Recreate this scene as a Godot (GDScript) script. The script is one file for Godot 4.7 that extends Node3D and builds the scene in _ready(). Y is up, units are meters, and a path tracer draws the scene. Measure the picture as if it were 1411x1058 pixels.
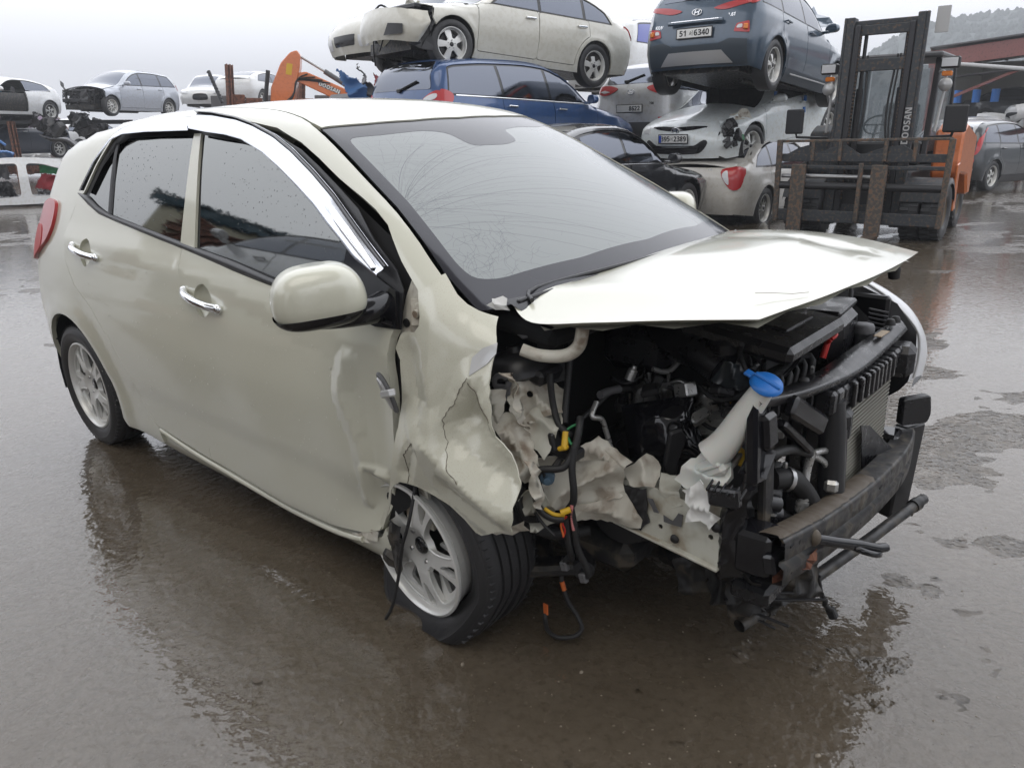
extends Node3D
# A scrapyard after rain: a crashed cream hatchback in front, stacked wrecks and a forklift behind.
# Metres, y up. The hatchback's own frame: x forward, z towards its right side.

var mats := {}
var taken := {}
var rng := RandomNumberGenerator.new()

# ---------------------------------------------------------------- small tools
class Lut:
	var x0 := 0.0
	var k := 1.0
	var n := 256
	var a := PackedFloat32Array()
	func _init(p: PackedVector2Array, count := 256, curved := true) -> void:
		n = count
		x0 = p[0].x
		var x1: float = p[p.size() - 1].x
		k = float(n - 1) / (x1 - x0)
		a.resize(n)
		var j := 0
		for i in n:
			var x := x0 + float(i) / k
			while j < p.size() - 2 and x > p[j + 1].x:
				j += 1
			var h: float = p[j + 1].x - p[j].x
			var t := clampf((x - p[j].x) / h, 0.0, 1.0)
			var d: float = (p[j + 1].y - p[j].y) / h
			if not curved:
				a[i] = lerpf(p[j].y, p[j + 1].y, t)
				continue
			var m0 := d
			var m1 := d
			if j > 0:
				var dp: float = (p[j].y - p[j - 1].y) / (p[j].x - p[j - 1].x)
				m0 = 0.0 if dp * d <= 0.0 else 2.0 * dp * d / (dp + d)
			if j < p.size() - 2:
				var dn: float = (p[j + 2].y - p[j + 1].y) / (p[j + 2].x - p[j + 1].x)
				m1 = 0.0 if dn * d <= 0.0 else 2.0 * dn * d / (dn + d)
			var t2 := t * t
			var t3 := t2 * t
			a[i] = (2.0 * t3 - 3.0 * t2 + 1.0) * p[j].y + (t3 - 2.0 * t2 + t) * h * m0 + (3.0 * t2 - 2.0 * t3) * p[j + 1].y + (t3 - t2) * h * m1
	func at(x: float) -> float:
		var t := clampf((x - x0) * k, 0.0, float(n) - 1.001)
		var i := int(t)
		return a[i] + (a[i + 1] - a[i]) * (t - i)

class Body:      # the outer skin of a car: where three height fields, over its side, its plan and its ends, meet in rounded edges
	var wide: Lut          # half width over height
	var top: Lut           # centre line from above, over length
	var nose: Lut          # foremost x over height
	var tail: Lut          # rearmost x over height
	var front_from := 0.0
	var front_k := 0.12
	var rear_from := -2.3
	var rear_k := 0.3
	var crown := 0.18
	var bow := 0.22        # how much the windscreen and the roof edge curve in plan
	var nose_bow := 0.3
	var tail_bow := 0.25
	var k1 := 0.07
	var k2 := 0.16
	var arches := PackedVector2Array()
	var arch_r := 0.33
	var flare := 0.012
	var dents := []        # [x, y, rx, ry, depth]
	var ridges := []       # [x0, y0, x1, y1, width, height]
	func W(x: float, y: float) -> float:
		var w := wide.at(y)
		if x < rear_from:
			w -= rear_k * (rear_from - x) * (rear_from - x)
		elif x > front_from:
			w -= front_k * (x - front_from) * (x - front_from)
		for c in arches:
			var d := absf(Vector2(x, y).distance_to(c) - arch_r - 0.02)
			if d < 0.10 and y > c.y - 0.15:
				w += flare * (1.0 - d / 0.10) * (1.0 - d / 0.10) * (1.0 + 2.0 * d / 0.10)
		for q in dents:
			var u: float = (x - q[0]) / q[2]
			var v: float = (y - q[1]) / q[3]
			var e := u * u + v * v
			if e < 6.0:
				w -= q[4] * exp(-e)
		var raised := 0.0
		var sunk := 0.0
		for q in ridges:
			var p0 := Vector2(q[0], q[1])
			var dv := Vector2(q[2], q[3]) - p0
			var tt := clampf((Vector2(x, y) - p0).dot(dv) / dv.length_squared(), 0.0, 1.0)
			var dd := Vector2(x, y).distance_to(p0 + dv * tt)
			if dd < q[4]:
				if q[5] > 0.0:
					raised = maxf(raised, q[5] * (1.0 - dd / q[4]))
				else:
					sunk = minf(sunk, q[5] * (1.0 - dd / q[4]))
		return w + raised + sunk
	func T(x: float, z: float) -> float:
		return top.at(x + bow * z * z) - crown * z * z
	static func smax(a: float, b: float, k: float) -> float:
		var h := maxf(k - absf(a - b), 0.0) / k
		return maxf(a, b) + h * h * k * 0.25
	func f(x: float, y: float, z: float) -> float:
		var az := absf(z)
		var e := maxf(x - nose.at(y) + nose_bow * az * az, tail.at(y) + tail_bow * az * az - x)
		return smax(smax(az - W(x, y), y - T(x, az), k1), e, k2)
	func side(x: float, y: float) -> float:
		var hi := W(x, y) + 0.02
		var lo := 0.0
		# the part of f that does not depend on W, solved for z by halving
		var w := hi - 0.02
		for i in 15:
			var m := (lo + hi) * 0.5
			var e := maxf(x - nose.at(y) + nose_bow * m * m, tail.at(y) + tail_bow * m * m - x)
			if smax(smax(m - w, y - T(x, m), k1), e, k2) > 0.0:
				hi = m
			else:
				lo = m
		return lo
	func over(x: float, z: float) -> float:
		var hi := T(x, absf(z)) + 0.01
		var lo := hi - 0.7
		for i in 15:
			var m := (lo + hi) * 0.5
			if f(x, m, z) > 0.0:
				hi = m
			else:
				lo = m
		return lo
	func end(y: float, z: float, front: bool) -> float:
		var az := absf(z)
		var hi := nose.at(y) - nose_bow * az * az if front else tail.at(y) + tail_bow * az * az
		var lo := hi - 0.6 if front else hi + 0.6
		for i in 15:
			var m := (lo + hi) * 0.5
			if f(m, y, z) > 0.0:
				hi = m
			else:
				lo = m
		return lo
	func on_side(p: Vector2) -> Vector3:
		return Vector3(p.x, p.y, side(p.x, p.y))
	func on_left(p: Vector2) -> Vector3:
		return Vector3(p.x, p.y, -side(p.x, p.y))
	func on_top(p: Vector2) -> Vector3:
		return Vector3(p.x, over(p.x, p.y), p.y)
	func on_front(p: Vector2) -> Vector3:
		return Vector3(end(p.y, p.x, true), p.y, p.x)
	func on_rear(p: Vector2) -> Vector3:
		return Vector3(end(p.y, p.x, false), p.y, p.x)

class MB:        # collects triangles for one mesh
	var v := PackedVector3Array()
	var n := PackedVector3Array()
	var uv := PackedVector2Array()
	var idx := PackedInt32Array()
	func add(p: Vector3, m: Vector3, t := Vector2.ZERO) -> int:
		v.append(p)
		n.append(m)
		uv.append(t)
		return v.size() - 1
	func tri(a: int, b: int, c: int) -> void:
		var g := (v[b] - v[a]).cross(v[c] - v[a])
		if g.dot(n[a] + n[b] + n[c]) > 0.0:
			idx.append_array(PackedInt32Array([a, c, b]))
		else:
			idx.append_array(PackedInt32Array([a, b, c]))
	func flat(a: Vector3, b: Vector3, c: Vector3, out := Vector3.ZERO) -> void:
		var g := (b - a).cross(c - a).normalized()
		if out != Vector3.ZERO and g.dot(out) < 0.0:
			g = -g
		tri(add(a, g), add(b, g), add(c, g))
	func quad(a: Vector3, b: Vector3, c: Vector3, d: Vector3, out := Vector3.ZERO) -> void:
		var g := (c - a).cross(d - b).normalized()
		if out != Vector3.ZERO and g.dot(out) < 0.0:
			g = -g
		var i := add(a, g, Vector2(0, 0))
		add(b, g, Vector2(1, 0))
		add(c, g, Vector2(1, 1))
		add(d, g, Vector2(0, 1))
		tri(i, i + 1, i + 2)
		tri(i, i + 2, i + 3)
	func box(c: Vector3, s: Vector3, b := Basis.IDENTITY, bevel := 0.004) -> void:   # a box with chamfered edges
		var h := s * 0.5
		var e := minf(bevel, minf(h.x, minf(h.y, h.z)) * 0.6)
		var ax := [Vector3.RIGHT, Vector3.UP, Vector3.BACK]
		for k in 3:
			for sg in [-1.0, 1.0]:
				var u: Vector3 = ax[(k + 1) % 3]
				var w: Vector3 = ax[(k + 2) % 3]
				var nn: Vector3 = ax[k] * sg
				var hu: float = h[(k + 1) % 3] - e
				var hw: float = h[(k + 2) % 3] - e
				var o: Vector3 = nn * h[k]
				quad(c + b * (o - u * hu - w * hw), c + b * (o + u * hu - w * hw), c + b * (o + u * hu + w * hw), c + b * (o - u * hu + w * hw), b * nn)
		for k in 3:
			var u: Vector3 = ax[(k + 1) % 3]
			var w: Vector3 = ax[(k + 2) % 3]
			var l: Vector3 = ax[k] * (h[k] - e)
			for su in [-1.0, 1.0]:
				for sw in [-1.0, 1.0]:
					var p: Vector3 = u * su * h[(k + 1) % 3] + w * sw * (h[(k + 2) % 3] - e)
					var q: Vector3 = u * su * (h[(k + 1) % 3] - e) + w * sw * h[(k + 2) % 3]
					quad(c + b * (p - l), c + b * (p + l), c + b * (q + l), c + b * (q - l), b * (u * su + w * sw))
		for sx in [-1.0, 1.0]:
			for sy in [-1.0, 1.0]:
				for sz in [-1.0, 1.0]:
					var s3 := Vector3(sx, sy, sz)
					flat(c + b * (s3 * (h - Vector3(0, e, e))), c + b * (s3 * (h - Vector3(e, 0, e))), c + b * (s3 * (h - Vector3(e, e, 0))), b * s3)
	func bar(a: Vector3, z: Vector3, w: float, t: float, bevel := 0.004, up := Vector3.UP) -> void:   # a square bar from a to z: w across, t along «up»
		var d := (z - a).normalized()
		if absf(d.dot(up)) > 0.98:
			up = Vector3.RIGHT if absf(d.x) < 0.9 else Vector3.BACK
		var s := d.cross(up).normalized()
		box((a + z) * 0.5, Vector3(a.distance_to(z), t, w), Basis(d, s.cross(d), s), bevel)
	func tube(path: PackedVector3Array, r: float, sides := 8, r_end := -1.0, capped := true) -> void:
		var re := r if r_end < 0.0 else r_end
		var side := Vector3.ZERO
		var first := v.size()
		for i in path.size():
			var d := (path[mini(i + 1, path.size() - 1)] - path[maxi(i - 1, 0)]).normalized()
			if i == 0:
				side = d.cross(Vector3.UP if absf(d.y) < 0.9 else Vector3.RIGHT).normalized()
			side = (side - d * side.dot(d)).normalized()
			var up := side.cross(d)
			var rr := lerpf(r, re, float(i) / maxf(1.0, path.size() - 1))
			for k in sides + 1:
				var m := side * cos(TAU * k / sides) + up * sin(TAU * k / sides)
				add(path[i] + m * rr, m, Vector2(float(k) / sides, i))
		for i in path.size() - 1:
			for k in sides:
				var p := first + i * (sides + 1) + k
				tri(p, p + 1, p + sides + 2)
				tri(p, p + sides + 2, p + sides + 1)
		if capped:
			for e in 2:
				var i := 0 if e == 0 else path.size() - 1
				var d := (path[1] - path[0]).normalized() * -1.0 if e == 0 else (path[i] - path[i - 1]).normalized()
				var c := add(path[i], d)
				var s := v.size()
				for k in sides + 1:
					add(v[first + i * (sides + 1) + k], d)
				for k in sides:
					tri(c, s + k, s + k + 1)
	func lathe(prof: PackedVector2Array, x: Transform3D, sides := 32, sharp := 0.5) -> void:   # profile points (radius, along the axis y), turned about y
		for j in prof.size() - 1:
			var d := prof[j + 1] - prof[j]
			if d.length() < 1e-6:
				continue
			var m := Vector2(d.y, -d.x).normalized()
			var ma := m
			var mb := m
			if j > 0:
				var q := prof[j] - prof[j - 1]
				var qm := Vector2(q.y, -q.x).normalized()
				if qm.dot(m) > sharp:
					ma = (m + qm).normalized()
			if j < prof.size() - 2:
				var q := prof[j + 2] - prof[j + 1]
				var qm := Vector2(q.y, -q.x).normalized()
				if qm.dot(m) > sharp:
					mb = (m + qm).normalized()
			var s := v.size()
			for k in sides + 1:
				var c := cos(TAU * k / sides)
				var e := sin(TAU * k / sides)
				add(x * Vector3(prof[j].x * c, prof[j].y, prof[j].x * e), x.basis * Vector3(ma.x * c, ma.y, ma.x * e), Vector2(float(k) / sides, float(j) / prof.size()))
				add(x * Vector3(prof[j + 1].x * c, prof[j + 1].y, prof[j + 1].x * e), x.basis * Vector3(mb.x * c, mb.y, mb.x * e), Vector2(float(k) / sides, float(j + 1) / prof.size()))
			for k in sides:
				var p := s + k * 2
				tri(p, p + 1, p + 3)
				tri(p, p + 3, p + 2)
	func prism(poly: PackedVector2Array, x: Transform3D, depth: float, bevel := 0.004) -> void:   # an outline in x, y pushed along z from -depth/2 to depth/2
		var p := poly
		if Geometry2D.is_polygon_clockwise(p):
			p = p.duplicate()
			p.reverse()
		var insets := Geometry2D.offset_polygon(p, -bevel)
		var t := Geometry2D.triangulate_polygon(p)
		var cnt := p.size()
		var inn := PackedVector2Array()
		for i in cnt:
			var a := (p[i] - p[(i + cnt - 1) % cnt]).normalized()
			var b := (p[(i + 1) % cnt] - p[i]).normalized()
			var nn := Vector2(-a.y - b.y, a.x + b.x)
			if nn.length() < 1e-4:
				nn = Vector2(-a.y, a.x)
			inn.append(p[i] + nn.normalized() * bevel)
		for sg in [-1.0, 1.0]:
			var zc: float = sg * depth * 0.5
			for i in range(0, t.size(), 3):
				flat(x * Vector3(inn[t[i]].x, inn[t[i]].y, zc), x * Vector3(inn[t[i + 1]].x, inn[t[i + 1]].y, zc), x * Vector3(inn[t[i + 2]].x, inn[t[i + 2]].y, zc), x.basis * Vector3(0, 0, sg))
			for i in cnt:
				var j := (i + 1) % cnt
				var o := Vector3(p[j].y - p[i].y, p[i].x - p[j].x, 0)
				quad(x * Vector3(inn[i].x, inn[i].y, zc), x * Vector3(inn[j].x, inn[j].y, zc), x * Vector3(p[j].x, p[j].y, zc - sg * bevel), x * Vector3(p[i].x, p[i].y, zc - sg * bevel), x.basis * (o + Vector3(0, 0, sg) * o.length()))
		for i in cnt:
			var j := (i + 1) % cnt
			var hz := depth * 0.5 - bevel
			quad(x * Vector3(p[i].x, p[i].y, -hz), x * Vector3(p[j].x, p[j].y, -hz), x * Vector3(p[j].x, p[j].y, hz), x * Vector3(p[i].x, p[i].y, hz), x.basis * Vector3(p[j].y - p[i].y, p[i].x - p[j].x, 0))
	func ball(c: Vector3, r: Vector3, rings := 8, sides := 12) -> void:
		var s := v.size()
		for i in rings + 1:
			for k in sides + 1:
				var a := PI * i / rings
				var m := Vector3(sin(a) * cos(TAU * k / sides), cos(a), sin(a) * sin(TAU * k / sides))
				add(c + m * r, (m / r).normalized())
		for i in rings:
			for k in sides:
				var p := s + i * (sides + 1) + k
				tri(p, p + 1, p + sides + 2)
				tri(p, p + sides + 2, p + sides + 1)
	func grid(rows: Array, facets := false) -> void:      # rows of points joined into a sheet
		var h := rows.size()
		var w: int = rows[0].size()
		if facets:
			for i in h - 1:
				for j in w - 1:
					flat(rows[i][j], rows[i + 1][j], rows[i][j + 1], Vector3.ZERO)
					flat(rows[i + 1][j], rows[i + 1][j + 1], rows[i][j + 1], Vector3.ZERO)
			return
		var s := v.size()
		for i in h:
			for j in w:
				var du: Vector3 = rows[i][mini(j + 1, w - 1)] - rows[i][maxi(j - 1, 0)]
				var dv: Vector3 = rows[mini(i + 1, h - 1)][j] - rows[maxi(i - 1, 0)][j]
				add(rows[i][j], du.cross(dv).normalized(), Vector2(float(j) / (w - 1), float(i) / (h - 1)))
		for i in h - 1:
			for j in w - 1:
				var p := s + i * w + j
				tri(p, p + 1, p + w + 1)
				tri(p, p + w + 1, p + w)
	func commit() -> ArrayMesh:
		var a := []
		a.resize(Mesh.ARRAY_MAX)
		a[Mesh.ARRAY_VERTEX] = v
		a[Mesh.ARRAY_NORMAL] = n
		a[Mesh.ARRAY_TEX_UV] = uv
		a[Mesh.ARRAY_INDEX] = idx
		var m := ArrayMesh.new()
		m.add_surface_from_arrays(Mesh.PRIMITIVE_TRIANGLES, a)
		return m
	# a panel: outline (and holes) in the two coordinates of «where», laid on the surface that «where» gives
	func panel(where: Callable, poly: PackedVector2Array, flip := 1.0, h := 0.05, off := 0.0, thick := 0.012, holes := []) -> void:
		var lo := poly[0]
		var hi := poly[0]
		for p in poly:
			lo = lo.min(p)
			hi = hi.max(p)
		var seen := {}
		var nx := maxi(1, int(ceil((hi.x - lo.x) / h)))
		var ny := maxi(1, int(ceil((hi.y - lo.y) / h)))
		for i in nx:
			var strip := PackedVector2Array([Vector2(lo.x + i * h, lo.y - 1e-4), Vector2(lo.x + (i + 1) * h, lo.y - 1e-4), Vector2(lo.x + (i + 1) * h, hi.y + 1e-4), Vector2(lo.x + i * h, hi.y + 1e-4)])
			for sp in Geometry2D.intersect_polygons(poly, strip):
				if Geometry2D.is_polygon_clockwise(sp):
					continue
				for j in ny:
					var y0 := lo.y + j * h
					var cell := PackedVector2Array([Vector2(lo.x + i * h, y0), Vector2(lo.x + (i + 1) * h, y0), Vector2(lo.x + (i + 1) * h, y0 + h), Vector2(lo.x + i * h, y0 + h)])
					for piece in Geometry2D.intersect_polygons(sp, cell):
						var bits := [piece]
						for ho in holes:
							var next := []
							for b in bits:
								next.append_array(Geometry2D.clip_polygons(b, ho))
							bits = next
						for b in bits:
							if Geometry2D.is_polygon_clockwise(b) or b.size() < 3:
								continue
							var ids := PackedInt32Array()
							for p in b:
								var key := Vector2i(int(round(p.x * 20000.0)), int(round(p.y * 20000.0)))
								if not seen.has(key):
									seen[key] = _put(where, p, flip, off)
								ids.append(seen[key])
							if b.size() == 4 or b.size() == 3:
								for q in range(1, b.size() - 1):
									tri(ids[0], ids[q], ids[q + 1])
							else:
								var tt := Geometry2D.triangulate_polygon(b)
								for q in range(0, tt.size(), 3):
									tri(ids[tt[q]], ids[tt[q + 1]], ids[tt[q + 2]])
		if thick > 0.0:
			for ring in [poly] + holes:
				_skirt(where, ring, flip, h, off, thick)
	func _put(where: Callable, p: Vector2, flip: float, off: float) -> int:
		var e := 0.003
		var a: Vector3 = where.call(p)
		var b: Vector3 = where.call(p + Vector2(e, 0))
		var c: Vector3 = where.call(p + Vector2(0, e))
		var m := (b - a).cross(c - a).normalized() * flip
		return add(a + m * off, m, p)
	func _skirt(where: Callable, ring: PackedVector2Array, flip: float, h: float, off: float, thick: float) -> void:
		var pts := PackedVector2Array()
		for i in ring.size():
			var a := ring[i]
			var b := ring[(i + 1) % ring.size()]
			var c := maxi(1, int(a.distance_to(b) / h))
			for k in c:
				pts.append(a.lerp(b, float(k) / c))
		var ccw := not Geometry2D.is_polygon_clockwise(ring)
		var tops := PackedVector3Array()
		var lows := PackedVector3Array()
		for p in pts:
			var id := _put(where, p, flip, off)
			tops.append(v[id])
			lows.append(v[id] - n[id] * thick)
		for i in tops.size():
			var j := (i + 1) % tops.size()
			if tops[i].distance_to(tops[j]) > 1e-5:
				quad(tops[i], tops[j], lows[j], lows[i])

func P2(s: String) -> PackedVector2Array:      # "x,y x,y ..."
	var r := PackedVector2Array()
	for a in s.split(" ", false):
		var b := a.split(",")
		r.append(Vector2(b[0].to_float(), b[1].to_float()))
	return r

func P3(s: String) -> PackedVector3Array:
	var r := PackedVector3Array()
	for a in s.split(" ", false):
		var b := a.split(",")
		r.append(Vector3(b[0].to_float(), b[1].to_float(), b[2].to_float()))
	return r

func curve(p: PackedVector3Array, sub := 4) -> PackedVector3Array:     # a smooth line through the points
	var r := PackedVector3Array()
	for i in p.size() - 1:
		for k in sub:
			r.append(p[i].cubic_interpolate(p[i + 1], p[maxi(i - 1, 0)], p[mini(i + 2, p.size() - 1)], float(k) / sub))
	r.append(p[p.size() - 1])
	return r

func smooth2(p: PackedVector2Array, sub := 4, closed := true) -> PackedVector2Array:
	var r := PackedVector2Array()
	var c := p.size()
	for i in (c if closed else c - 1):
		for k in sub:
			if closed:
				r.append(p[i].cubic_interpolate(p[(i + 1) % c], p[(i + c - 1) % c], p[(i + 2) % c], float(k) / sub))
			else:
				r.append(p[i].cubic_interpolate(p[i + 1], p[maxi(i - 1, 0)], p[mini(i + 2, c - 1)], float(k) / sub))
	if not closed:
		r.append(p[c - 1])
	return r

func arc(c: Vector2, r: float, a0: float, a1: float, k := 16) -> PackedVector2Array:     # degrees
	var q := PackedVector2Array()
	for i in k + 1:
		var a := deg_to_rad(lerpf(a0, a1, float(i) / k))
		q.append(c + Vector2(cos(a), sin(a)) * r)
	return q

func round_poly(p: PackedVector2Array, r: float, k := 4) -> PackedVector2Array:      # corners rounded to radius about r
	var q := PackedVector2Array()
	var c := p.size()
	for i in c:
		var a := p[(i + c - 1) % c] - p[i]
		var b := p[(i + 1) % c] - p[i]
		var t := minf(r, minf(a.length(), b.length()) * 0.48)
		var pa := p[i] + a.normalized() * t
		var pb := p[i] + b.normalized() * t
		for j in k + 1:
			var u := float(j) / k
			q.append(pa * (1 - u) * (1 - u) + p[i] * 2 * u * (1 - u) + pb * u * u)
	return q

func numbered(called: String) -> String:
	var k: int = taken.get(called, -1) + 1
	taken[called] = k
	return called if k == 0 else "%s_%03d" % [called, k]

func thing(called: String, label: String, category: String, group := "") -> Node3D:
	var o := Node3D.new()
	o.name = numbered(called)
	add_child(o)
	tag(o, label, category, group)
	return o

func tag(o: Node3D, label: String, category: String, group := "") -> void:
	o.set_meta("label", label)
	o.set_meta("category", category)
	if group:
		o.set_meta("group", group)

func put(called: String, mesh: Mesh, m: Material, parent: Node, label := "") -> MeshInstance3D:
	var o := MeshInstance3D.new()
	o.mesh = mesh
	o.material_override = m
	if parent == self:
		o.name = numbered(called)
		add_child(o)
	else:
		var k := 0
		var nm := called
		while parent.has_node(NodePath(nm)):
			k += 1
			nm = "%s_%03d" % [called, k]
		o.name = nm
		parent.add_child(o)
	if label:
		o.set_meta("label", label)
	return o

func part(called: String, mb: MB, m: Material, parent: Node, label := "") -> MeshInstance3D:
	return put(called, mb.commit(), m, parent, label)

func structure(o: Node3D) -> Node3D:
	o.set_meta("kind", "structure")
	return o

# ---------------------------------------------------------------- materials (base colours are linear)
func lin(r: float, g: float, b: float, a := 1.0) -> Color:
	return Color(r, g, b, a).linear_to_srgb()

func mat(key: String, c: Color, rough := 0.5, metal := 0.0) -> StandardMaterial3D:
	if mats.has(key):
		return mats[key]
	var m := StandardMaterial3D.new()
	m.resource_name = key
	m.albedo_color = c
	m.roughness = rough
	m.metallic = metal
	mats[key] = m
	return m

func noise_tex(seed_: int, freq: float, ramp: Gradient, size := 512, oct := 4, kind := FastNoiseLite.TYPE_SIMPLEX_SMOOTH, normal := 0.0) -> NoiseTexture2D:
	var fn := FastNoiseLite.new()
	fn.seed = seed_
	fn.noise_type = kind
	fn.frequency = freq
	fn.fractal_octaves = oct
	var t := NoiseTexture2D.new()
	t.width = size
	t.height = size
	t.seamless = true
	t.noise = fn
	if normal > 0.0:
		t.as_normal_map = true
		t.bump_strength = normal
	else:
		t.color_ramp = ramp
	return t

func ramp(cols: Array, offs: Array) -> Gradient:
	var g := Gradient.new()
	g.colors = PackedColorArray(cols)
	g.offsets = PackedFloat32Array(offs)
	return g

func tri_map(m: StandardMaterial3D, scale: float, world := false) -> void:
	m.uv1_triplanar = true
	m.uv1_world_triplanar = world
	m.uv1_scale = Vector3.ONE * scale

func paint(key: String, c: Color, rough := 0.35, metal := 0.0, dirt := 0.5) -> StandardMaterial3D:     # wet, slightly dirty car paint under clear coat
	if mats.has(key):
		return mats[key]
	var m := mat(key, c, rough, metal)
	m.clearcoat_enabled = true
	m.clearcoat = 0.9
	m.clearcoat_roughness = 0.06
	if dirt > 0.0:
		var d := Color(1, 1, 1).lerp(Color(0.62, 0.55, 0.45), dirt)
		if not mats.has("dirt%d" % int(dirt * 10)):
			mats["dirt%d" % int(dirt * 10)] = noise_tex(7, 0.012, ramp([d, Color(0.97, 0.965, 0.95), Color(1, 1, 1)], [0.12, 0.33, 0.5]), 1024, 6)
		m.albedo_texture = mats["dirt%d" % int(dirt * 10)]
		tri_map(m, 0.8)
	return m

func _ready() -> void:
	rng.seed = 20240117
	# camera
	var cam := Camera3D.new()
	cam.name = "camera"
	cam.position = Vector3(1.3216, 1.3616, 2.0530)
	cam.rotation_order = EULER_ORDER_YXZ
	cam.rotation = Vector3(-0.30942, 0.72144, -0.0125)
	cam.fov = 52.67
	cam.near = 0.05
	cam.far = 1500.0
	add_child(cam)
	cam.current = true
	# overcast sky: brightest overhead, pale grey at the horizon
	var env := Environment.new()
	env.background_mode = Environment.BG_SKY
	var sky := Sky.new()
	var sm := ProceduralSkyMaterial.new()
	sm.sky_top_color = lin(0.80, 0.82, 0.87)
	sm.sky_horizon_color = lin(0.50, 0.50, 0.525)
	sm.sky_curve = 0.22
	sm.ground_horizon_color = lin(0.30, 0.30, 0.30)
	sm.ground_bottom_color = lin(0.10, 0.095, 0.09)
	sm.sky_energy_multiplier = 1.35
	sm.sun_angle_max = 0.0
	sky.sky_material = sm
	env.sky = sky
	env.tonemap_mode = Environment.TONE_MAPPER_LINEAR
	env.tonemap_exposure = 1.52
	env.fog_enabled = true
	env.fog_density = 0.0021
	env.fog_light_color = lin(0.88, 0.91, 0.96)
	env.sdfgi_enabled = true
	env.ssao_enabled = true
	env.ssil_enabled = true
	var we := WorldEnvironment.new()
	we.name = "world_environment"
	we.environment = env
	add_child(we)
	var sun := DirectionalLight3D.new()
	sun.name = "sun"
	sun.light_energy = 0.18
	sun.light_angular_distance = 40.0
	sun.light_color = Color(1.0, 0.98, 0.95)
	sun.rotation_degrees = Vector3(-62, 25, 0)
	sun.shadow_enabled = true
	add_child(sun)
	make_materials()
	build_ground()
	build_background()
	build_hatchback()

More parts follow.
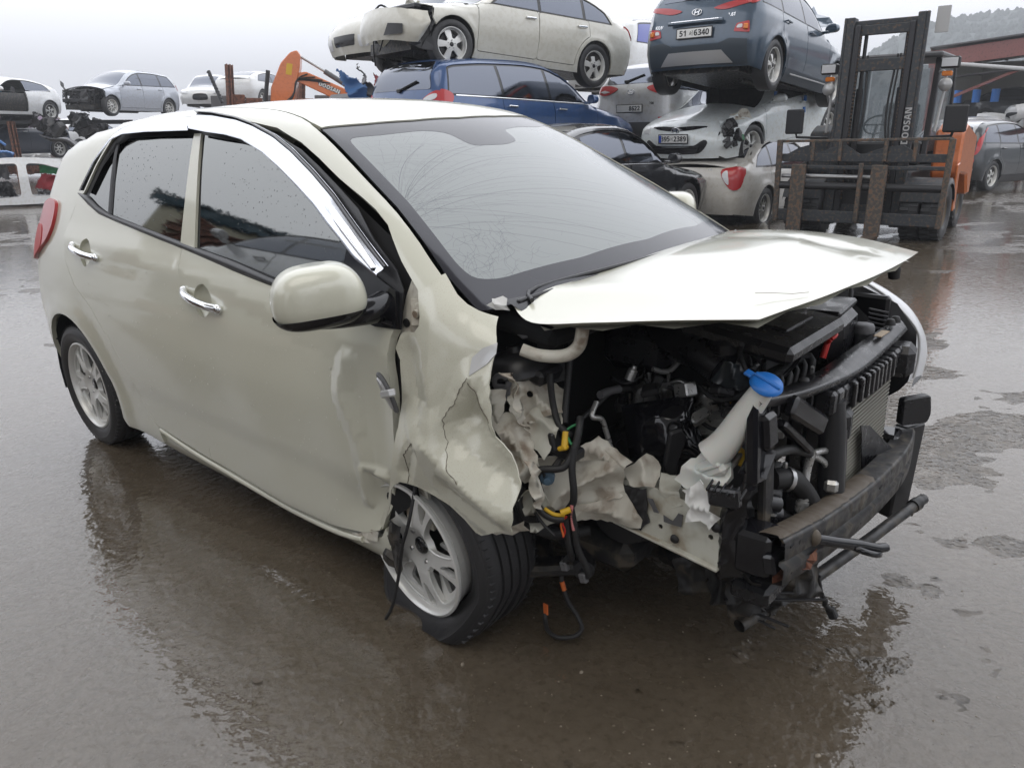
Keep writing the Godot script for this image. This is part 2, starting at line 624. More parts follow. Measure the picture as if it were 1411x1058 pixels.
func make_materials() -> void:
	mat("tyre", lin(0.027, 0.027, 0.029), 0.48)
	var tn := noise_tex(3, 0.05, null, 256, 4, FastNoiseLite.TYPE_SIMPLEX, 3.0)
	mats.tyre.normal_enabled = true
	mats.tyre.normal_texture = tn
	mats.tyre.normal_scale = 0.25
	tri_map(mats.tyre, 8.0)
	mat("alloy", lin(0.64, 0.64, 0.62), 0.32, 0.3)
	mat("alloy_dark", lin(0.16, 0.16, 0.165), 0.35, 0.7)
	mat("chrome", lin(0.78, 0.79, 0.80), 0.07, 1.0)
	mat("visor_chrome", lin(0.66, 0.68, 0.72), 0.16, 1.0)
	mat("steel", lin(0.42, 0.42, 0.42), 0.35, 0.9)
	mat("dark_metal", lin(0.032, 0.032, 0.035), 0.4, 0.5)
	mat("rust_iron", lin(0.12, 0.085, 0.065), 0.7, 0.4)
	mat("trim", lin(0.013, 0.013, 0.015), 0.4)
	mat("rubber", lin(0.014, 0.014, 0.015), 0.6)
	mat("gloss_black", lin(0.008, 0.008, 0.010), 0.08)
	mat("grey_trim", lin(0.09, 0.09, 0.095), 0.5)
	mat("silver_trim", lin(0.45, 0.45, 0.45), 0.35, 0.5)
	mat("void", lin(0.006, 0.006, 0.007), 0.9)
	mat("dark_plastic", lin(0.010, 0.010, 0.012), 0.34)
	mats.dark_plastic.roughness_texture = noise_tex(14, 0.02, ramp([Color(0.7, 0.7, 0.7), Color(1, 1, 1)], [0.3, 0.6]), 256)
	tri_map(mats.dark_plastic, 3.0)
	mat("glass_tint", lin(0.21, 0.215, 0.21), 0.03, 1.0)
	mats.glass_tint.metallic_specular = 0.7
	mat("glass_far", lin(0.13, 0.14, 0.165), 0.06, 1.0)
	mat("lens_red", lin(0.42, 0.008, 0.012), 0.12)
	mats.lens_red.clearcoat_enabled = true
	mat("lens_clear", lin(0.62, 0.63, 0.65), 0.1)
	mats.lens_clear.clearcoat_enabled = true
	mat("lens_amber", lin(0.7, 0.2, 0.02), 0.15)
	mat("plate_white", lin(0.75, 0.75, 0.73), 0.45)
	mat("ink", lin(0.01, 0.01, 0.012), 0.5)
	mat("plate_blue", lin(0.02, 0.07, 0.45), 0.4)
	mat("wire_black", lin(0.012, 0.012, 0.013), 0.5)
	mat("yellow", lin(0.62, 0.38, 0.02), 0.45)
	mat("red_plastic", lin(0.45, 0.02, 0.015), 0.35)
	mat("blue_plastic", lin(0.015, 0.15, 0.50), 0.35)
	mat("pink", lin(0.55, 0.2, 0.2), 0.5)
	mat("green_wire", lin(0.02, 0.2, 0.07), 0.5)
	mat("white_plastic", lin(0.62, 0.62, 0.58), 0.45)
	mats.white_plastic.subsurf_scatter_enabled = true
	mats.white_plastic.subsurf_scatter_strength = 0.2
	mat("torn_white", lin(0.68, 0.68, 0.66), 0.6)
	mat("alu", lin(0.45, 0.45, 0.44), 0.42, 0.7)
	mats.alu.roughness_texture = noise_tex(15, 0.04, ramp([Color(0.6, 0.6, 0.6), Color(1, 1, 1)], [0.3, 0.7]), 256)
	tri_map(mats.alu, 5.0)
	mat("fins", lin(0.22, 0.21, 0.18), 0.5, 0.5)
	paint("cream", lin(0.555, 0.55, 0.455), 0.30, 0.0, 0.0)
	# bare inner metal: cream paint, dusty and stained
	mat("cream_dirty", Color(1, 1, 1), 0.55)
	mats.cream_dirty.albedo_texture = noise_tex(31, 0.006, ramp([lin(0.20, 0.15, 0.11), lin(0.40, 0.36, 0.30), lin(0.54, 0.52, 0.45), lin(0.57, 0.55, 0.48)], [0.2, 0.34, 0.46, 0.7]), 1024, 6)
	tri_map(mats.cream_dirty, 2.2)
	mat("cream_rust", Color(1, 1, 1), 0.55)
	mats.cream_rust.albedo_texture = noise_tex(33, 0.05, ramp([lin(0.2, 0.1, 0.05), lin(0.5, 0.46, 0.39), lin(0.57, 0.55, 0.47)], [0.2, 0.38, 0.55]), 1024, 5)
	tri_map(mats.cream_rust, 1.5)
	mat("muddy_black", Color(1, 1, 1), 0.42)
	mats.muddy_black.albedo_texture = noise_tex(35, 0.012, ramp([lin(0.07, 0.058, 0.043), lin(0.018, 0.017, 0.016), lin(0.010, 0.010, 0.011)], [0.25, 0.42, 0.6]), 512, 5)
	mats.muddy_black.roughness_texture = noise_tex(36, 0.012, ramp([Color(0.8, 0.8, 0.8), Color(0.35, 0.35, 0.35), Color(0.55, 0.55, 0.55)], [0.2, 0.45, 0.7]), 512, 4)
	mats.muddy_black.roughness = 1.0
	tri_map(mats.muddy_black, 2.0)
	mat("rust", Color(1, 1, 1), 0.85)
	mats.rust.albedo_texture = noise_tex(37, 0.02, ramp([lin(0.05, 0.025, 0.018), lin(0.14, 0.05, 0.028), lin(0.22, 0.09, 0.05)], [0.3, 0.5, 0.7]), 512, 5)
	tri_map(mats.rust, 1.0)
	paint("cream_rusty", lin(1, 1, 1), 0.4, 0.0, 0.0)
	mats.cream_rusty.albedo_texture = noise_tex(41, 0.16, ramp([lin(0.3, 0.2, 0.11), lin(0.52, 0.51, 0.42), lin(0.555, 0.55, 0.455)], [0.14, 0.22, 0.34]), 1024, 4)
	tri_map(mats.cream_rusty, 1.6)
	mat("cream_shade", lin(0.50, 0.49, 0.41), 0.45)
	mat("crack", lin(0.16, 0.14, 0.11), 0.8)
	mat("brass", lin(0.35, 0.2, 0.05), 0.5, 0.5)
	mat("film", lin(0.035, 0.04, 0.045), 0.15)
	mat("tan_label", lin(0.35, 0.26, 0.16), 0.5)
	mat("orange_wire", lin(0.55, 0.12, 0.02), 0.5)
	mat("blue_grey", lin(0.08, 0.14, 0.2), 0.4)
	mat("mud", lin(0.085, 0.068, 0.05), 0.6)
	mat("bitumen", lin(0.02, 0.02, 0.021), 0.75)
	mat("rail_cream", Color(1, 1, 1), 0.5)
	mats.rail_cream.albedo_texture = noise_tex(51, 0.008, ramp([lin(0.30, 0.26, 0.2), lin(0.42, 0.41, 0.35), lin(0.50, 0.50, 0.44)], [0.2, 0.4, 0.6]), 512, 5)
	tri_map(mats.rail_cream, 2.0)
	paint("orange_paint", lin(0.62, 0.16, 0.035), 0.4, 0.0, 0.3)
	paint("orange_dirty", lin(0.45, 0.18, 0.08), 0.55, 0.0, 0.9)
	paint("silver_blue", lin(0.42, 0.45, 0.51), 0.35, 0.3, 0.1)
	mat("tarp_blue", lin(0.07, 0.17, 0.38), 0.5)
	mat("tarp_teal", lin(0.035, 0.075, 0.10), 0.5)
	mat("red_cloth", lin(0.22, 0.018, 0.025), 0.8)
	mat("ochre_cloth", lin(0.28, 0.17, 0.05), 0.8)
	mat("pale_blue_glass", lin(0.15, 0.32, 0.42), 0.2)
	mat("glass_mauve", lin(0.14, 0.11, 0.14), 0.08, 1.0)
	mat("grey_pale", lin(0.4, 0.4, 0.4), 0.45)
	mat("pale_wall", lin(0.30, 0.29, 0.26), 0.7)
	mat("cream_box", lin(0.38, 0.36, 0.27), 0.6)
	paint("red_steel", lin(0.20, 0.055, 0.045), 0.6, 0.0, 0.6)
	mat("forest", lin(0.04, 0.06, 0.055), 0.9)
	mat("mast_paint", Color(1, 1, 1), 0.5)
	mats.mast_paint.albedo_texture = noise_tex(71, 0.02, ramp([lin(0.10, 0.06, 0.035), lin(0.04, 0.042, 0.045), lin(0.024, 0.028, 0.034)], [0.2, 0.36, 0.5]), 512, 5)
	tri_map(mats.mast_paint, 1.5)
	mat("worn_steel", Color(1, 1, 1), 0.55, 0.3)
	mats.worn_steel.albedo_texture = noise_tex(72, 0.02, ramp([lin(0.16, 0.09, 0.055), lin(0.12, 0.095, 0.075), lin(0.07, 0.062, 0.055)], [0.25, 0.45, 0.6]), 512, 5)
	tri_map(mats.worn_steel, 1.5)
	mat("rust_rim", lin(0.16, 0.12, 0.08), 0.75)
	var cg := mat("cab_glass", lin(0.30, 0.36, 0.40, 0.25), 0.04)
	cg.transparency = BaseMaterial3D.TRANSPARENCY_ALPHA
	mat("drop_glass", lin(0.25, 0.25, 0.25), 0.08, 0.8)
	mat("drop_paint", lin(0.66, 0.65, 0.60), 0.05)
	mat("glass_violet", lin(0.11, 0.12, 0.26), 0.06, 1.0)
	mat("slate_trim", lin(0.030, 0.042, 0.056), 0.45)
	mat("frit", lin(0.022, 0.022, 0.028), 0.10, 0.12)
	mat("screen_glass", Color(1, 1, 1), 0.10, 0.12)
	mats.screen_glass.albedo_texture = crack_texture()
	mats.screen_glass.uv1_scale = Vector3(1.0 / 0.9, 1.0 / 1.4, 1)
	mats.screen_glass.uv1_offset = Vector3(0.75 / 0.9, 0.5, 0)

# the windscreen's laminated glass, fogged from inside, with the fan of cracks that starts at its right edge; u runs over 0.9 m of length from x = -0.75, v over 1.4 m of width
func crack_texture() -> ImageTexture:
	var W := 1440
	var H := 2048
	var base := lin(0.20, 0.215, 0.21)
	var im := Image.create(W, H, false, Image.FORMAT_RGB8)
	im.fill(base)
	var r := RandomNumberGenerator.new()
	r.seed = 77
	var px := func(x: float, z: float) -> Vector2: return Vector2((x + 0.75) / 0.9 * W, (z + 0.7) / 1.4 * H)
	var draw := func(pts: PackedVector2Array, dark: float, wid: int) -> void:
		for i in pts.size() - 1:
			var a: Vector2 = px.call(pts[i].x, pts[i].y)
			var b: Vector2 = px.call(pts[i + 1].x, pts[i + 1].y)
			var k := int(a.distance_to(b)) + 1
			for j in k:
				var p := a.lerp(b, float(j) / k)
				for dx in wid:
					for dy in wid:
						var q := Vector2i(int(p.x) + dx, int(p.y) + dy)
						if q.x >= 0 and q.y >= 0 and q.x < W and q.y < H:
							im.set_pixelv(q, im.get_pixelv(q).lerp(lin(0.03, 0.035, 0.04), dark))
	var o := Vector2(-0.33, 0.57)
	for i in 46:          # long arcs, bunched near the lower edge
		var t := i / 45.0
		var ang := deg_to_rad(lerpf(-58.0, 38.0, pow(t, 0.75)))     # towards -z, from the roof to the bonnet
		var len := lerpf(0.55, 1.2, pow(t, 0.5)) * r.randf_range(0.55, 1.0)
		var pts := PackedVector2Array()
		var bend := lerpf(0.85, 0.15, t) + r.randf_range(-0.06, 0.06)
		var st := o + Vector2(r.randf_range(-0.02, 0.16) * t, 0.02 * r.randf())
		var p := st
		var n := 40
		for j in n:
			var u := float(j) / n
			pts.append(p)
			var a := ang + bend * u + r.randf_range(-0.05, 0.05)
			p += Vector2(sin(a), -cos(a)) * len / n
		draw.call(pts, 0.42 * lerpf(0.7, 1.0, r.randf()), 1 if i % 5 else 2)
	for i in 230:         # short splinters around the impact
		var rad := absf(r.randfn(0.0, 0.22))
		var a := deg_to_rad(r.randf_range(-70, 45))
		var c := o + Vector2(sin(a), -cos(a)) * rad * 1.3
		var d := a + r.randf_range(-0.4, 0.4) + (PI * 0.5 if i % 3 == 0 else 0.0)
		var l := r.randf_range(0.015, 0.07)
		draw.call(PackedVector2Array([c, c + Vector2(sin(d), -cos(d)) * l]), 0.4, 1)
	for i in 60:          # streaks above the impact
		var c := Vector2(r.randf_range(-0.62, -0.36), r.randf_range(0.2, 0.5))
		var l := r.randf_range(0.03, 0.11)
		draw.call(PackedVector2Array([c, c + Vector2(0.45, -0.9).normalized() * l]), 0.35, 1)
	for i in 90:          # crazing along the bottom right corner
		var c := Vector2(r.randf_range(-0.16, 0.02), r.randf_range(0.38, 0.62))
		var pts := PackedVector2Array([c])
		var a := r.randf_range(0, TAU)
		for j in 5:
			a += r.randf_range(-0.7, 0.7)
			pts.append(pts[j] + Vector2(cos(a), sin(a)) * 0.014)
		draw.call(pts, 0.5, 1)
	return ImageTexture.create_from_image(im)

# ---------------------------------------------------------------- wheels: axis along z, outer face towards +z
const LIE := Transform3D(Basis(Vector3(1, 0, 0), Vector3(0, 0, 1), Vector3(0, -1, 0)), Vector3.ZERO)

func tyre_mesh(R: float, rr: float, w: float, sides: int, fine: bool) -> MB:
	var p := PackedVector2Array()
	var h := w * 0.5
	p.append_array(PackedVector2Array([Vector2(rr - 0.004, -h * 0.8), Vector2(rr + 0.012, -h * 0.94), Vector2(lerpf(rr, R, 0.5), -h * 1.06), Vector2(R - 0.022, -h * 0.99), Vector2(R - 0.007, -h * 0.88), Vector2(R - 0.001, -h * 0.74)]))
	if fine:
		for g in [-0.5, -0.17, 0.17, 0.5]:
			var y: float = g * h
			p.append_array(PackedVector2Array([Vector2(R, y - 0.0055), Vector2(R - 0.007, y - 0.0035), Vector2(R - 0.007, y + 0.0035), Vector2(R, y + 0.0055)]))
	p.append_array(PackedVector2Array([Vector2(R - 0.001, h * 0.74), Vector2(R - 0.007, h * 0.88)]))
	if fine:
		p.append_array(PackedVector2Array([Vector2(R - 0.014, h * 0.95), Vector2(R - 0.017, h * 0.955), Vector2(R - 0.019, h * 0.985), Vector2(lerpf(rr, R, 0.6), h * 1.05), Vector2(lerpf(rr, R, 0.56), h * 1.06), Vector2(lerpf(rr, R, 0.53), h * 1.045)]))
	p.append_array(PackedVector2Array([Vector2(lerpf(rr, R, 0.45), h * 1.06), Vector2(rr + 0.016, h * 0.97), Vector2(rr + 0.008, h * 0.9), Vector2(rr - 0.004, h * 0.84)]))
	var m := MB.new()
	m.lathe(p, LIE, sides, 0.75)
	if fine:      # the blocks' sipes and shoulder cuts, and raised letters' ribs on the sidewall
		for k in 72:
			var a := TAU * k / 72.0
			var b := Basis(Vector3(0, 0, 1), a)
			for s in [-0.84, 0.84]:
				m.box(b * Vector3(R - 0.006, 0, s * h), Vector3(0.008, 0.004, h * 0.2), b, 0.001)
			for g in [-0.33, 0.0, 0.33]:
				if (k + int(g * 3)) % 2 == 0:
					m.box(b * Vector3(R + 0.0002, 0, g * h), Vector3(0.0012, 0.0025, h * 0.13), b * Basis(Vector3.RIGHT, 0.5), 0.0003)
	return m

func rim_face(m: MB, rr: float, zf: Callable, holes: Array, h: float, thick: float) -> void:
	var disc := arc(Vector2.ZERO, rr, 0, 360, 40)
	disc.resize(40)
	m.panel(func(p: Vector2) -> Vector3: return Vector3(p.x, p.y, zf.call(p)), disc, 1.0, h, 0.0, thick, holes)

func polar_poly(s: String, rot := 0.0, scale := 1.0) -> PackedVector2Array:     # "radius,degrees ..."
	var q := PackedVector2Array()
	for p in P2(s):
		q.append(Vector2.from_angle(deg_to_rad(p.y + rot)) * p.x * scale)
	return q

# a car wheel; style gives the number of spokes and their look
func wheel(parent: Node3D, at: Vector3, R: float, rr: float, w: float, spokes: int, style: String, m_rim: Material, left := false, fine := false) -> Node3D:
	var o := Node3D.new()
	var k := 0
	while parent.has_node(NodePath("wheel" if k == 0 else "wheel_%03d" % k)):
		k += 1
	o.name = "wheel" if k == 0 else "wheel_%03d" % k
	parent.add_child(o)
	o.position = at
	if left:
		o.rotation.y = PI
	part("tyre", tyre_mesh(R, rr, w, 64 if fine else 28, fine), mats.tyre, o)
	var h := w * 0.5
	var m := MB.new()
	m.lathe(PackedVector2Array([Vector2(rr + 0.006, h * 0.86), Vector2(rr + 0.004, h * 0.92), Vector2(rr - 0.004, h * 0.92), Vector2(rr - 0.012, h * 0.8), Vector2(rr - 0.02, h * 0.3), Vector2(rr - 0.025, -h * 0.85)]), LIE, 48 if fine else 28, 0.8)
	var holes := []
	var ro := rr - 0.012
	var step := 360.0 / spokes
	for i in spokes:
		var a := step * i + (18.0 if style == "star" else 90.0)
		var q: PackedVector2Array
		if style == "petal":        # wide spokes, long rounded windows
			q = polar_poly("0.4,-13 0.66,-18 0.93,-22 0.95,0 0.93,22 0.66,18 0.4,13", a + step * 0.5, ro)
		elif style == "twin":
			q = polar_poly("0.3,-26 0.62,-20 0.93,-17 0.93,17 0.62,20 0.3,26", a + step * 0.5, ro)
		elif style == "thin":
			var g := step * 0.5 - 5.0
			q = polar_poly("0.34,%f 0.9,%f 0.95,0 0.9,%f 0.34,%f" % [-g * 0.7, -g, g, g * 0.7], a + step * 0.5, ro)
		else:
			q = polar_poly("0.33,-20 0.6,-23 0.92,-25 0.95,0 0.92,25 0.6,23 0.33,20", a + step * 0.5, ro)
		holes.append(round_poly(q, 0.018, 3))
		if style == "twin":
			holes.append(round_poly(polar_poly("0.55,-2.4 0.93,-3.6 0.93,3.6 0.55,2.4", a, ro), 0.004, 2))
	var zr := h * 0.62
	rim_face(m, ro, func(p: Vector2) -> float: return zr + 0.024 * cos(p.length() / ro * 2.2) - 0.012, holes, 0.03 if fine else 0.06, 0.03)
	part("rim", m, m_rim, o)
	var hub := MB.new()
	hub.lathe(PackedVector2Array([Vector2(0.0, zr + 0.02), Vector2(0.024, zr + 0.019), Vector2(0.03, zr + 0.012), Vector2(0.032, zr)]), LIE, 20)
	part("hub_cap", hub, mats.trim, o)
	var back := MB.new()
	back.lathe(PackedVector2Array([Vector2(0.0, 0.0), Vector2(rr * 0.72, 0.0), Vector2(rr * 0.72, -0.02), Vector2(0.06, -0.02), Vector2(0.06, -h)]), LIE, 24)
	part("brake_disc", back, mats.trim, o)
	var nuts := MB.new()
	for i in 5:
		var a := TAU * i / 5.0
		nuts.lathe(PackedVector2Array([Vector2(0.0, zr + 0.022), Vector2(0.008, zr + 0.022), Vector2(0.009, zr)]), Transform3D(Basis.IDENTITY, Vector3(cos(a), sin(a), 0) * 0.052) * LIE, 6)
	part("lug_nuts", nuts, mats.steel, o).set_meta("kind", "stuff")
	return o

# the cream car's own wheel: five swirled trays with windows between five split spokes
func hero_wheel(parent: Node3D, at: Vector3, broken: bool) -> Node3D:
	var o := Node3D.new()
	var k := 0
	while parent.has_node(NodePath("wheel" if k == 0 else "wheel_%03d" % k)):
		k += 1
	o.name = "wheel" if k == 0 else "wheel_%03d" % k
	parent.add_child(o)
	o.position = at
	var R := 0.296 if broken else 0.290
	var rr := 0.205 if broken else 0.200
	var w := 0.19
	var h := w * 0.5
	var t := tyre_mesh(R, rr, w, 96, true)
	if broken:       # no air: the rim has sunk and the sidewall is folded out under it
		for i in t.v.size():
			var p := t.v[i]
			var low := clampf((-p.y - 0.11) / 0.12, 0.0, 1.0)
			if low > 0.0 and Vector2(p.x, p.y).length() > rr + 0.004:
				var s := clampf((Vector2(p.x, p.y).length() - rr) / (R - rr), 0.0, 1.0)
				p.z += low * (0.012 + 0.045 * sin(s * PI * 0.75)) * (1.0 if p.z > -0.02 else 0.2)
				p.y = maxf(p.y, -0.231 + 0.012 * sin(p.x * 30.0) * (1.0 - s))
				p.x *= 1.0 + 0.04 * low
			p.z -= 0.045 * (1.0 - 0.6 * low)
			t.v[i] = p
	part("tyre", t, mats.tyre, o, "burst flat front tyre bulging under its rim" if broken else "")
	var m := MB.new()
	m.lathe(PackedVector2Array([Vector2(rr + 0.005, h * 0.84), Vector2(rr + 0.006, h * 0.93), Vector2(rr - 0.001, h * 0.96), Vector2(rr - 0.006, h * 0.9), Vector2(rr - 0.009, h * 0.78), Vector2(rr - 0.016, h * 0.3), Vector2(rr - 0.02, -h * 0.85)]), LIE, 64, 0.8)
	var ro := rr - 0.007
	var zr := h * 0.74
	var dish := func(p: Vector2) -> float:
		var r := p.length() / ro
		return zr - 0.022 * (1.0 - smoothstep(0.12, 0.42, r)) + 0.006 * sin(r * PI) - 0.004 * smoothstep(0.85, 1.0, r)
	var holes := []
	for i in 5:
		var a := 72.0 * i + 100.0
		holes.append(round_poly(polar_poly("0.35,-21 0.5,-26 0.72,-27 0.92,-24 0.935,0 0.92,19 0.7,19 0.5,17 0.36,9", a, ro), 0.02, 4))
		holes.append(round_poly(polar_poly("0.56,24.4 0.93,26.5 0.93,37 0.8,38 0.6,31", a, ro), 0.006, 3))
	rim_face(m, ro, dish, holes, 0.016, 0.02)
	part("rim", m, mats.alloy, o)
	for i in 5:
		var a := 72.0 * i + 100.0
		if broken and i == 1:
			continue
		var tr := MB.new()
		var floor_z := func(p: Vector2) -> Vector3: return Vector3(p.x, p.y, zr - 0.012 - 0.02 * smoothstep(0.95, 0.4, p.length() / ro))
		tr.panel(floor_z, round_poly(polar_poly("0.37,-20 0.5,-25 0.72,-26.5 0.93,-23.5 0.945,0 0.93,18.5 0.84,18.5 0.84,4 0.82,-12 0.6,-16 0.42,-13", a, ro), 0.012, 3), 1.0, 0.02, 0.0, 0.012)
		# the raised lip round each tray
		var lip := PackedVector3Array()
		for q in polar_poly("0.92,18 0.93,0 0.91,-22 0.72,-25.5 0.52,-24 0.38,-17", a, ro):
			lip.append(Vector3(q.x, q.y, dish.call(q) - 0.002))
		tr.tube(curve(lip, 4), 0.0045, 6)
		part("spoke_tray", tr, mats.alloy, o)
	var hub := MB.new()
	var zh := zr - 0.02
	hub.lathe(PackedVector2Array([Vector2(0.0, zh + 0.012), Vector2(0.022, zh + 0.011), Vector2(0.0265, zh + 0.007), Vector2(0.028, zh - 0.01)]), LIE, 32)
	part("hub_cap", hub, mats.gloss_black, o)
	var letters := TextMesh.new()
	letters.text = "KIA"
	letters.font_size = 24
	letters.pixel_size = 0.0007
	letters.depth = 0.002
	letters.font = sans()
	var le := put("hub_letters", letters, mats.chrome, o)
	le.position = Vector3(0, 0, zh + 0.0135)
	le.rotation.z = -1.05 if broken else 0.6
	for i in 4:
		var a := TAU * i / 4.0 + (0.35 if broken else 0.1)
		var nut := MB.new()
		var x := Transform3D(Basis.IDENTITY, Vector3(cos(a), sin(a), 0) * 0.05) * LIE
		nut.lathe(PackedVector2Array([Vector2(0.0, zh + 0.014), Vector2(0.007, zh + 0.014), Vector2(0.0095, zh + 0.008), Vector2(0.011, zh - 0.004)]), x, 6, 0.95)
		nut.lathe(PackedVector2Array([Vector2(0.016, zh + 0.0015), Vector2(0.0125, zh + 0.0035), Vector2(0.0115, zh - 0.006)]), x, 16)
		part("lug_nut", nut, mats.steel, o)
	var back := MB.new()
	back.lathe(PackedVector2Array([Vector2(0.0, 0.012), Vector2(0.13, 0.012), Vector2(0.132, 0.0), Vector2(0.13, -0.008), Vector2(0.08, -0.01), Vector2(0.07, -0.06), Vector2(0.0, -0.08)]), LIE, 40)
	part("brake_disc", back, mats.trim, o)
	var cal := MB.new()
	cal.prism(round_poly(PackedVector2Array([Vector2(-0.14, -0.055), Vector2(-0.075, -0.05), Vector2(-0.075, 0.05), Vector2(-0.14, 0.055)]), 0.02), Transform3D(Basis.IDENTITY, Vector3(0, 0, 0.0)), 0.06)
	part("brake_caliper", cal, mats.dark_metal, o)
	return o

var font_: SystemFont
func sans(bold := true) -> SystemFont:
	if font_ == null:
		font_ = SystemFont.new()
		font_.font_names = PackedStringArray(["Droid Sans"])
		font_.font_weight = 700
	return font_

# ---------------------------------------------------------------- the crashed cream hatchback
var hb: Body
var car: Node3D

func cream_body() -> Body:
	var b := Body.new()
	b.wide = Lut.new(P2("0.05,0.66 0.13,0.735 0.2,0.757 0.28,0.764 0.36,0.771 0.45,0.785 0.62,0.796 0.75,0.785 0.85,0.765 0.93,0.742 1.0,0.715 1.15,0.652 1.3,0.585 1.38,0.545 1.45,0.505 1.55,0.44"))
	b.top = Lut.new(P2("-3.1,0.7 -2.93,0.95 -2.84,1.15 -2.76,1.27 -2.66,1.345 -2.5,1.395 -2.3,1.432 -2.1,1.457 -1.8,1.478 -1.45,1.485 -1.2,1.478 -1.0,1.465 -0.85,1.446 -0.723,1.419 -0.29,1.236 0.143,1.018 0.26,0.955 0.5,0.85 0.9,0.7"), 512)
	b.nose = Lut.new(P2("0.0,0.95 1.6,0.95"))
	b.tail = Lut.new(P2("0.1,-2.78 0.3,-2.86 0.5,-2.91 0.7,-2.93 0.85,-2.93 1.0,-2.90 1.2,-2.83 1.35,-2.75 1.6,-2.6"))
	b.front_from = -0.25
	b.front_k = 0.12
	b.rear_from = -2.3
	b.rear_k = 0.12
	b.crown = 0.12
	b.bow = 0.22
	b.tail_bow = 0.14
	b.k1 = 0.07
	b.k2 = 0.12
	b.arches = PackedVector2Array([Vector2(-2.4, 0.29)])
	b.arch_r = 0.335
	return b

func ragged(p: PackedVector2Array, from: int, to: int, amp: float, step := 0.012) -> PackedVector2Array:   # torn metal between two corners of an outline
	var q := PackedVector2Array()
	for i in p.size():
		q.append(p[i])
		if i >= from and i < to:
			var d := p[i + 1] - p[i]
			var k := int(d.length() / step)
			for j in range(1, k):
				q.append(p[i] + d * (float(j) / k) + d.orthogonal().normalized() * rng.randf_range(-amp, amp))
	return q

func between(m: MB, where: Callable, a: PackedVector2Array, b: PackedVector2Array, lifts: Array, cols: int, zs := 1.0) -> void:   # a strip between two lines on the skin, lifted off it across its width
	var rows := []
	var n := lifts.size()
	for i in n:
		rows.append(PackedVector3Array())
	for j in cols + 1:
		var t := float(j) / cols
		var p := along(a, t)
		var q := along(b, t)
		for i in n:
			var u := float(i) / (n - 1)
			var w := p.lerp(q, u)
			var s: Vector3 = where.call(w)
			var e := 0.004
			var nn: Vector3 = ((where.call(w + Vector2(e, 0)) as Vector3) - s).cross((where.call(w + Vector2(0, e)) as Vector3) - s).normalized() * zs
			rows[i].append(s + nn * float(lifts[i]))
	m.grid(rows)

func along(p: PackedVector2Array, t: float) -> Vector2:
	var total := 0.0
	for i in p.size() - 1:
		total += p[i].distance_to(p[i + 1])
	var want := t * total
	for i in p.size() - 1:
		var d := p[i].distance_to(p[i + 1])
		if want <= d or i == p.size() - 2:
			return p[i].lerp(p[i + 1], clampf(want / maxf(d, 1e-6), 0.0, 1.0))
		want -= d
	return p[0]

func crumple(m: MB, a: Vector3, b: Vector3, c: Vector3, d: Vector3, nu: int, nv: int, amp: float, seed_: int, thick := 0.0) -> void:   # a bent sheet between four corners (a-b lower, d-c upper), creased at random
	var r := RandomNumberGenerator.new()
	r.seed = seed_
	var nrm := (b - a).cross(d - a).normalized()
	var rows := []
	for i in nv + 1:
		var row := PackedVector3Array()
		for j in nu + 1:
			var u := float(j) / nu
			var v := float(i) / nv
			var p := a.lerp(b, u).lerp(d.lerp(c, u), v)
			var inner := 1.0 if i > 0 and i < nv and j > 0 and j < nu else 0.6
			p += nrm * r.randf_range(-amp, amp) * inner
			p += (b - a).normalized() * r.randf_range(-0.4, 0.4) * (b - a).length() / nu + (d - a).normalized() * r.randf_range(-0.4, 0.4) * (d - a).length() / nv
			row.append(p)
		rows.append(row)
	m.grid(rows, true)

func dense(p: PackedVector2Array, step: float) -> PackedVector2Array:
	var q := PackedVector2Array()
	for i in p.size():
		var d := p[(i + 1) % p.size()] - p[i]
		var k := maxi(1, int(d.length() / step))
		for j in k:
			q.append(p[i] + d * (float(j) / k))
	return q

func build_hatchback() -> void:
	hb = cream_body()
	car = thing("crashed_hatchback", "cream hatchback in the foreground with smashed open front, cracked windscreen and sprung bonnet", "car")
	car.rotation.x = 0.042
	car.position.y = 0.03
	hero_shell()
	hero_doors()
	hero_fender()
	hero_hood()
	raindrops()
	hero_engine()
	var wf := hero_wheel(car, Vector3(-0.205, 0.232, 0.658), true)
	wf.rotation = Vector3(0.07, -0.10, 0.15)
	var wr := hero_wheel(car, Vector3(-2.425, 0.283, 0.675), false)
	wr.rotation = Vector3(0.0, 0.0, 0.9)
	for x in [-2.4, -0.05]:
		var wl := hero_wheel(car, Vector3(x, 0.245, -0.69), false)
		wl.rotation = Vector3(0.0, PI, 0.4)

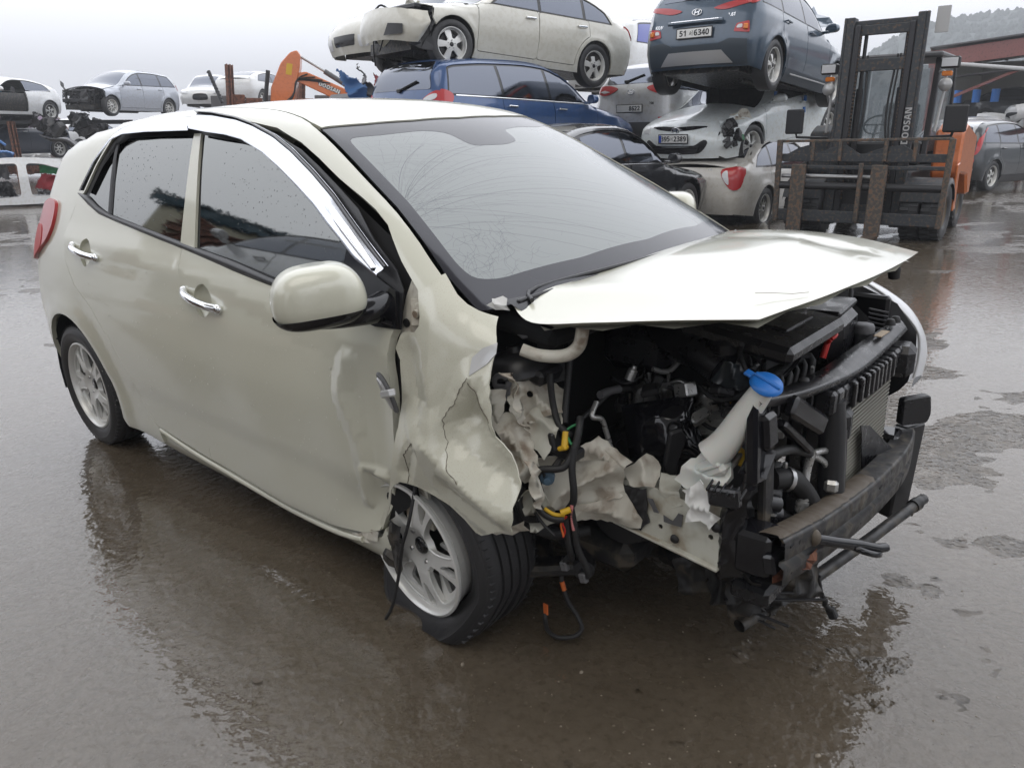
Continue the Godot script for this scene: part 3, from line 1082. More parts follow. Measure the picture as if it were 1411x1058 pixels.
func hero_shell() -> void:
	var b := hb
	var rail := Lut.new(P2("-2.75,0.36 -2.6,0.40 -2.3,0.424 -1.9,0.434 -1.5,0.437 -1.14,0.443 -0.89,0.476 -0.764,0.508 -0.6,0.546 -0.466,0.574 -0.335,0.599 -0.206,0.633 -0.09,0.668 0.05,0.69"))
	var dlo := P2("-2.278,1.159 -2.216,1.264 -2.136,1.36 -2.078,1.402 -1.977,1.424 -1.74,1.434 -1.503,1.437 -1.373,1.434 -1.192,1.419 -1.073,1.405 -0.946,1.389 -0.785,1.345 -0.676,1.302 -0.556,1.248 -0.444,1.202 -0.379,1.173 -0.315,1.138 -0.217,1.056 -0.129,0.992")
	# --- body side: pillars, roof rail, rear wing in one pressing
	var rail_pts := PackedVector2Array()       # x, y on the skin
	var rail_top := PackedVector2Array()       # x, z
	for i in 46:
		var x := lerpf(-0.085, -2.66, i / 45.0)
		var z := rail.at(x)
		rail_pts.append(Vector2(x, b.over(x, z)))
		rail_top.append(Vector2(x, z))
	var outline := PackedVector2Array()
	outline.append_array(rail_pts)
	outline.append_array(P2("-2.72,1.25 -2.80,1.05 -2.83,0.85 -2.83,0.66 -2.76,0.655"))
	var arch_c := Vector2(-2.4, 0.30)
	outline.append_array(P2("-2.70,0.58"))
	outline.append_array(arc(arch_c, 0.338, 150, -16, 22))
	outline.append_array(P2("-2.05,0.17 -1.75,0.165 -1.745,0.238 -1.808,0.30 -1.866,0.437 -1.95,0.57 -2.10,0.70 -2.26,0.78 -2.36,0.87 -2.395,0.98 -2.345,1.10"))
	outline.append_array(dlo)
	for s in [1.0, -1.0]:
		var m := MB.new()
		m.panel(b.on_side if s > 0 else b.on_left, outline, s, 0.035, 0.0, 0.02)
		part("body_side", m, mats.cream, car)
	# --- rear bumper corner and the rear end
	for s in [1.0, -1.0]:
		var m := MB.new()
		var rb := PackedVector2Array()
		rb.append_array(P2("-2.83,0.65 -2.765,0.648 -2.705,0.575"))
		rb.append_array(arc(arch_c, 0.341, 151, 188, 8))
		rb.append_array(P2("-2.74,0.22 -2.80,0.24 -2.83,0.4"))
		m.panel(b.on_side if s > 0 else b.on_left, rb, s, 0.03, 0.0, 0.02)
		part("rear_bumper_corner", m, mats.cream, car)
	var rear := MB.new()
	var half := PackedVector2Array()
	for y in [0.24, 0.35, 0.5, 0.65, 0.85, 1.05, 1.2, 1.3]:
		half.append(Vector2(b.side(-2.83 if y < 0.9 else -2.83 + (y - 0.9) * 0.28, y), y))
	var ring := half.duplicate()
	for i in range(half.size() - 1, -1, -1):
		ring.append(Vector2(-half[i].x, half[i].y))
	rear.panel(b.on_rear, ring, 1.0, 0.08, 0.0, 0.01, [round_poly(P2("-0.5,1.02 0.5,1.02 0.42,1.24 -0.42,1.24"), 0.05)])
	part("tailgate", rear, mats.cream, car)
	var rg := MB.new()
	rg.panel(b.on_rear, round_poly(P2("-0.495,1.025 0.495,1.025 0.415,1.235 -0.415,1.235"), 0.05), 1.0, 0.1, -0.003, 0.01)
	part("rear_window", rg, mats.glass_tint, car)
	# --- tail lamps
	for s in [1.0, -1.0]:
		var m := MB.new()
		m.panel(b.on_side if s > 0 else b.on_left, smooth2(P2("-2.552,1.085 -2.548,1.01 -2.59,0.945 -2.67,0.90 -2.76,0.855 -2.845,0.83 -2.85,0.95 -2.79,1.05 -2.68,1.105 -2.6,1.11"), 4), s, 0.02, 0.014, 0.03)
		var lamp := part("tail_lamp", m, mats.lens_red, car)
		var inner := MB.new()
		inner.panel(b.on_side if s > 0 else b.on_left, smooth2(P2("-2.66,0.915 -2.74,0.86 -2.81,0.84 -2.815,0.92 -2.75,0.99 -2.68,0.99"), 3), s, 0.02, 0.0165, 0.004)
		part("lamp_chamber", inner, mats.red_plastic, lamp)
	# --- roof, windscreen
	var roof := PackedVector2Array()
	var zs := [0.492, 0.36, 0.2, 0.0, -0.2, -0.36, -0.492]
	for z in zs:
		roof.append(Vector2(-0.655 - 0.46 * z * z, z))
	for p in rail_top:
		if p.x < -0.775:
			roof.append(Vector2(p.x, -p.y + 0.006))
	var back := []
	for p in rail_top:
		if p.x < -0.775:
			back.append(Vector2(p.x, p.y - 0.006))
	back.reverse()
	for p in back:
		roof.append(p)
	var rm := MB.new()
	rm.panel(b.on_top, roof, -1.0, 0.05, 0.0, 0.015)
	part("roof", rm, mats.cream, car)
	for s in [1.0, -1.0]:
		var gut := MB.new()
		var gp := PackedVector2Array()
		var gq := PackedVector2Array()
		for p in rail_top:
			if p.x < -0.775:
				gp.append(Vector2(p.x, s * (p.y + 0.004)))
				gq.insert(0, Vector2(p.x, s * (p.y - 0.012)))
		gp.append_array(gq)
		gut.panel(b.on_top, gp, -1.0, 0.08, -0.008, 0.0)
		part("roof_seam", gut, mats.trim, car)
	var glass := PackedVector2Array()
	for z in zs:
		glass.append(Vector2(-0.664 - 0.46 * z * z, z))
	glass.append_array(P2("-0.6,-0.532 -0.466,-0.56 -0.335,-0.585 -0.206,-0.62 -0.09,-0.656 0.04,-0.678"))
	for i in 13:
		var z := lerpf(-0.66, 0.66, i / 12.0)
		glass.append(Vector2(0.20 - 0.33 * z * z, z))
	glass.append_array(P2("0.04,0.678 -0.09,0.656 -0.206,0.62 -0.335,0.585 -0.466,0.56 -0.6,0.532"))
	var clear := round_poly(P2("-0.665,0.475 -0.626,0.362 -0.598,0.22 -0.562,0.155 -0.465,0.14 -0.448,0.0 -0.468,-0.085 -0.55,-0.105 -0.575,-0.2 -0.605,-0.36 -0.655,-0.465 -0.6,-0.498 -0.335,-0.548 -0.09,-0.615 -0.01,-0.60 0.065,-0.35 0.10,0.0 0.075,0.3 0.01,0.56 -0.03,0.615 -0.09,0.612 -0.335,0.545 -0.6,0.494"), 0.03, 3)
	var fr := MB.new()
	fr.panel(b.on_top, glass, -1.0, 0.04, -0.004, 0.008, [clear])
	var ws := part("windscreen", fr, mats.frit, car, "cracked windscreen with a black border")
	var gl := MB.new()
	gl.panel(b.on_top, clear, -1.0, 0.04, -0.0045, 0.0)
	part("glass", gl, mats.screen_glass, ws)
	# --- dark backing behind seams and glass
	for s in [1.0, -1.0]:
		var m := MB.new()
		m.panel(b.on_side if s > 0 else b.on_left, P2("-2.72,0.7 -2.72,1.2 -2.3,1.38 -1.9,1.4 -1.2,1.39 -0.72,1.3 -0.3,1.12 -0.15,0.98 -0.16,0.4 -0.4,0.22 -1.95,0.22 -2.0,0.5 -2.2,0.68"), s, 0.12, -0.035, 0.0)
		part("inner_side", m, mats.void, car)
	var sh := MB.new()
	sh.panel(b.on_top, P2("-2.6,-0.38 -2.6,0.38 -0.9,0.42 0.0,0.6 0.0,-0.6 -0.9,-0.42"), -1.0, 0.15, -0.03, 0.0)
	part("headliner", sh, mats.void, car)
	var fl := MB.new()
	fl.box(Vector3(-1.2, 0.2, 0), Vector3(2.1, 0.03, 1.36))
	fl.box(Vector3(-2.45, 0.3, 0), Vector3(0.7, 0.03, 1.0))
	part("floor_pan", fl, mats.muddy_black, car)
	# --- wheel housings
	for s in [1.0, -1.0]:
		var m := MB.new()
		var rows := []
		for i in 13:
			var a := deg_to_rad(-15.0 + 210.0 * i / 12.0)
			var row := PackedVector3Array()
			for z in [0.765, 0.70, 0.45, 0.44]:
				var r := 0.345 if z > 0.445 else 0.02
				row.append(Vector3(arch_c.x + cos(a) * r, arch_c.y + sin(a) * r, s * z))
			rows.append(row)
		m.grid(rows)
		part("wheel_housing", m, mats.trim, car)
	# --- sills
	for s in [1.0, -1.0]:
		var m := MB.new()
		m.panel(b.on_side if s > 0 else b.on_left, P2("-2.05,0.165 -1.745,0.162 -1.745,0.232 -1.5,0.205 -1.3,0.188 -0.846,0.15 -0.594,0.158 -0.418,0.192 -0.345,0.222 -0.32,0.262 -0.3,0.23 -0.335,0.13 -0.45,0.09 -0.9,0.075 -1.3,0.1 -1.9,0.14"), s, 0.03, -0.012, 0.03)
		var sill := part("sill", m, mats.cream, car)
		var ledge := PackedVector3Array()
		for q in P2("-1.742,0.236 -1.5,0.204 -1.3,0.188 -1.07,0.168 -0.846,0.152 -0.594,0.161 -0.44,0.19"):
			var e: Vector3 = b.on_side(q + Vector2(0, -0.008))
			ledge.append(Vector3(e.x, e.y, (e.z - 0.006) * s))
		m = MB.new()
		m.tube(curve(ledge, 6), 0.011, 8)
		part("sill_ledge", m, mats.cream, sill)
	var tow := MB.new()
	crumple(tow, Vector3(-0.50, 0.155, 0.742), Vector3(-0.36, 0.20, 0.755), Vector3(-0.35, 0.25, 0.758), Vector3(-0.49, 0.185, 0.75), 5, 2, 0.006, 5)
	part("bent_sill_lip", tow, mats.cream_dirty, car)
	# --- scuttle panel with wiper
	var cw := MB.new()
	var rows := []
	for i in 4:
		var row := PackedVector3Array()
		for j in 13:
			var z := lerpf(-0.64, 0.62, j / 12.0)
			row.append(Vector3(0.19 - 0.3 * z * z + i * 0.05, 0.985 - 0.02 * z * z - i * 0.018 - (0.012 if i == 2 else 0.0), z))
		rows.append(row)
	cw.grid(rows)
	part("scuttle_panel", cw, mats.dark_plastic, car)
	var wi := MB.new()
	wi.tube(curve(P3("0.13,0.975,0.58 0.08,0.985,0.50 0.16,1.005,0.2 0.19,1.01,-0.1"), 4), 0.006, 6)
	wi.bar(Vector3(0.10, 0.972, 0.6), Vector3(0.145, 0.99, 0.32), 0.012, 0.01, 0.003)
	part("wiper", wi, mats.trim, car)
	var stub := MB.new()
	crumple(stub, Vector3(0.055, 0.965, 0.655), Vector3(0.10, 0.955, 0.63), Vector3(0.095, 0.985, 0.62), Vector3(0.06, 0.985, 0.65), 3, 2, 0.012, 9)
	part("torn_clip", stub, mats.torn_white, car)

func glass_pane(m: MB, where: Callable, poly: PackedVector2Array, s: float, off: float) -> void:
	m.panel(where, poly, s, 0.06, off, 0.004)

func hero_doors() -> void:
	var b := hb
	var bd := cream_body()        # the right-hand doors carry dents
	bd.ridges = [[-2.55, 0.978, -1.37, 0.933, 0.07, 0.006], [-1.37, 0.933, -0.2, 0.828, 0.07, 0.008],
		[-0.373, 0.79, -0.402, 0.69, 0.05, 0.016], [-0.402, 0.69, -0.362, 0.585, 0.05, 0.016], [-0.362, 0.585, -0.345, 0.48, 0.045, 0.014],
		[-0.345, 0.475, -0.27, 0.455, 0.03, 0.02], [-0.36, 0.46, -0.385, 0.34, 0.03, 0.014], [-0.92, 0.8, -0.86, 0.3, 0.30, 0.004]]
	bd.dents = [[-0.27, 0.62, 0.10, 0.17, 0.03], [-0.29, 0.36, 0.08, 0.09, 0.035], [-0.66, 0.5, 0.2, 0.3, 0.008], [-1.12, 0.5, 0.18, 0.4, 0.006], [-0.42, 0.3, 0.10, 0.08, 0.014]]
	var dlo_top_r := P2("-2.278,1.159 -2.216,1.264 -2.136,1.36 -2.078,1.402 -1.977,1.422 -1.74,1.432 -1.503,1.432")
	var dlo_bot_r := P2("-2.255,1.152 -2.176,1.270 -2.072,1.349 -1.980,1.370 -1.782,1.376 -1.450,1.377")
	var dlo_top_f := P2("-1.510,1.441 -1.373,1.436 -1.192,1.419 -1.063,1.398 -0.921,1.366 -0.803,1.326 -0.673,1.270 -0.547,1.208 -0.447,1.150 -0.351,1.095 -0.252,1.041")
	var dlo_bot_f := P2("-1.437,1.380 -1.298,1.367 -1.178,1.358 -1.064,1.342 -0.923,1.304 -0.809,1.261 -0.701,1.215 -0.587,1.163 -0.514,1.122 -0.437,1.084 -0.363,1.044 -0.255,1.009")
	var belt_top := P2("-2.33,1.150 -2.218,1.139 -2.111,1.103 -1.988,1.082 -1.365,1.020 -1.218,1.007 -1.009,0.988 -0.780,0.960 -0.45,0.928 -0.2,0.915")
	var belt_bot := P2("-2.326,1.143 -2.228,1.110 -2.097,1.077 -1.907,1.055 -1.534,1.017 -1.357,1.000 -0.998,0.960 -0.783,0.939 -0.45,0.912 -0.186,0.896")
	for s in [1.0, -1.0]:
		var w: Callable = b.on_side if s > 0 else b.on_left
		var ws: Callable = bd.on_side if s > 0 else b.on_left
		# rear door
		var rd := MB.new()
		rd.panel(ws, P2("-1.356,1.0 -1.534,1.017 -1.907,1.055 -2.097,1.077 -2.228,1.110 -2.326,1.143 -2.343,1.10 -2.393,0.98 -2.358,0.8705 -2.259,0.7815 -2.099,0.7015 -1.949,0.571 -1.865,0.437 -1.807,0.3005 -1.744,0.2455 -1.5,0.222 -1.34,0.207 -1.3255,0.28 -1.3155,0.40 -1.3195,0.55 -1.3355,0.76 -1.3305,0.87"), s, 0.035, 0.0, 0.02, [handle_cup(Vector2(-2.28, 0.942), Vector2(-2.035, 0.912))] if s > 0 else [])
		var rear_door := part("rear_door", rd, mats.cream, car)
		var fd := MB.new()
		fd.panel(ws, P2("-1.350,1.0 -0.998,0.960 -0.783,0.939 -0.45,0.912 -0.19,0.894 -0.199,0.872 -0.203,0.807 -0.197,0.694 -0.208,0.567 -0.232,0.47 -0.26,0.413 -0.30,0.33 -0.346,0.248 -0.42,0.216 -0.594,0.183 -0.846,0.174 -1.30,0.209 -1.332,0.212 -1.322,0.28 -1.312,0.40 -1.316,0.55 -1.332,0.76 -1.327,0.87"), s, 0.016 if s > 0 else 0.05, 0.002, 0.025, [handle_cup(Vector2(-1.288, 0.868), Vector2(-1.055, 0.834))] if s > 0 else [])
		var front_door := part("front_door", fd, mats.cream, car, "dented front door creased at its leading edge" if s > 0 else "")
		# black window surrounds
		var fr := MB.new()
		var o := dlo_top_r.duplicate()
		o.append_array(P2("-1.37,1.43 -1.2,1.41 -1.073,1.39"))
		o.append_array(P2("-0.946,1.375 -0.785,1.33 -0.676,1.285 -0.556,1.23 -0.444,1.175 -0.351,1.105 -0.23,1.035 -0.19,0.99 -0.176,0.90"))
		var bb := belt_bot.duplicate()
		bb.reverse()
		o.append_array(bb)
		fr.panel(w, o, s, 0.05, -0.008, 0.004)
		part("window_surround", fr, mats.trim, front_door)
		# glass
		for q in [["quarter_glass", "-2.235,1.145 -2.165,1.258 -2.085,1.325 -2.008,1.084 -2.11,1.108 -2.17,1.124", rear_door],
				["window_glass", "-1.979,1.080 -2.052,1.345 -1.985,1.366 -1.782,1.372 -1.449,1.373 -1.372,1.024 -1.5,1.034", rear_door],
				["window_glass", "-1.388,1.374 -1.298,1.364 -1.178,1.355 -1.064,1.339 -0.923,1.30 -0.809,1.257 -0.701,1.212 -0.587,1.16 -0.514,1.118 -0.437,1.08 -0.425,0.93 -0.78,0.966 -1.009,0.992 -1.243,1.012", front_door]]:
			var g := MB.new()
			glass_pane(g, w, P2(q[1]), s, -0.005)
			part(q[0], g, mats.glass_tint, q[2])
		var bar := MB.new()
		between(bar, w, P2("-2.085,1.34 -2.05,1.21 -2.005,1.075"), P2("-2.055,1.348 -2.025,1.21 -1.978,1.075"), [0.0, 0.004, 0.004, 0.0], 8, s)
		part("quarter_bar", bar, mats.trim, rear_door)
		var pil := MB.new()
		pil.panel(w, P2("-1.449,1.376 -1.40,1.376 -1.262,1.004 -1.366,1.014"), s, 0.05, 0.003, 0.01)
		part("door_pillar", pil, mats.cream, rear_door)
		# belt moulding
		var mo := MB.new()
		between(mo, w, belt_top, belt_bot, [0.0, 0.007, 0.009, 0.007, 0.0], 40, s)
		part("belt_moulding", mo, mats.trim, front_door)
		# chrome rain visors over the windows
		var vr := MB.new()
		between(vr, w, dlo_top_r, dlo_bot_r, [0.004, 0.013, 0.017, 0.024, 0.03, 0.027], 40, s)
		part("rain_visor", vr, mats.visor_chrome, rear_door)
		var vf := MB.new()
		between(vf, w, dlo_top_f, dlo_bot_f, [0.006, 0.018, 0.022, 0.03, 0.037, 0.034], 60, s)
		var vis := part("rain_visor", vf, mats.visor_chrome, front_door)
		var edge := MB.new()
		between(edge, w, dlo_top_f, P2("-1.508,1.437 -1.373,1.430 -1.192,1.412 -1.063,1.391 -0.921,1.358 -0.803,1.318 -0.673,1.262 -0.547,1.2 -0.447,1.142 -0.351,1.087 -0.252,1.034"), [0.004, 0.02, 0.02], 40, s)
		part("black_edge", edge, mats.gloss_black, vis)
		var wing := MB.new()
		between(wing, w, P2("-0.53,1.178 -0.42,1.118 -0.27,1.032"), P2("-0.44,1.105 -0.36,1.062 -0.275,1.020"), [0.024, 0.042, 0.044, 0.036], 10, s)
		part("visor_wing", wing, mats.chrome, vis)
		# door handles with their cups
		for hnd in [[Vector2(-2.28, 0.942), Vector2(-2.035, 0.912), rear_door], [Vector2(-1.288, 0.868), Vector2(-1.055, 0.834), front_door]]:
			var pa: Vector2 = hnd[0]
			var pb: Vector2 = hnd[1]
			var mid := pa.lerp(pb, 0.52)
			var cup := MB.new()
			var bowl := func(p: Vector2) -> Vector3:
				var d: float = clampf(1.0 - pow((p.x - mid.x) / 0.06, 2) - pow((p.y - mid.y) / 0.062, 2), 0.0, 1.0)
				return (w.call(p) as Vector3) - Vector3(0, 0, s * (0.001 + 0.03 * sqrt(d)))
			if s > 0:
				cup.panel(bowl, handle_cup(pa, pb), s, 0.008, 0.0, 0.0)
				part("handle_cup", cup, mats.cream, hnd[2])
			var path := PackedVector3Array()
			var lifts := [0.006, 0.026, 0.034, 0.036, 0.034, 0.026, 0.008]
			for i in 7:
				var q := pa.lerp(pb, i / 6.0)
				var sp: Vector3 = w.call(q)
				path.append(sp + Vector3(0, 0.1, s).normalized() * float(lifts[i]))
			var hm := MB.new()
			var cp := curve(path, 4)
			hm.tube(cp, 0.014, 12)
			for i in hm.v.size():       # flattened grip
				pass
			hm.ball(cp[0], Vector3(0.02, 0.016, 0.014))
			hm.ball(cp[cp.size() - 1], Vector3(0.024, 0.017, 0.015))
			part("door_handle", hm, mats.chrome, hnd[2])
		# mirror
		var arm := MB.new()
		arm.panel(w, P2("-0.44,1.082 -0.363,1.035 -0.255,1.0 -0.205,0.985 -0.178,0.895 -0.26,0.89 -0.43,0.91"), s, 0.04, 0.006, 0.02)
		arm.tube(curve(PackedVector3Array([Vector3(-0.245, 0.945, s * 0.735), Vector3(-0.25, 0.94, s * 0.79), Vector3(-0.30, 0.93, s * 0.86), Vector3(-0.345, 0.935, s * 0.95)]), 4), 0.042, 12, 0.02)
		var mirror := part("door_mirror", arm, mats.gloss_black, front_door)
		var cap := MB.new()
		egg(cap, Vector3(-0.318, 0.995, s * 0.885), Vector3(0.085, 0.078, 0.118), Basis(Vector3.UP, -0.5 * s) * Basis(Vector3.RIGHT, 0.06 * s), -0.55, 0.0)
		part("mirror_cap", cap, mats.cream, mirror)
		var low := MB.new()
		egg(low, Vector3(-0.318, 0.988, s * 0.885), Vector3(0.083, 0.076, 0.121), Basis(Vector3.UP, -0.5 * s) * Basis(Vector3.RIGHT, 0.06 * s), 1.0, -0.42)
		part("mirror_base", low, mats.gloss_black, mirror)

func handle_cup(pa: Vector2, pb: Vector2) -> PackedVector2Array:
	var mid := pa.lerp(pb, 0.52)
	return smooth2(PackedVector2Array([mid + Vector2(0.055, -0.025), mid + Vector2(0.05, 0.025), mid + Vector2(0, 0.052), mid + Vector2(-0.05, 0.03), mid + Vector2(-0.055, -0.02), mid + Vector2(0.0, -0.06)]), 4)

# a rounded mirror body: superellipsoid, kept between two heights (as shares of its half height: y from lo to hi) and cut flat behind
func egg(m: MB, c: Vector3, r: Vector3, b: Basis, lo: float, hi: float) -> void:
	var y0 := minf(lo, hi)
	var y1 := maxf(lo, hi)
	if lo < 0.0:
		y0 = lo
		y1 = 1.0
	else:
		y0 = -1.0
		y1 = hi
	var rows := []
	var e := 0.62
	for i in 15:
		var t := lerpf(asin(clampf(y0, -1, 1)), asin(clampf(y1, -1, 1)), i / 14.0)
		var row := PackedVector3Array()
		for j in 33:
			var a := TAU * j / 32.0
			var cx := signf(cos(a)) * pow(absf(cos(a)), e)
			var cz := signf(sin(a)) * pow(absf(sin(a)), e)
			var cy := pow(absf(cos(t)), e)
			var p := Vector3(cx * cy, signf(sin(t)) * pow(absf(sin(t)), 0.85), cz * cy)
			if p.x < -0.35:
				p.x = -0.35 + (p.x + 0.35) * 0.15
			p.z *= 1.0 - 0.10 * p.y
			row.append(c + b * (p * r))
		rows.append(row)
	m.grid(rows)
	# outward normals
	for i in m.v.size():
		if m.n[i].dot(m.v[i] - c) < 0.0:
			m.n[i] = -m.n[i]
	var idx := m.idx
	m.idx = PackedInt32Array()
	for i in range(0, idx.size(), 3):
		m.tri(idx[i], idx[i + 1], idx[i + 2])

func hero_fender() -> void:
	var bf := cream_body()
	bf.front_k = 0.05
	bf.ridges = [
		[-0.15, 0.56, -0.10, 0.60, 0.10, 0.012], [-0.10, 0.60, -0.04, 0.635, 0.12, 0.03], [-0.04, 0.635, 0.05, 0.595, 0.13, 0.042], [0.05, 0.595, 0.2, 0.505, 0.13, 0.05],
		[0.085, 0.82, 0.053, 0.76, 0.05, 0.014], [0.053, 0.76, 0.014, 0.70, 0.05, 0.018], [0.014, 0.70, 0.03, 0.645, 0.05, 0.016],
		[0.088, 0.815, 0.155, 0.72, 0.04, 0.016], [-0.05, 0.93, -0.03, 0.70, 0.09, 0.012],
		[0.105, 0.79, 0.05, 0.69, 0.035, -0.014], [0.04, 0.655, 0.15, 0.61, 0.06, -0.022], [0.15, 0.61, 0.24, 0.58, 0.05, -0.018], [-0.14, 0.52, -0.09, 0.60, 0.03, -0.012], [-0.12, 0.84, -0.07, 0.70, 0.05, -0.012], [-0.07, 0.70, -0.05, 0.66, 0.04, -0.01], [0.02, 0.52, 0.2, 0.47, 0.05, -0.015]]
	bf.dents = [[0.10, 0.70, 0.06, 0.07, 0.045], [-0.16, 0.74, 0.05, 0.14, 0.015], [0.12, 0.86, 0.05, 0.05, 0.02], [-0.20, 0.5, 0.05, 0.1, -0.012], [0.2, 0.62, 0.05, 0.06, 0.03]]
	var out := P2("-0.129,0.992 -0.085,1.031 -0.022,0.989 0.014,0.970 0.046,0.957 0.089,0.943 0.120,0.905 0.133,0.882 0.137,0.838 0.142,0.811 0.157,0.769 0.160,0.734 0.166,0.691 0.198,0.666 0.222,0.630 0.243,0.592 0.241,0.539 0.246,0.513 0.237,0.476 0.166,0.444 0.103,0.403 0.084,0.406 0.053,0.435 0.006,0.462 -0.044,0.473 -0.110,0.483 -0.145,0.484 -0.169,0.483 -0.195,0.466 -0.221,0.436 -0.262,0.360 -0.312,0.272 -0.318,0.292 -0.296,0.33 -0.25,0.40 -0.218,0.456 -0.184,0.536 -0.152,0.646 -0.158,0.751 -0.166,0.818 -0.182,0.846 -0.168,0.880 -0.158,0.890 -0.140,0.893 -0.108,0.898 -0.093,0.917 -0.096,0.941")
	var torn := ragged(out, 6, 19, 0.004)
	var m := MB.new()
	m.panel(bf.on_side, torn, 1.0, 0.009, 0.004, 0.003)
	var fender := part("front_fender", m, mats.cream_rusty, car, "crumpled front fender torn off along its leading edge")
	# the flap of peeled skin and the silver patch
	var patch := MB.new()
	patch.panel(bf.on_side, P2("0.081,0.862 0.10,0.885 0.128,0.896 0.137,0.875 0.12,0.85 0.088,0.824"), 1.0, 0.02, 0.006, 0.002)
	part("bare_metal_patch", patch, mats.silver_trim, fender)
	var cr := MB.new()
	for line in ["0.085,0.822 0.053,0.760 0.016,0.706 0.016,0.686 0.031,0.642 0.055,0.599 0.094,0.570", "0.087,0.810 0.115,0.771 0.155,0.724", "-0.142,0.485 -0.128,0.579 -0.075,0.63"]:
		var p := P2(line)
		var d := ragged(p, 0, p.size() - 1, 0.003, 0.008)
		for i in d.size() - 1:
			var a: Vector3 = bf.on_side(d[i]) + Vector3(0, 0, 0.005)
			var z: Vector3 = bf.on_side(d[i + 1]) + Vector3(0, 0, 0.005)
			if a.distance_to(z) > 0.001:
				cr.bar(a, z, 0.0012 if i % 3 == 0 else 0.0022, 0.0016, 0.0003, Vector3.BACK)
	part("paint_cracks", cr, mats.crack, fender)
	var lip := MB.new()
	crumple(lip, Vector3(0.09, 0.40, 0.765), Vector3(0.235, 0.445, 0.75), Vector3(0.24, 0.485, 0.77), Vector3(0.10, 0.415, 0.785), 6, 2, 0.012, 11)
	part("torn_edge", lip, mats.cream_dirty, fender)
	for q in ["0.145,0.83,0.715 0.165,0.79,0.70 0.17,0.72,0.70 0.19,0.68,0.69 0.165,0.70,0.665 0.15,0.76,0.67 0.14,0.81,0.69", "0.225,0.635,0.745 0.245,0.59,0.745 0.25,0.52,0.745 0.262,0.50,0.72 0.258,0.56,0.71 0.24,0.62,0.715"]:
		var curl := MB.new()
		shard(curl, P3(q), 0.02, 20.0, 13, 0.008, 0.002, 0.003)
		part("torn_edge", curl, mats.cream_dirty, fender)
	# pillar with the door hinge, seen through the fender's opening
	var hp := MB.new()
	hp.panel(hb.on_side, P2("-0.20,0.86 -0.08,0.86 -0.06,0.96 -0.11,1.02 -0.185,1.05 -0.20,0.98"), 1.0, 0.04, -0.03, 0.01, [arc(Vector2(-0.095, 0.93), 0.02, 0, 350, 12)])
	hp.panel(hb.on_side, P2("-0.25,0.3 -0.14,0.3 -0.12,0.87 -0.22,0.87"), 1.0, 0.06, -0.045, 0.01)
	var pl := part("hinge_pillar", hp, mats.cream_dirty, car)
	var hinge := MB.new()
	hinge.lathe(PackedVector2Array([Vector2(0.0, 0.02), Vector2(0.01, 0.02), Vector2(0.012, 0.012), Vector2(0.026, 0.008), Vector2(0.028, 0.0)]), Transform3D(Basis.IDENTITY, hb.on_side(Vector2(-0.135, 0.935)) + Vector3(0, 0, -0.03)) * LIE, 12)
	hinge.bar(hb.on_side(Vector2(-0.15, 0.97)) + Vector3(0, 0, -0.02), hb.on_side(Vector2(-0.13, 0.905)) + Vector3(0, 0, -0.02), 0.03, 0.006)
	part("hinge", hinge, mats.cream_dirty, pl)
	var bolts := MB.new()
	for q in [Vector2(-0.178, 0.905), Vector2(-0.155, 1.0)]:
		bolts.lathe(PackedVector2Array([Vector2(0.0, 0.004), Vector2(0.011, 0.004), Vector2(0.012, 0.0)]), Transform3D(Basis.IDENTITY, hb.on_side(q) + Vector3(0, 0, -0.029)) * LIE, 12)
	part("bolt", bolts, mats.void, pl)
	# side repeater hanging out of its hole
	var rp := MB.new()
	var c := Vector3(-0.185, 0.735, 0.80)
	var bs := Basis(Vector3(0.55, -0.8, 0.0).normalized(), Vector3(0.7, 0.5, 0.35).normalized(), Vector3(-0.2, -0.2, 0.9).normalized()).orthonormalized()
	rp.prism(smooth2(P2("-0.06,0.0 -0.03,0.024 0.02,0.022 0.06,0.0 0.02,-0.02 -0.03,-0.022"), 3), Transform3D(bs, c), 0.012, 0.004)
	var rep := part("side_repeater", rp, mats.grey_trim, car, "side repeater lamp hanging from its wire")
	var rl := MB.new()
	rl.prism(smooth2(P2("-0.048,0.0 -0.025,0.017 0.015,0.016 0.046,0.0 0.015,-0.014 -0.025,-0.015"), 3), Transform3D(bs, c + bs.z * 0.006), 0.01, 0.004)
	rl.bar(c + bs.z * 0.01, c + Vector3(0.055, 0.02, 0.03), 0.024, 0.02, 0.004)
	part("reflector", rl, mats.silver_trim, rep)
	# loose loom in front of the wheel, wheel-arch rag
	var wl := MB.new()
	wl.tube(curve(P3("-0.17,0.47,0.74 -0.16,0.36,0.79 -0.19,0.27,0.80 -0.22,0.16,0.80 -0.235,0.07,0.82 -0.26,0.02,0.83"), 6), 0.0055, 6)
	part("loose_cable", wl, mats.wire_black, car)
	var rag := MB.new()
	crumple(rag, Vector3(-0.36, 0.13, 0.74), Vector3(-0.26, 0.12, 0.76), Vector3(-0.24, 0.29, 0.76), Vector3(-0.30, 0.30, 0.75), 4, 5, 0.012, 15)
	part("arch_liner", rag, mats.muddy_black, car)
	var liner := MB.new()
	var rows := []
	for i in 13:
		var a := deg_to_rad(-20.0 + 220.0 * i / 12.0)
		var row := PackedVector3Array()
		for z in [0.72, 0.60, 0.42]:
			row.append(Vector3(-0.13 + cos(a) * 0.325, 0.27 + sin(a) * 0.335, z))
		if i > 4:
			rows.append(row)
	liner.grid(rows)
	part("wheel_housing", liner, mats.muddy_black, car)
	# the whole left side of the nose: fender and headlamp
	var lf := MB.new()
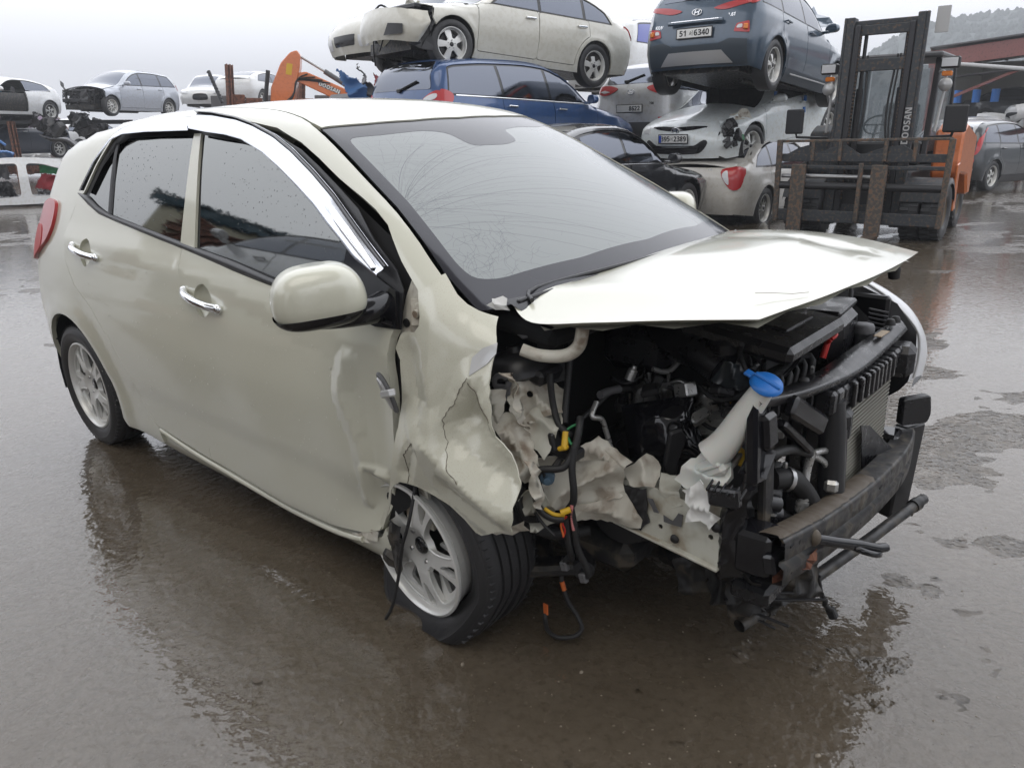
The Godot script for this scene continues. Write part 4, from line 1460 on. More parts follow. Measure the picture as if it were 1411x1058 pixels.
	lf.panel(hb.on_left, ragged(P2("-0.129,0.992 -0.085,1.031 0.014,0.970 0.12,0.905 0.30,0.87 0.46,0.83 0.48,0.72 0.46,0.5 0.33,0.45 0.29,0.30 0.23,0.48 0.05,0.60 -0.12,0.61 -0.30,0.48 -0.36,0.3 -0.35,0.242 -0.20,0.6 -0.19,0.846 -0.17,0.89"), 99, 99, 0.0), -1.0, 0.04, 0.0, 0.01)
	part("front_fender", lf, mats.cream, car)

func hero_hood() -> void:
	var m := MB.new()
	# corner lines: right edge, crown line, left edge, each from the windscreen to the nose
	var right := [Vector3(0.085, 0.967, 0.605), Vector3(0.19, 0.945, 0.655), Vector3(0.36, 0.968, 0.648), Vector3(0.53, 0.99, 0.615), Vector3(0.70, 1.004, 0.56)]
	var midr := [Vector3(0.13, 0.992, 0.35), Vector3(0.24, 1.005, 0.38), Vector3(0.42, 1.02, 0.37), Vector3(0.58, 1.02, 0.34), Vector3(0.735, 1.005, 0.29)]
	var mid := [Vector3(0.16, 1.012, 0.0), Vector3(0.28, 1.03, 0.0), Vector3(0.44, 1.035, 0.0), Vector3(0.6, 1.022, 0.0), Vector3(0.745, 0.995, 0.0)]
	var midl := [Vector3(0.13, 1.0, -0.35), Vector3(0.25, 1.02, -0.36), Vector3(0.41, 1.024, -0.36), Vector3(0.56, 1.005, -0.34), Vector3(0.73, 0.98, -0.30)]
	var left := [Vector3(0.055, 0.974, -0.62), Vector3(0.18, 0.985, -0.64), Vector3(0.34, 0.99, -0.63), Vector3(0.52, 0.984, -0.60), Vector3(0.70, 0.962, -0.555)]
	var lines := [right, midr, mid, midl, left]
	var fine := []
	for l in lines:
		fine.append(curve(PackedVector3Array(l), 6))
	var rows := []
	for i in fine[0].size():
		var across := PackedVector3Array()
		for l in fine:
			across.append(l[i])
		rows.append(curve(across, 8))
	# dents left by whatever lay on it, and the soft swage along the right edge
	for i in rows.size():
		for j in rows[i].size():
			var p: Vector3 = rows[i][j]
			for q in [[0.30, -0.25, 0.09, 0.05, 0.010], [0.52, -0.30, 0.10, 0.05, 0.009], [0.25, 0.47, 0.2, 0.05, -0.008], [0.42, 0.3, 0.3, 0.1, 0.004]]:
				var e: float = pow((p.x - q[0]) / q[2], 2) + pow((p.z - q[1]) / q[3], 2)
				p.y -= q[4] * exp(-e)
			rows[i][j] = p
	m.grid(rows)
	var k := rows.size()
	var w: int = rows[0].size()
	# hem folded under along the edge
	for e in 4:
		var line := PackedVector3Array()
		if e == 0:
			for i in k: line.append(rows[i][0])
		elif e == 1:
			for i in k: line.append(rows[i][w - 1])
		elif e == 2:
			line = rows[0]
		else:
			line = rows[k - 1]
		var inn := PackedVector3Array()
		var c := Vector3(0.42, 0.95, 0.0)
		for p in line:
			inn.append(p + Vector3((c.x - p.x) * 0.05, -0.012, (c.z - p.z) * 0.05))
		m.grid([line, inn])
	var hood := part("bonnet", m, mats.cream, car, "bent bonnet sprung open at the front")
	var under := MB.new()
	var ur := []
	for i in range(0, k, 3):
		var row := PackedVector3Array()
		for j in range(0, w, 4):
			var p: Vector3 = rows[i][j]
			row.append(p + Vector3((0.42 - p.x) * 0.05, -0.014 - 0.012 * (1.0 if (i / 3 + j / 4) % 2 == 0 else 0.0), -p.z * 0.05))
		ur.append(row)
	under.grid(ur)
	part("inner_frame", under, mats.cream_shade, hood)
	var ck := MB.new()
	var cl := P3("0.63,1.0165,0.43 0.655,1.013,0.395 0.685,1.008,0.36 0.705,1.006,0.32")
	for i in cl.size() - 1:
		ck.bar(cl[i] + Vector3(0, 0.0065, 0), cl[i + 1] + Vector3(0, 0.0065, 0), 0.002, 0.001, 0.0003)
	part("paint_cracks", ck, mats.crack, hood)
	var rub := MB.new()
	rub.lathe(PackedVector2Array([Vector2(0.0, -0.03), Vector2(0.016, -0.028), Vector2(0.018, 0.0), Vector2(0.014, 0.01)]), Transform3D(Basis(Vector3.RIGHT, 0.3), Vector3(0.69, 0.945, -0.36)), 12)
	part("rubber_stop", rub, mats.rubber, hood)
	# the bonnet's hinges
	var hg := MB.new()
	hg.tube(curve(P3("0.16,0.875,0.66 0.20,0.862,0.64 0.255,0.865,0.615 0.285,0.89,0.60 0.29,0.935,0.59"), 5), 0.016, 8)
	part("bonnet_hinge", hg, mats.cream_dirty, car)

# rain that has beaded on the side glass and the doors
func raindrops() -> void:
	var dm := MB.new()
	dm.ball(Vector3.ZERO, Vector3(1.0, 1.0, 0.35), 4, 6)
	var mesh := dm.commit()
	var r := RandomNumberGenerator.new()
	r.seed = 404
	for q in [[Vector2(-2.0, 1.05), Vector2(-0.45, 1.36), 520, 0.0017, -0.0045, mats.drop_glass], [Vector2(-2.2, 0.25), Vector2(-0.3, 0.92), 260, 0.0024, 0.003, mats.drop_paint]]:
		var list := []
		for i in q[2]:
			var p := Vector2(r.randf_range(q[0].x, q[1].x), r.randf_range(q[0].y, q[1].y))
			if q[4] < 0.0 and (p.y > hb.T(p.x, 0.5) - 0.10 or p.y < 1.045 - 0.06 * (p.x + 1.4) or (p.x > -1.47 and p.x < -1.22)):
				continue
			var c := hb.on_side(p)
			var n := (hb.on_side(p + Vector2(0.004, 0)) - c).cross(hb.on_side(p + Vector2(0, 0.004)) - c).normalized()
			var u := n.cross(Vector3.UP).normalized()
			var s: float = q[3] * r.randf_range(0.35, 1.0)
			list.append(Transform3D(Basis(u * s, n.cross(u) * -s * r.randf_range(1.0, 1.9), n * s), c + n * float(q[4])))
		var mm := MultiMesh.new()
		mm.transform_format = MultiMesh.TRANSFORM_3D
		mm.mesh = mesh
		mm.instance_count = list.size()
		for i in list.size():
			mm.set_instance_transform(i, list[i])
		var mi := MultiMeshInstance3D.new()
		mi.multimesh = mm
		mi.name = "raindrops" if q[4] < 0.0 else "raindrops_001"
		mi.material_override = q[5]
		mi.set_meta("kind", "stuff")
		car.add_child(mi)

# a torn, buckled piece of sheet metal with the given corners (they need not lie in one plane)
func shard(m: MB, pts: PackedVector3Array, amp := 0.008, freq := 9.0, seed_ := 1, h := 0.012, thick := 0.0025, jag := 0.003, holes3 := []) -> void:
	var c := Vector3.ZERO
	for p in pts:
		c += p
	c /= pts.size()
	var nn := Vector3.ZERO
	for i in pts.size():
		nn += (pts[i] - c).cross(pts[(i + 1) % pts.size()] - c)
	nn = nn.normalized()
	if nn.dot(Vector3(0.6, 0.35, 0.7)) < 0.0:
		nn = -nn
	var u := (pts[1] - pts[0]).slide(nn).normalized()
	var v := nn.cross(u)
	var flat := PackedVector2Array()
	var rest := PackedFloat32Array()
	for p in pts:
		flat.append(Vector2((p - c).dot(u), (p - c).dot(v)))
		rest.append((p - c).dot(nn))
	var fn := FastNoiseLite.new()
	fn.seed = seed_
	fn.noise_type = FastNoiseLite.TYPE_SIMPLEX
	fn.fractal_type = FastNoiseLite.FRACTAL_RIDGED
	fn.fractal_octaves = 1
	fn.frequency = freq * 0.55
	var where := func(q: Vector2) -> Vector3:
		var s := 0.0
		var w := 0.0
		for i in flat.size():
			var k := 1.0 / (q.distance_squared_to(flat[i]) + 1e-5)
			s += rest[i] * k
			w += k
		return c + u * q.x + v * q.y + nn * (s / w + amp * 0.85 * fn.get_noise_2d(q.x, q.y))
	var outline := flat
	if Geometry2D.is_polygon_clockwise(outline):
		outline.reverse()
		rest.reverse()
		flat = outline.duplicate()
	var j := PackedVector2Array()
	var r := RandomNumberGenerator.new()
	r.seed = seed_
	for q in dense(outline, 0.012):
		j.append(q + Vector2(r.randf_range(-jag, jag), r.randf_range(-jag, jag)))
	var hs := []
	for hq in holes3:
		hs.append(arc(Vector2((hq[0] - c).dot(u), (hq[0] - c).dot(v)), hq[1], 0, 330, 11))
	m.panel(where, j, 1.0, h, 0.0, thick, hs)

func wire(called: String, pts: String, r: float, m: Material, parent: Node, sub := 5, corrugated := false) -> MeshInstance3D:
	var mb := MB.new()
	var path := curve(P3(pts), sub)
	if not corrugated:
		mb.tube(path, r, 8)
	else:
		var fine := curve(path, 4)
		var side := Vector3.ZERO
		mb.tube(fine, r, 10)
		for i in mb.v.size():
			var ring := i / 11
			if ring < fine.size() and ring % 2 == 0:
				mb.v[i] += mb.n[i] * r * 0.14
	return part(called, mb, m, parent)

func hero_engine() -> void:
	var o := car
	# --- bulkhead and the dark well of the bay
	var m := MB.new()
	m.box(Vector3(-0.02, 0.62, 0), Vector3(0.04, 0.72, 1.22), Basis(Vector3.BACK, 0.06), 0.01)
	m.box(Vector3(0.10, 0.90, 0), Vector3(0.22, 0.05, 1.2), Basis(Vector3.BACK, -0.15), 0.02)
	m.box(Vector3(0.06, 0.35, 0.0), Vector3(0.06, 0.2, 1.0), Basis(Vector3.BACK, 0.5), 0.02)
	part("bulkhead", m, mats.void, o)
	m = MB.new()
	m.tube(curve(P3("0.14,0.93,0.52 0.16,0.925,0.3 0.17,0.92,0.0 0.16,0.92,-0.3"), 4), 0.018, 8)
	part("scuttle_seal", m, mats.dark_plastic, o)
	# dash panel brace seen as a lit edge
	wire("bay_edge", "0.13,0.87,0.46 0.19,0.89,0.36 0.24,0.915,0.28", 0.006, mats.grey_trim, o)
	# --- engine block, gearbox, manifold
	m = MB.new()
	m.box(Vector3(0.34, 0.55, -0.02), Vector3(0.34, 0.36, 0.42), Basis.IDENTITY, 0.03)
	m.box(Vector3(0.32, 0.44, 0.20), Vector3(0.28, 0.26, 0.3), Basis(Vector3.UP, 0.2), 0.05)
	m.lathe(PackedVector2Array([Vector2(0.0, 0.10), Vector2(0.10, 0.09), Vector2(0.13, 0.0), Vector2(0.12, -0.1)]), Transform3D(Basis(Vector3.RIGHT, 1.57), Vector3(0.30, 0.40, 0.36)), 20)
	var eng := part("engine_block", m, mats.dark_metal, o)
	m = MB.new()
	m.prism(round_poly(P2("-0.19,-0.05 -0.2,0.03 -0.13,0.055 0.12,0.05 0.2,0.0 0.15,-0.045"), 0.03), Transform3D(Basis(Vector3(0.25, 0.03, -0.97).normalized(), Vector3(0.95, 0.1, 0.25).normalized(), Vector3(-0.1, 1.0, 0.0).normalized()).orthonormalized(), Vector3(0.52, 0.835, 0.09)), 0.06, 0.018)
	m.box(Vector3(0.51, 0.853, 0.09), Vector3(0.30, 0.045, 0.36), Basis(Vector3.BACK, -0.12), 0.02)
	var cover := part("engine_cover", m, mats.dark_plastic, o)
	m = MB.new()
	m.box(Vector3(0.53, 0.873, 0.07), Vector3(0.14, 0.012, 0.17), Basis(Vector3.BACK, -0.12), 0.004)
	part("cover_panel", m, mats.dark_plastic, cover)
	m = MB.new()
	for i in 5:
		m.bar(Vector3(0.37, 0.886 - 0.001 * i, 0.22 - 0.03 * i), Vector3(0.44, 0.878, 0.22 - 0.03 * i), 0.008, 0.01, 0.002)
	part("cover_ribs", m, mats.dark_plastic, cover).set_meta("kind", "stuff")
	m = MB.new()
	m.prism(round_poly(P2("-0.055,-0.035 -0.05,0.02 -0.015,0.04 0.05,0.04 0.055,-0.03"), 0.012), Transform3D(Basis(Vector3.UP, 0.75), Vector3(0.27, 0.655, 0.24)), 0.05, 0.008)
	part("cast_bracket", m, mats.alu, eng)
	m = MB.new()
	for q in [[0.30, 0.70, 0.21], [0.245, 0.69, 0.22], [0.31, 0.655, 0.245]]:
		m.lathe(PackedVector2Array([Vector2(0.0, 0.025), Vector2(0.007, 0.025), Vector2(0.008, 0.016), Vector2(0.006, 0.015), Vector2(0.006, -0.03)]), Transform3D(Basis.IDENTITY, Vector3(q[0], q[1], q[2])), 8)
	m.tube(curve(P3("0.31,0.69,0.215 0.335,0.70,0.21 0.36,0.69,0.205"), 4), 0.007, 6)
	part("studs", m, mats.steel, eng).set_meta("kind", "stuff")
	m = MB.new()
	m.lathe(PackedVector2Array([Vector2(0.0, 0.045), Vector2(0.025, 0.045), Vector2(0.03, 0.035), Vector2(0.03, 0.0), Vector2(0.036, -0.004), Vector2(0.036, -0.05)]), Transform3D(Basis(Vector3.RIGHT, 0.3), Vector3(0.41, 0.645, 0.19)), 16)
	m.box(Vector3(0.43, 0.60, 0.2), Vector3(0.09, 0.07, 0.08), Basis(Vector3.UP, 0.4), 0.012)
	m.lathe(PackedVector2Array([Vector2(0.0, 0.02), Vector2(0.018, 0.02), Vector2(0.02, -0.03)]), Transform3D(Basis.IDENTITY, Vector3(0.45, 0.65, 0.17)), 12)
	part("thermostat_housing", m, mats.alu, eng)
	m = MB.new()
	m.prism(round_poly(P2("-0.004,-0.04 0.004,-0.04 0.012,0.02 0.028,0.035 0.022,0.042 0.0,0.024 -0.022,0.042 -0.028,0.035 -0.012,0.02"), 0.004, 2), Transform3D(Basis(Vector3.UP, 0.8) * Basis(Vector3.BACK, -0.4), Vector3(0.475, 0.675, 0.19)), 0.012, 0.003)
	part("brass_fork", m, mats.brass, eng)
	# black engine mount shell with its arm
	m = MB.new()
	var rows := []
	for i in 9:
		var row := PackedVector3Array()
		for j in 13:
			var u := (j / 12.0 - 0.5) * 2.0
			var v := (i / 8.0 - 0.5) * 2.0
			var hgt := 0.05 * (1.0 - pow(absf(u), 4.0)) * (1.0 - pow(absf(v), 4.0)) + 0.012 * exp(-pow((u - 0.1) * 3.0, 2))
			var c := Vector3(0.355, 0.60, 0.335) + Vector3(0.075, 0.02, -0.03) * u * 1.15 + Vector3(-0.03, 0.075, -0.02) * v
			row.append(c + Vector3(0.45, 0.35, 0.8) * hgt)
		rows.append(row)
	m.grid(rows)
	m.box(Vector3(0.34, 0.59, 0.30), Vector3(0.18, 0.14, 0.05), Basis(Vector3.UP, 0.4) * Basis(Vector3.BACK, 0.4), 0.02)
	var mount := part("engine_mount", m, mats.gloss_black, o)
	m = MB.new()
	m.lathe(PackedVector2Array([Vector2(0.0, -0.012), Vector2(0.013, -0.01), Vector2(0.016, 0.0), Vector2(0.02, 0.002), Vector2(0.021, -0.004)]), Transform3D(Basis(Vector3.UP, 0.5), Vector3(0.415, 0.632, 0.37)) * LIE, 16)
	part("mount_bolt", m, mats.void, mount)
	m = MB.new()
	m.prism(round_poly(P2("-0.02,0.06 0.012,0.07 0.03,0.04 0.014,-0.02 0.016,-0.06 -0.016,-0.062 -0.024,-0.03"), 0.01), Transform3D(Basis(Vector3(0.6, -0.1, -0.75).normalized(), Vector3(-0.05, 1, 0.05), Vector3(0.75, 0.1, 0.6)).orthonormalized(), Vector3(0.435, 0.585, 0.41)), 0.02, 0.006)
	part("mount_arm", m, mats.dark_metal, mount)
	# fittings, bolts and plugs crowded round the block
	var er := RandomNumberGenerator.new()
	er.seed = 88
	for kind in 3:
		m = MB.new()
		for i in 26:
			var c := Vector3(er.randf_range(0.18, 0.60), er.randf_range(0.52, 0.76), er.randf_range(-0.05, 0.36))
			var b := Basis.from_euler(Vector3(er.randf_range(-0.5, 0.5), er.randf_range(0, 3.0), er.randf_range(-0.5, 0.5)))
			if i % 3 == 0:
				m.box(c, Vector3(er.randf_range(0.02, 0.06), er.randf_range(0.015, 0.04), er.randf_range(0.02, 0.05)), b, 0.004)
			elif i % 3 == 1:
				m.lathe(PackedVector2Array([Vector2(0.0, 0.02), Vector2(0.007, 0.02), Vector2(0.008, 0.012), Vector2(0.013, 0.01), Vector2(0.014, -0.02)]), Transform3D(b, c), 10)
			else:
				m.tube(curve(PackedVector3Array([c, c + b.x * 0.05, c + b.x * 0.08 + b.y * 0.05, c + b.y * 0.11 + b.x * 0.05]), 4), er.randf_range(0.003, 0.008), 6)
		part("engine_fittings", m, [mats.dark_plastic, mats.alu, mats.rubber][kind], eng).set_meta("kind", "stuff")
	# --- intake hose, air box, battery, dipstick
	wire("intake_hose", "0.20,0.80,0.18 0.25,0.82,0.20 0.32,0.815,0.22 0.42,0.80,0.24 0.48,0.775,0.25", 0.045, mats.dark_plastic, o, 4, true)
	m = MB.new()
	var film := P3("0.46,0.80,0.27 0.53,0.795,0.25 0.575,0.775,0.235 0.55,0.735,0.28 0.47,0.745,0.29")
	shard(m, film, 0.02, 14.0, 5, 0.008, 0.001, 0.004)
	part("crumpled_film", m, mats.film, o)
	m = MB.new()
	m.box(Vector3(0.20, 0.78, 0.12), Vector3(0.2, 0.13, 0.3), Basis(Vector3.UP, 0.15), 0.03)
	part("air_box", m, mats.dark_plastic, o)
	m = MB.new()
	m.box(Vector3(0.53, 0.755, -0.27), Vector3(0.17, 0.15, 0.22), Basis(Vector3.UP, 0.1), 0.03)
	m.box(Vector3(0.53, 0.835, -0.27), Vector3(0.15, 0.02, 0.20), Basis(Vector3.UP, 0.1), 0.012)
	part("battery_box", m, mats.dark_plastic, o)
	m = MB.new()
	m.box(Vector3(0.42, 0.82, -0.25), Vector3(0.16, 0.03, 0.3), Basis(Vector3.UP, 0.1), 0.01)
	var lb := part("fuse_box", m, mats.grey_trim, o)
	m = MB.new()
	m.box(Vector3(0.46, 0.837, -0.20), Vector3(0.03, 0.003, 0.05), Basis(Vector3.UP, 0.1), 0.001)
	part("warning_label", m, mats.yellow, lb)
	m = MB.new()
	m.lathe(PackedVector2Array([Vector2(0.0, 0.012), Vector2(0.03, 0.012), Vector2(0.034, 0.006), Vector2(0.034, -0.012), Vector2(0.026, -0.014), Vector2(0.02, -0.06)]), Transform3D(Basis.IDENTITY, Vector3(0.625, 0.76, -0.36)), 8)
	part("radiator_cap", m, mats.grey_trim, o)
	m = MB.new()
	m.tube(curve(P3("0.635,0.80,-0.065 0.640,0.806,-0.08 0.632,0.806,-0.10 0.618,0.80,-0.095 0.618,0.79,-0.08 0.625,0.788,-0.065 0.634,0.797,-0.063"), 4), 0.0055, 6)
	m.tube(P3("0.622,0.788,-0.075 0.618,0.745,-0.06"), 0.009, 6)
	part("dipstick", m, mats.red_plastic, o)
	wire("lock_loop", "0.515,0.80,-0.40 0.516,0.855,-0.40 0.528,0.862,-0.43 0.544,0.855,-0.46 0.551,0.80,-0.455", 0.007, mats.grey_trim, o, 4)
	m = MB.new()
	for i in 12:
		m.box(Vector3(0.50 + 0.02 * (i % 4), 0.66 + 0.02 * (i % 3), -0.05 + 0.035 * i), Vector3(0.04, 0.05, 0.03), Basis.from_euler(Vector3(i, i * 2.0, i)), 0.006)
	part("connectors", m, mats.dark_plastic, o).set_meta("kind", "stuff")
	for i in 6:
		wire("hose", "%f,0.72,%f %f,0.70,%f %f,0.74,%f %f,0.66,%f" % [0.40 + 0.02 * i, 0.25 - 0.04 * i, 0.50, 0.28 - 0.05 * i, 0.58, 0.18 - 0.05 * i, 0.60, 0.30 - 0.06 * i], 0.007 + 0.002 * (i % 3), mats.rubber, o, 5)
	# --- slam panel, radiator pack
	m = MB.new()
	var fr := curve(P3("0.672,0.797,0.47 0.70,0.772,0.30 0.712,0.747,0.10 0.712,0.728,-0.08 0.702,0.720,-0.30 0.69,0.722,-0.57"), 5)
	var bk := curve(P3("0.64,0.80,0.44 0.655,0.772,0.28 0.66,0.757,0.08 0.655,0.75,-0.12 0.655,0.748,-0.34 0.665,0.750,-0.57"), 5)
	rows = [PackedVector3Array(), PackedVector3Array(), PackedVector3Array(), PackedVector3Array(), PackedVector3Array(), PackedVector3Array()]
	for i in fr.size():
		var d := (fr[i] - bk[i])
		rows[0].append(bk[i] + Vector3(-0.01, -0.03, 0))
		rows[1].append(bk[i])
		rows[2].append(bk[i] + d * 0.55 + Vector3(0, 0.004, 0))
		rows[3].append(fr[i] + Vector3(0, 0.003, 0))
		rows[4].append(fr[i] + Vector3(0.006, -0.006, 0))
		rows[5].append(fr[i] + Vector3(-0.004, -0.022, 0))
	m.grid(rows)
	var slam := part("slam_panel", m, mats.dark_plastic, o)
	m = MB.new()
	for i in 22:
		var t := i / 22.0
		var p := fr[int(t * (fr.size() - 1))]
		m.box(p + Vector3(-0.02, -0.035, 0), Vector3(0.03, 0.03, 0.012), Basis(Vector3.UP, 0.2), 0.003)
	part("grille_teeth", m, mats.dark_plastic, slam).set_meta("kind", "stuff")
	m = MB.new()
	for q in [Vector3(0.668, 0.757, 0.20), Vector3(0.672, 0.757, -0.46), Vector3(0.675, 0.757, -0.50)]:
		m.lathe(PackedVector2Array([Vector2(0.0, 0.016), Vector2(0.011, 0.014), Vector2(0.014, 0.006), Vector2(0.016, -0.003)]), Transform3D(Basis.IDENTITY, q), 12)
	part("push_clips", m, mats.rubber, slam).set_meta("kind", "stuff")
	m = MB.new()
	m.box(Vector3(0.678, 0.7505, -0.36), Vector3(0.022, 0.003, 0.075), Basis(Vector3.UP, -0.03), 0.001)
	part("label", m, mats.tan_label, slam)
	# grille shutter frame below the slam panel
	m = MB.new()
	var box := curve(P3("0.705,0.70,0.16 0.70,0.675,-0.1 0.695,0.665,-0.3 0.69,0.66,-0.52"), 5)
	for i in box.size() - 1:
		m.bar(box[i], box[i + 1], 0.05, 0.06, 0.008)
	for i in 9:
		var p := box[i + 3]
		m.box(p + Vector3(0.026, 0.0, 0), Vector3(0.02, 0.07, 0.022), Basis.IDENTITY, 0.005)
	var shut := part("shutter_frame", m, mats.dark_plastic, o)
	m = MB.new()
	m.box(Vector3(0.70, 0.64, -0.50), Vector3(0.09, 0.10, 0.10), Basis(Vector3.UP, 0.2), 0.02)
	part("shutter_housing", m, mats.dark_plastic, shut)
	m = MB.new()
	m.box(Vector3(0.705, 0.60, 0.02), Vector3(0.06, 0.09, 0.07), Basis(Vector3.UP, 0.2), 0.015)
	part("shutter_housing", m, mats.dark_plastic, shut)
	m = MB.new()
	m.box(Vector3(0.685, 0.48, -0.22), Vector3(0.02, 0.34, 0.46), Basis(Vector3.UP, 0.0), 0.004)
	var rad := part("radiator", m, mats.void, o)
	m = MB.new()
	for i in 24:
		m.box(Vector3(0.699, 0.33 + 0.0125 * i, -0.22), Vector3(0.012, 0.005, 0.40), Basis.IDENTITY, 0.0015)
	part("fins", m, mats.fins, rad).set_meta("kind", "stuff")
	m = MB.new()
	m.box(Vector3(0.66, 0.46, 0.02), Vector3(0.08, 0.40, 0.07), Basis.IDENTITY, 0.015)
	m.box(Vector3(0.655, 0.46, -0.46), Vector3(0.07, 0.40, 0.05), Basis.IDENTITY, 0.015)
	m.box(Vector3(0.60, 0.45, -0.22), Vector3(0.09, 0.36, 0.44), Basis.IDENTITY, 0.02)
	m.box(Vector3(0.66, 0.27, -0.05), Vector3(0.1, 0.05, 0.95), Basis.IDENTITY, 0.01)
	part("radiator_tank", m, mats.dark_plastic, rad)
	# --- air guides
	m = MB.new()
	shard(m, P3("0.715,0.545,-0.13 0.715,0.515,-0.22 0.755,0.395,-0.36 0.77,0.33,-0.40 0.725,0.37,-0.19"), 0.004, 5.0, 3, 0.02, 0.003, 0.0)
	part("air_guide", m, mats.dark_plastic, o)
	m = MB.new()
	m.prism(round_poly(P2("-0.05,-0.05 0.045,-0.05 0.055,-0.02 0.045,0.045 -0.05,0.04"), 0.012), Transform3D(Basis(Vector3.UP, 0.9), Vector3(0.75, 0.47, -0.55)), 0.03, 0.004)
	part("air_guide", m, mats.dark_plastic, o)
	# --- right headlamp carrier and leg
	m = MB.new()
	m.box(Vector3(0.678, 0.715, 0.43), Vector3(0.035, 0.085, 0.06), Basis(Vector3.BACK, 0.12), 0.01)
	shard(m, P3("0.660,0.688,0.455 0.704,0.669,0.425 0.700,0.615,0.465 0.645,0.622,0.49"), 0.002, 5.0, 8, 0.02, 0.012, 0.0)
	m.bar(Vector3(0.655, 0.79, 0.44), Vector3(0.68, 0.60, 0.47), 0.07, 0.03, 0.008, Vector3.RIGHT)
	m.bar(Vector3(0.70, 0.76, 0.36), Vector3(0.72, 0.66, 0.20), 0.03, 0.05, 0.008)
	m.bar(Vector3(0.69, 0.72, 0.38), Vector3(0.715, 0.615, 0.26), 0.03, 0.02, 0.005)
	part("headlamp_carrier", m, mats.gloss_black, o)
	m = MB.new()
	shard(m, P3("0.676,0.62,0.495 0.695,0.635,0.465 0.672,0.565,0.50 0.678,0.48,0.495 0.672,0.365,0.495 0.632,0.355,0.525 0.634,0.454,0.535 0.644,0.552,0.535"), 0.006, 12.0, 4, 0.014, 0.02, 0.002)
	part("carrier_leg", m, mats.gloss_black, o)
	m = MB.new()
	m.box(Vector3(0.635, 0.578, 0.532), Vector3(0.075, 0.045, 0.025), Basis(Vector3.BACK, 0.15), 0.005)
	for i in 6:
		m.bar(Vector3(0.60 + 0.016 * i, 0.605, 0.52), Vector3(0.60 + 0.016 * i, 0.592, 0.55), 0.004, 0.008, 0.001)
	part("bumper_bracket", m, mats.dark_plastic, o)
	m = MB.new()
	m.bar(Vector3(0.665, 0.75, 0.40), Vector3(0.69, 0.42, 0.42), 0.05, 0.02, 0.004, Vector3.RIGHT)
	part("support_strut", m, mats.muddy_black, o)
	# --- washer bottle with its blue cap
	m = MB.new()
	var nk := curve(P3("0.668,0.812,0.445 0.640,0.758,0.455 0.603,0.683,0.472 0.575,0.645,0.485"), 4)
	m.tube(nk, 0.025, 14, 0.040)
	var bottle := part("washer_bottle", m, mats.white_plastic, o, "torn white washer bottle")
	m = MB.new()
	shard(m, P3("0.615,0.655,0.475 0.628,0.60,0.49 0.60,0.572,0.515 0.567,0.555,0.53 0.54,0.565,0.525 0.503,0.580,0.52 0.520,0.618,0.50 0.565,0.66,0.48"), 0.014, 12.0, 6, 0.01, 0.02, 0.004)
	m.box(Vector3(0.572, 0.612, 0.485), Vector3(0.10, 0.045, 0.05), Basis(Vector3.BACK, 0.6), 0.01)
	m.box(Vector3(0.585, 0.628, 0.505), Vector3(0.055, 0.012, 0.02), Basis(Vector3.BACK, 0.55), 0.004)
	part("bottle_body", m, mats.white_plastic, bottle)
	m = MB.new()
	var cx := Transform3D(Basis(Vector3(0.9, -0.35, 0.0).normalized(), Vector3(0.28, 0.92, 0.25).normalized(), Vector3(-0.1, -0.2, 0.95).normalized()).orthonormalized(), Vector3(0.677, 0.830, 0.445))
	m.lathe(PackedVector2Array([Vector2(0.0, 0.009), Vector2(0.028, 0.008), Vector2(0.035, 0.004), Vector2(0.037, -0.003), Vector2(0.032, -0.005), Vector2(0.027, -0.014)]), cx, 28)
	m.bar(cx * Vector3(-0.032, 0.010, 0), cx * Vector3(0.032, 0.009, 0), 0.012, 0.008, 0.003, cx.basis.y)
	m.box(cx * Vector3(-0.044, 0.0, 0), Vector3(0.02, 0.008, 0.02), cx.basis, 0.003)
	part("bottle_cap", m, mats.blue_plastic, bottle)
	m = MB.new()
	shard(m, P3("0.530,0.560,0.535 0.572,0.60,0.53 0.612,0.563,0.53 0.60,0.545,0.535 0.628,0.515,0.53 0.610,0.488,0.535 0.575,0.50,0.535 0.545,0.49,0.535 0.556,0.53,0.535"), 0.01, 20.0, 16, 0.01, 0.002, 0.005)
	part("torn_liner", m, mats.torn_white, o)
	# --- right chassis leg
	m = MB.new()
	shard(m, P3("0.32,0.520,0.49 0.43,0.522,0.495 0.54,0.518,0.505 0.625,0.500,0.51 0.625,0.385,0.525 0.53,0.388,0.515 0.432,0.390,0.505 0.325,0.398,0.495"), 0.004, 4.0, 22, 0.02, 0.004, 0.001, [[Vector3(0.46, 0.43, 0.505), 0.007], [Vector3(0.60, 0.455, 0.515), 0.007]])
	m.bar(Vector3(0.32, 0.395, 0.49), Vector3(0.63, 0.383, 0.52), 0.035, 0.008, 0.002)
	m.box(Vector3(0.47, 0.455, 0.45), Vector3(0.34, 0.11, 0.06), Basis(Vector3.UP, -0.05), 0.01)
	var leg := part("chassis_rail", m, mats.rail_cream, o)
	m = MB.new()
	shard(m, P3("0.325,0.508,0.502 0.41,0.515,0.505 0.428,0.43,0.510 0.405,0.40,0.508 0.36,0.42,0.505"), 0.003, 40.0, 25, 0.01, 0.003, 0.004)
	part("bitumen_patch", m, mats.bitumen, leg)
	m = MB.new()
	shard(m, P3("0.425,0.50,0.511 0.44,0.50,0.511 0.458,0.47,0.513 0.442,0.468,0.512"), 0.002, 10.0, 26, 0.01, 0.002, 0.002)
	shard(m, P3("0.47,0.468,0.514 0.50,0.462,0.515 0.515,0.49,0.516 0.525,0.487,0.516 0.522,0.452,0.517 0.475,0.452,0.514"), 0.002, 10.0, 27, 0.01, 0.002, 0.002)
	part("grey_primer", m, mats.grey_trim, leg).set_meta("kind", "stuff")
	m = MB.new()
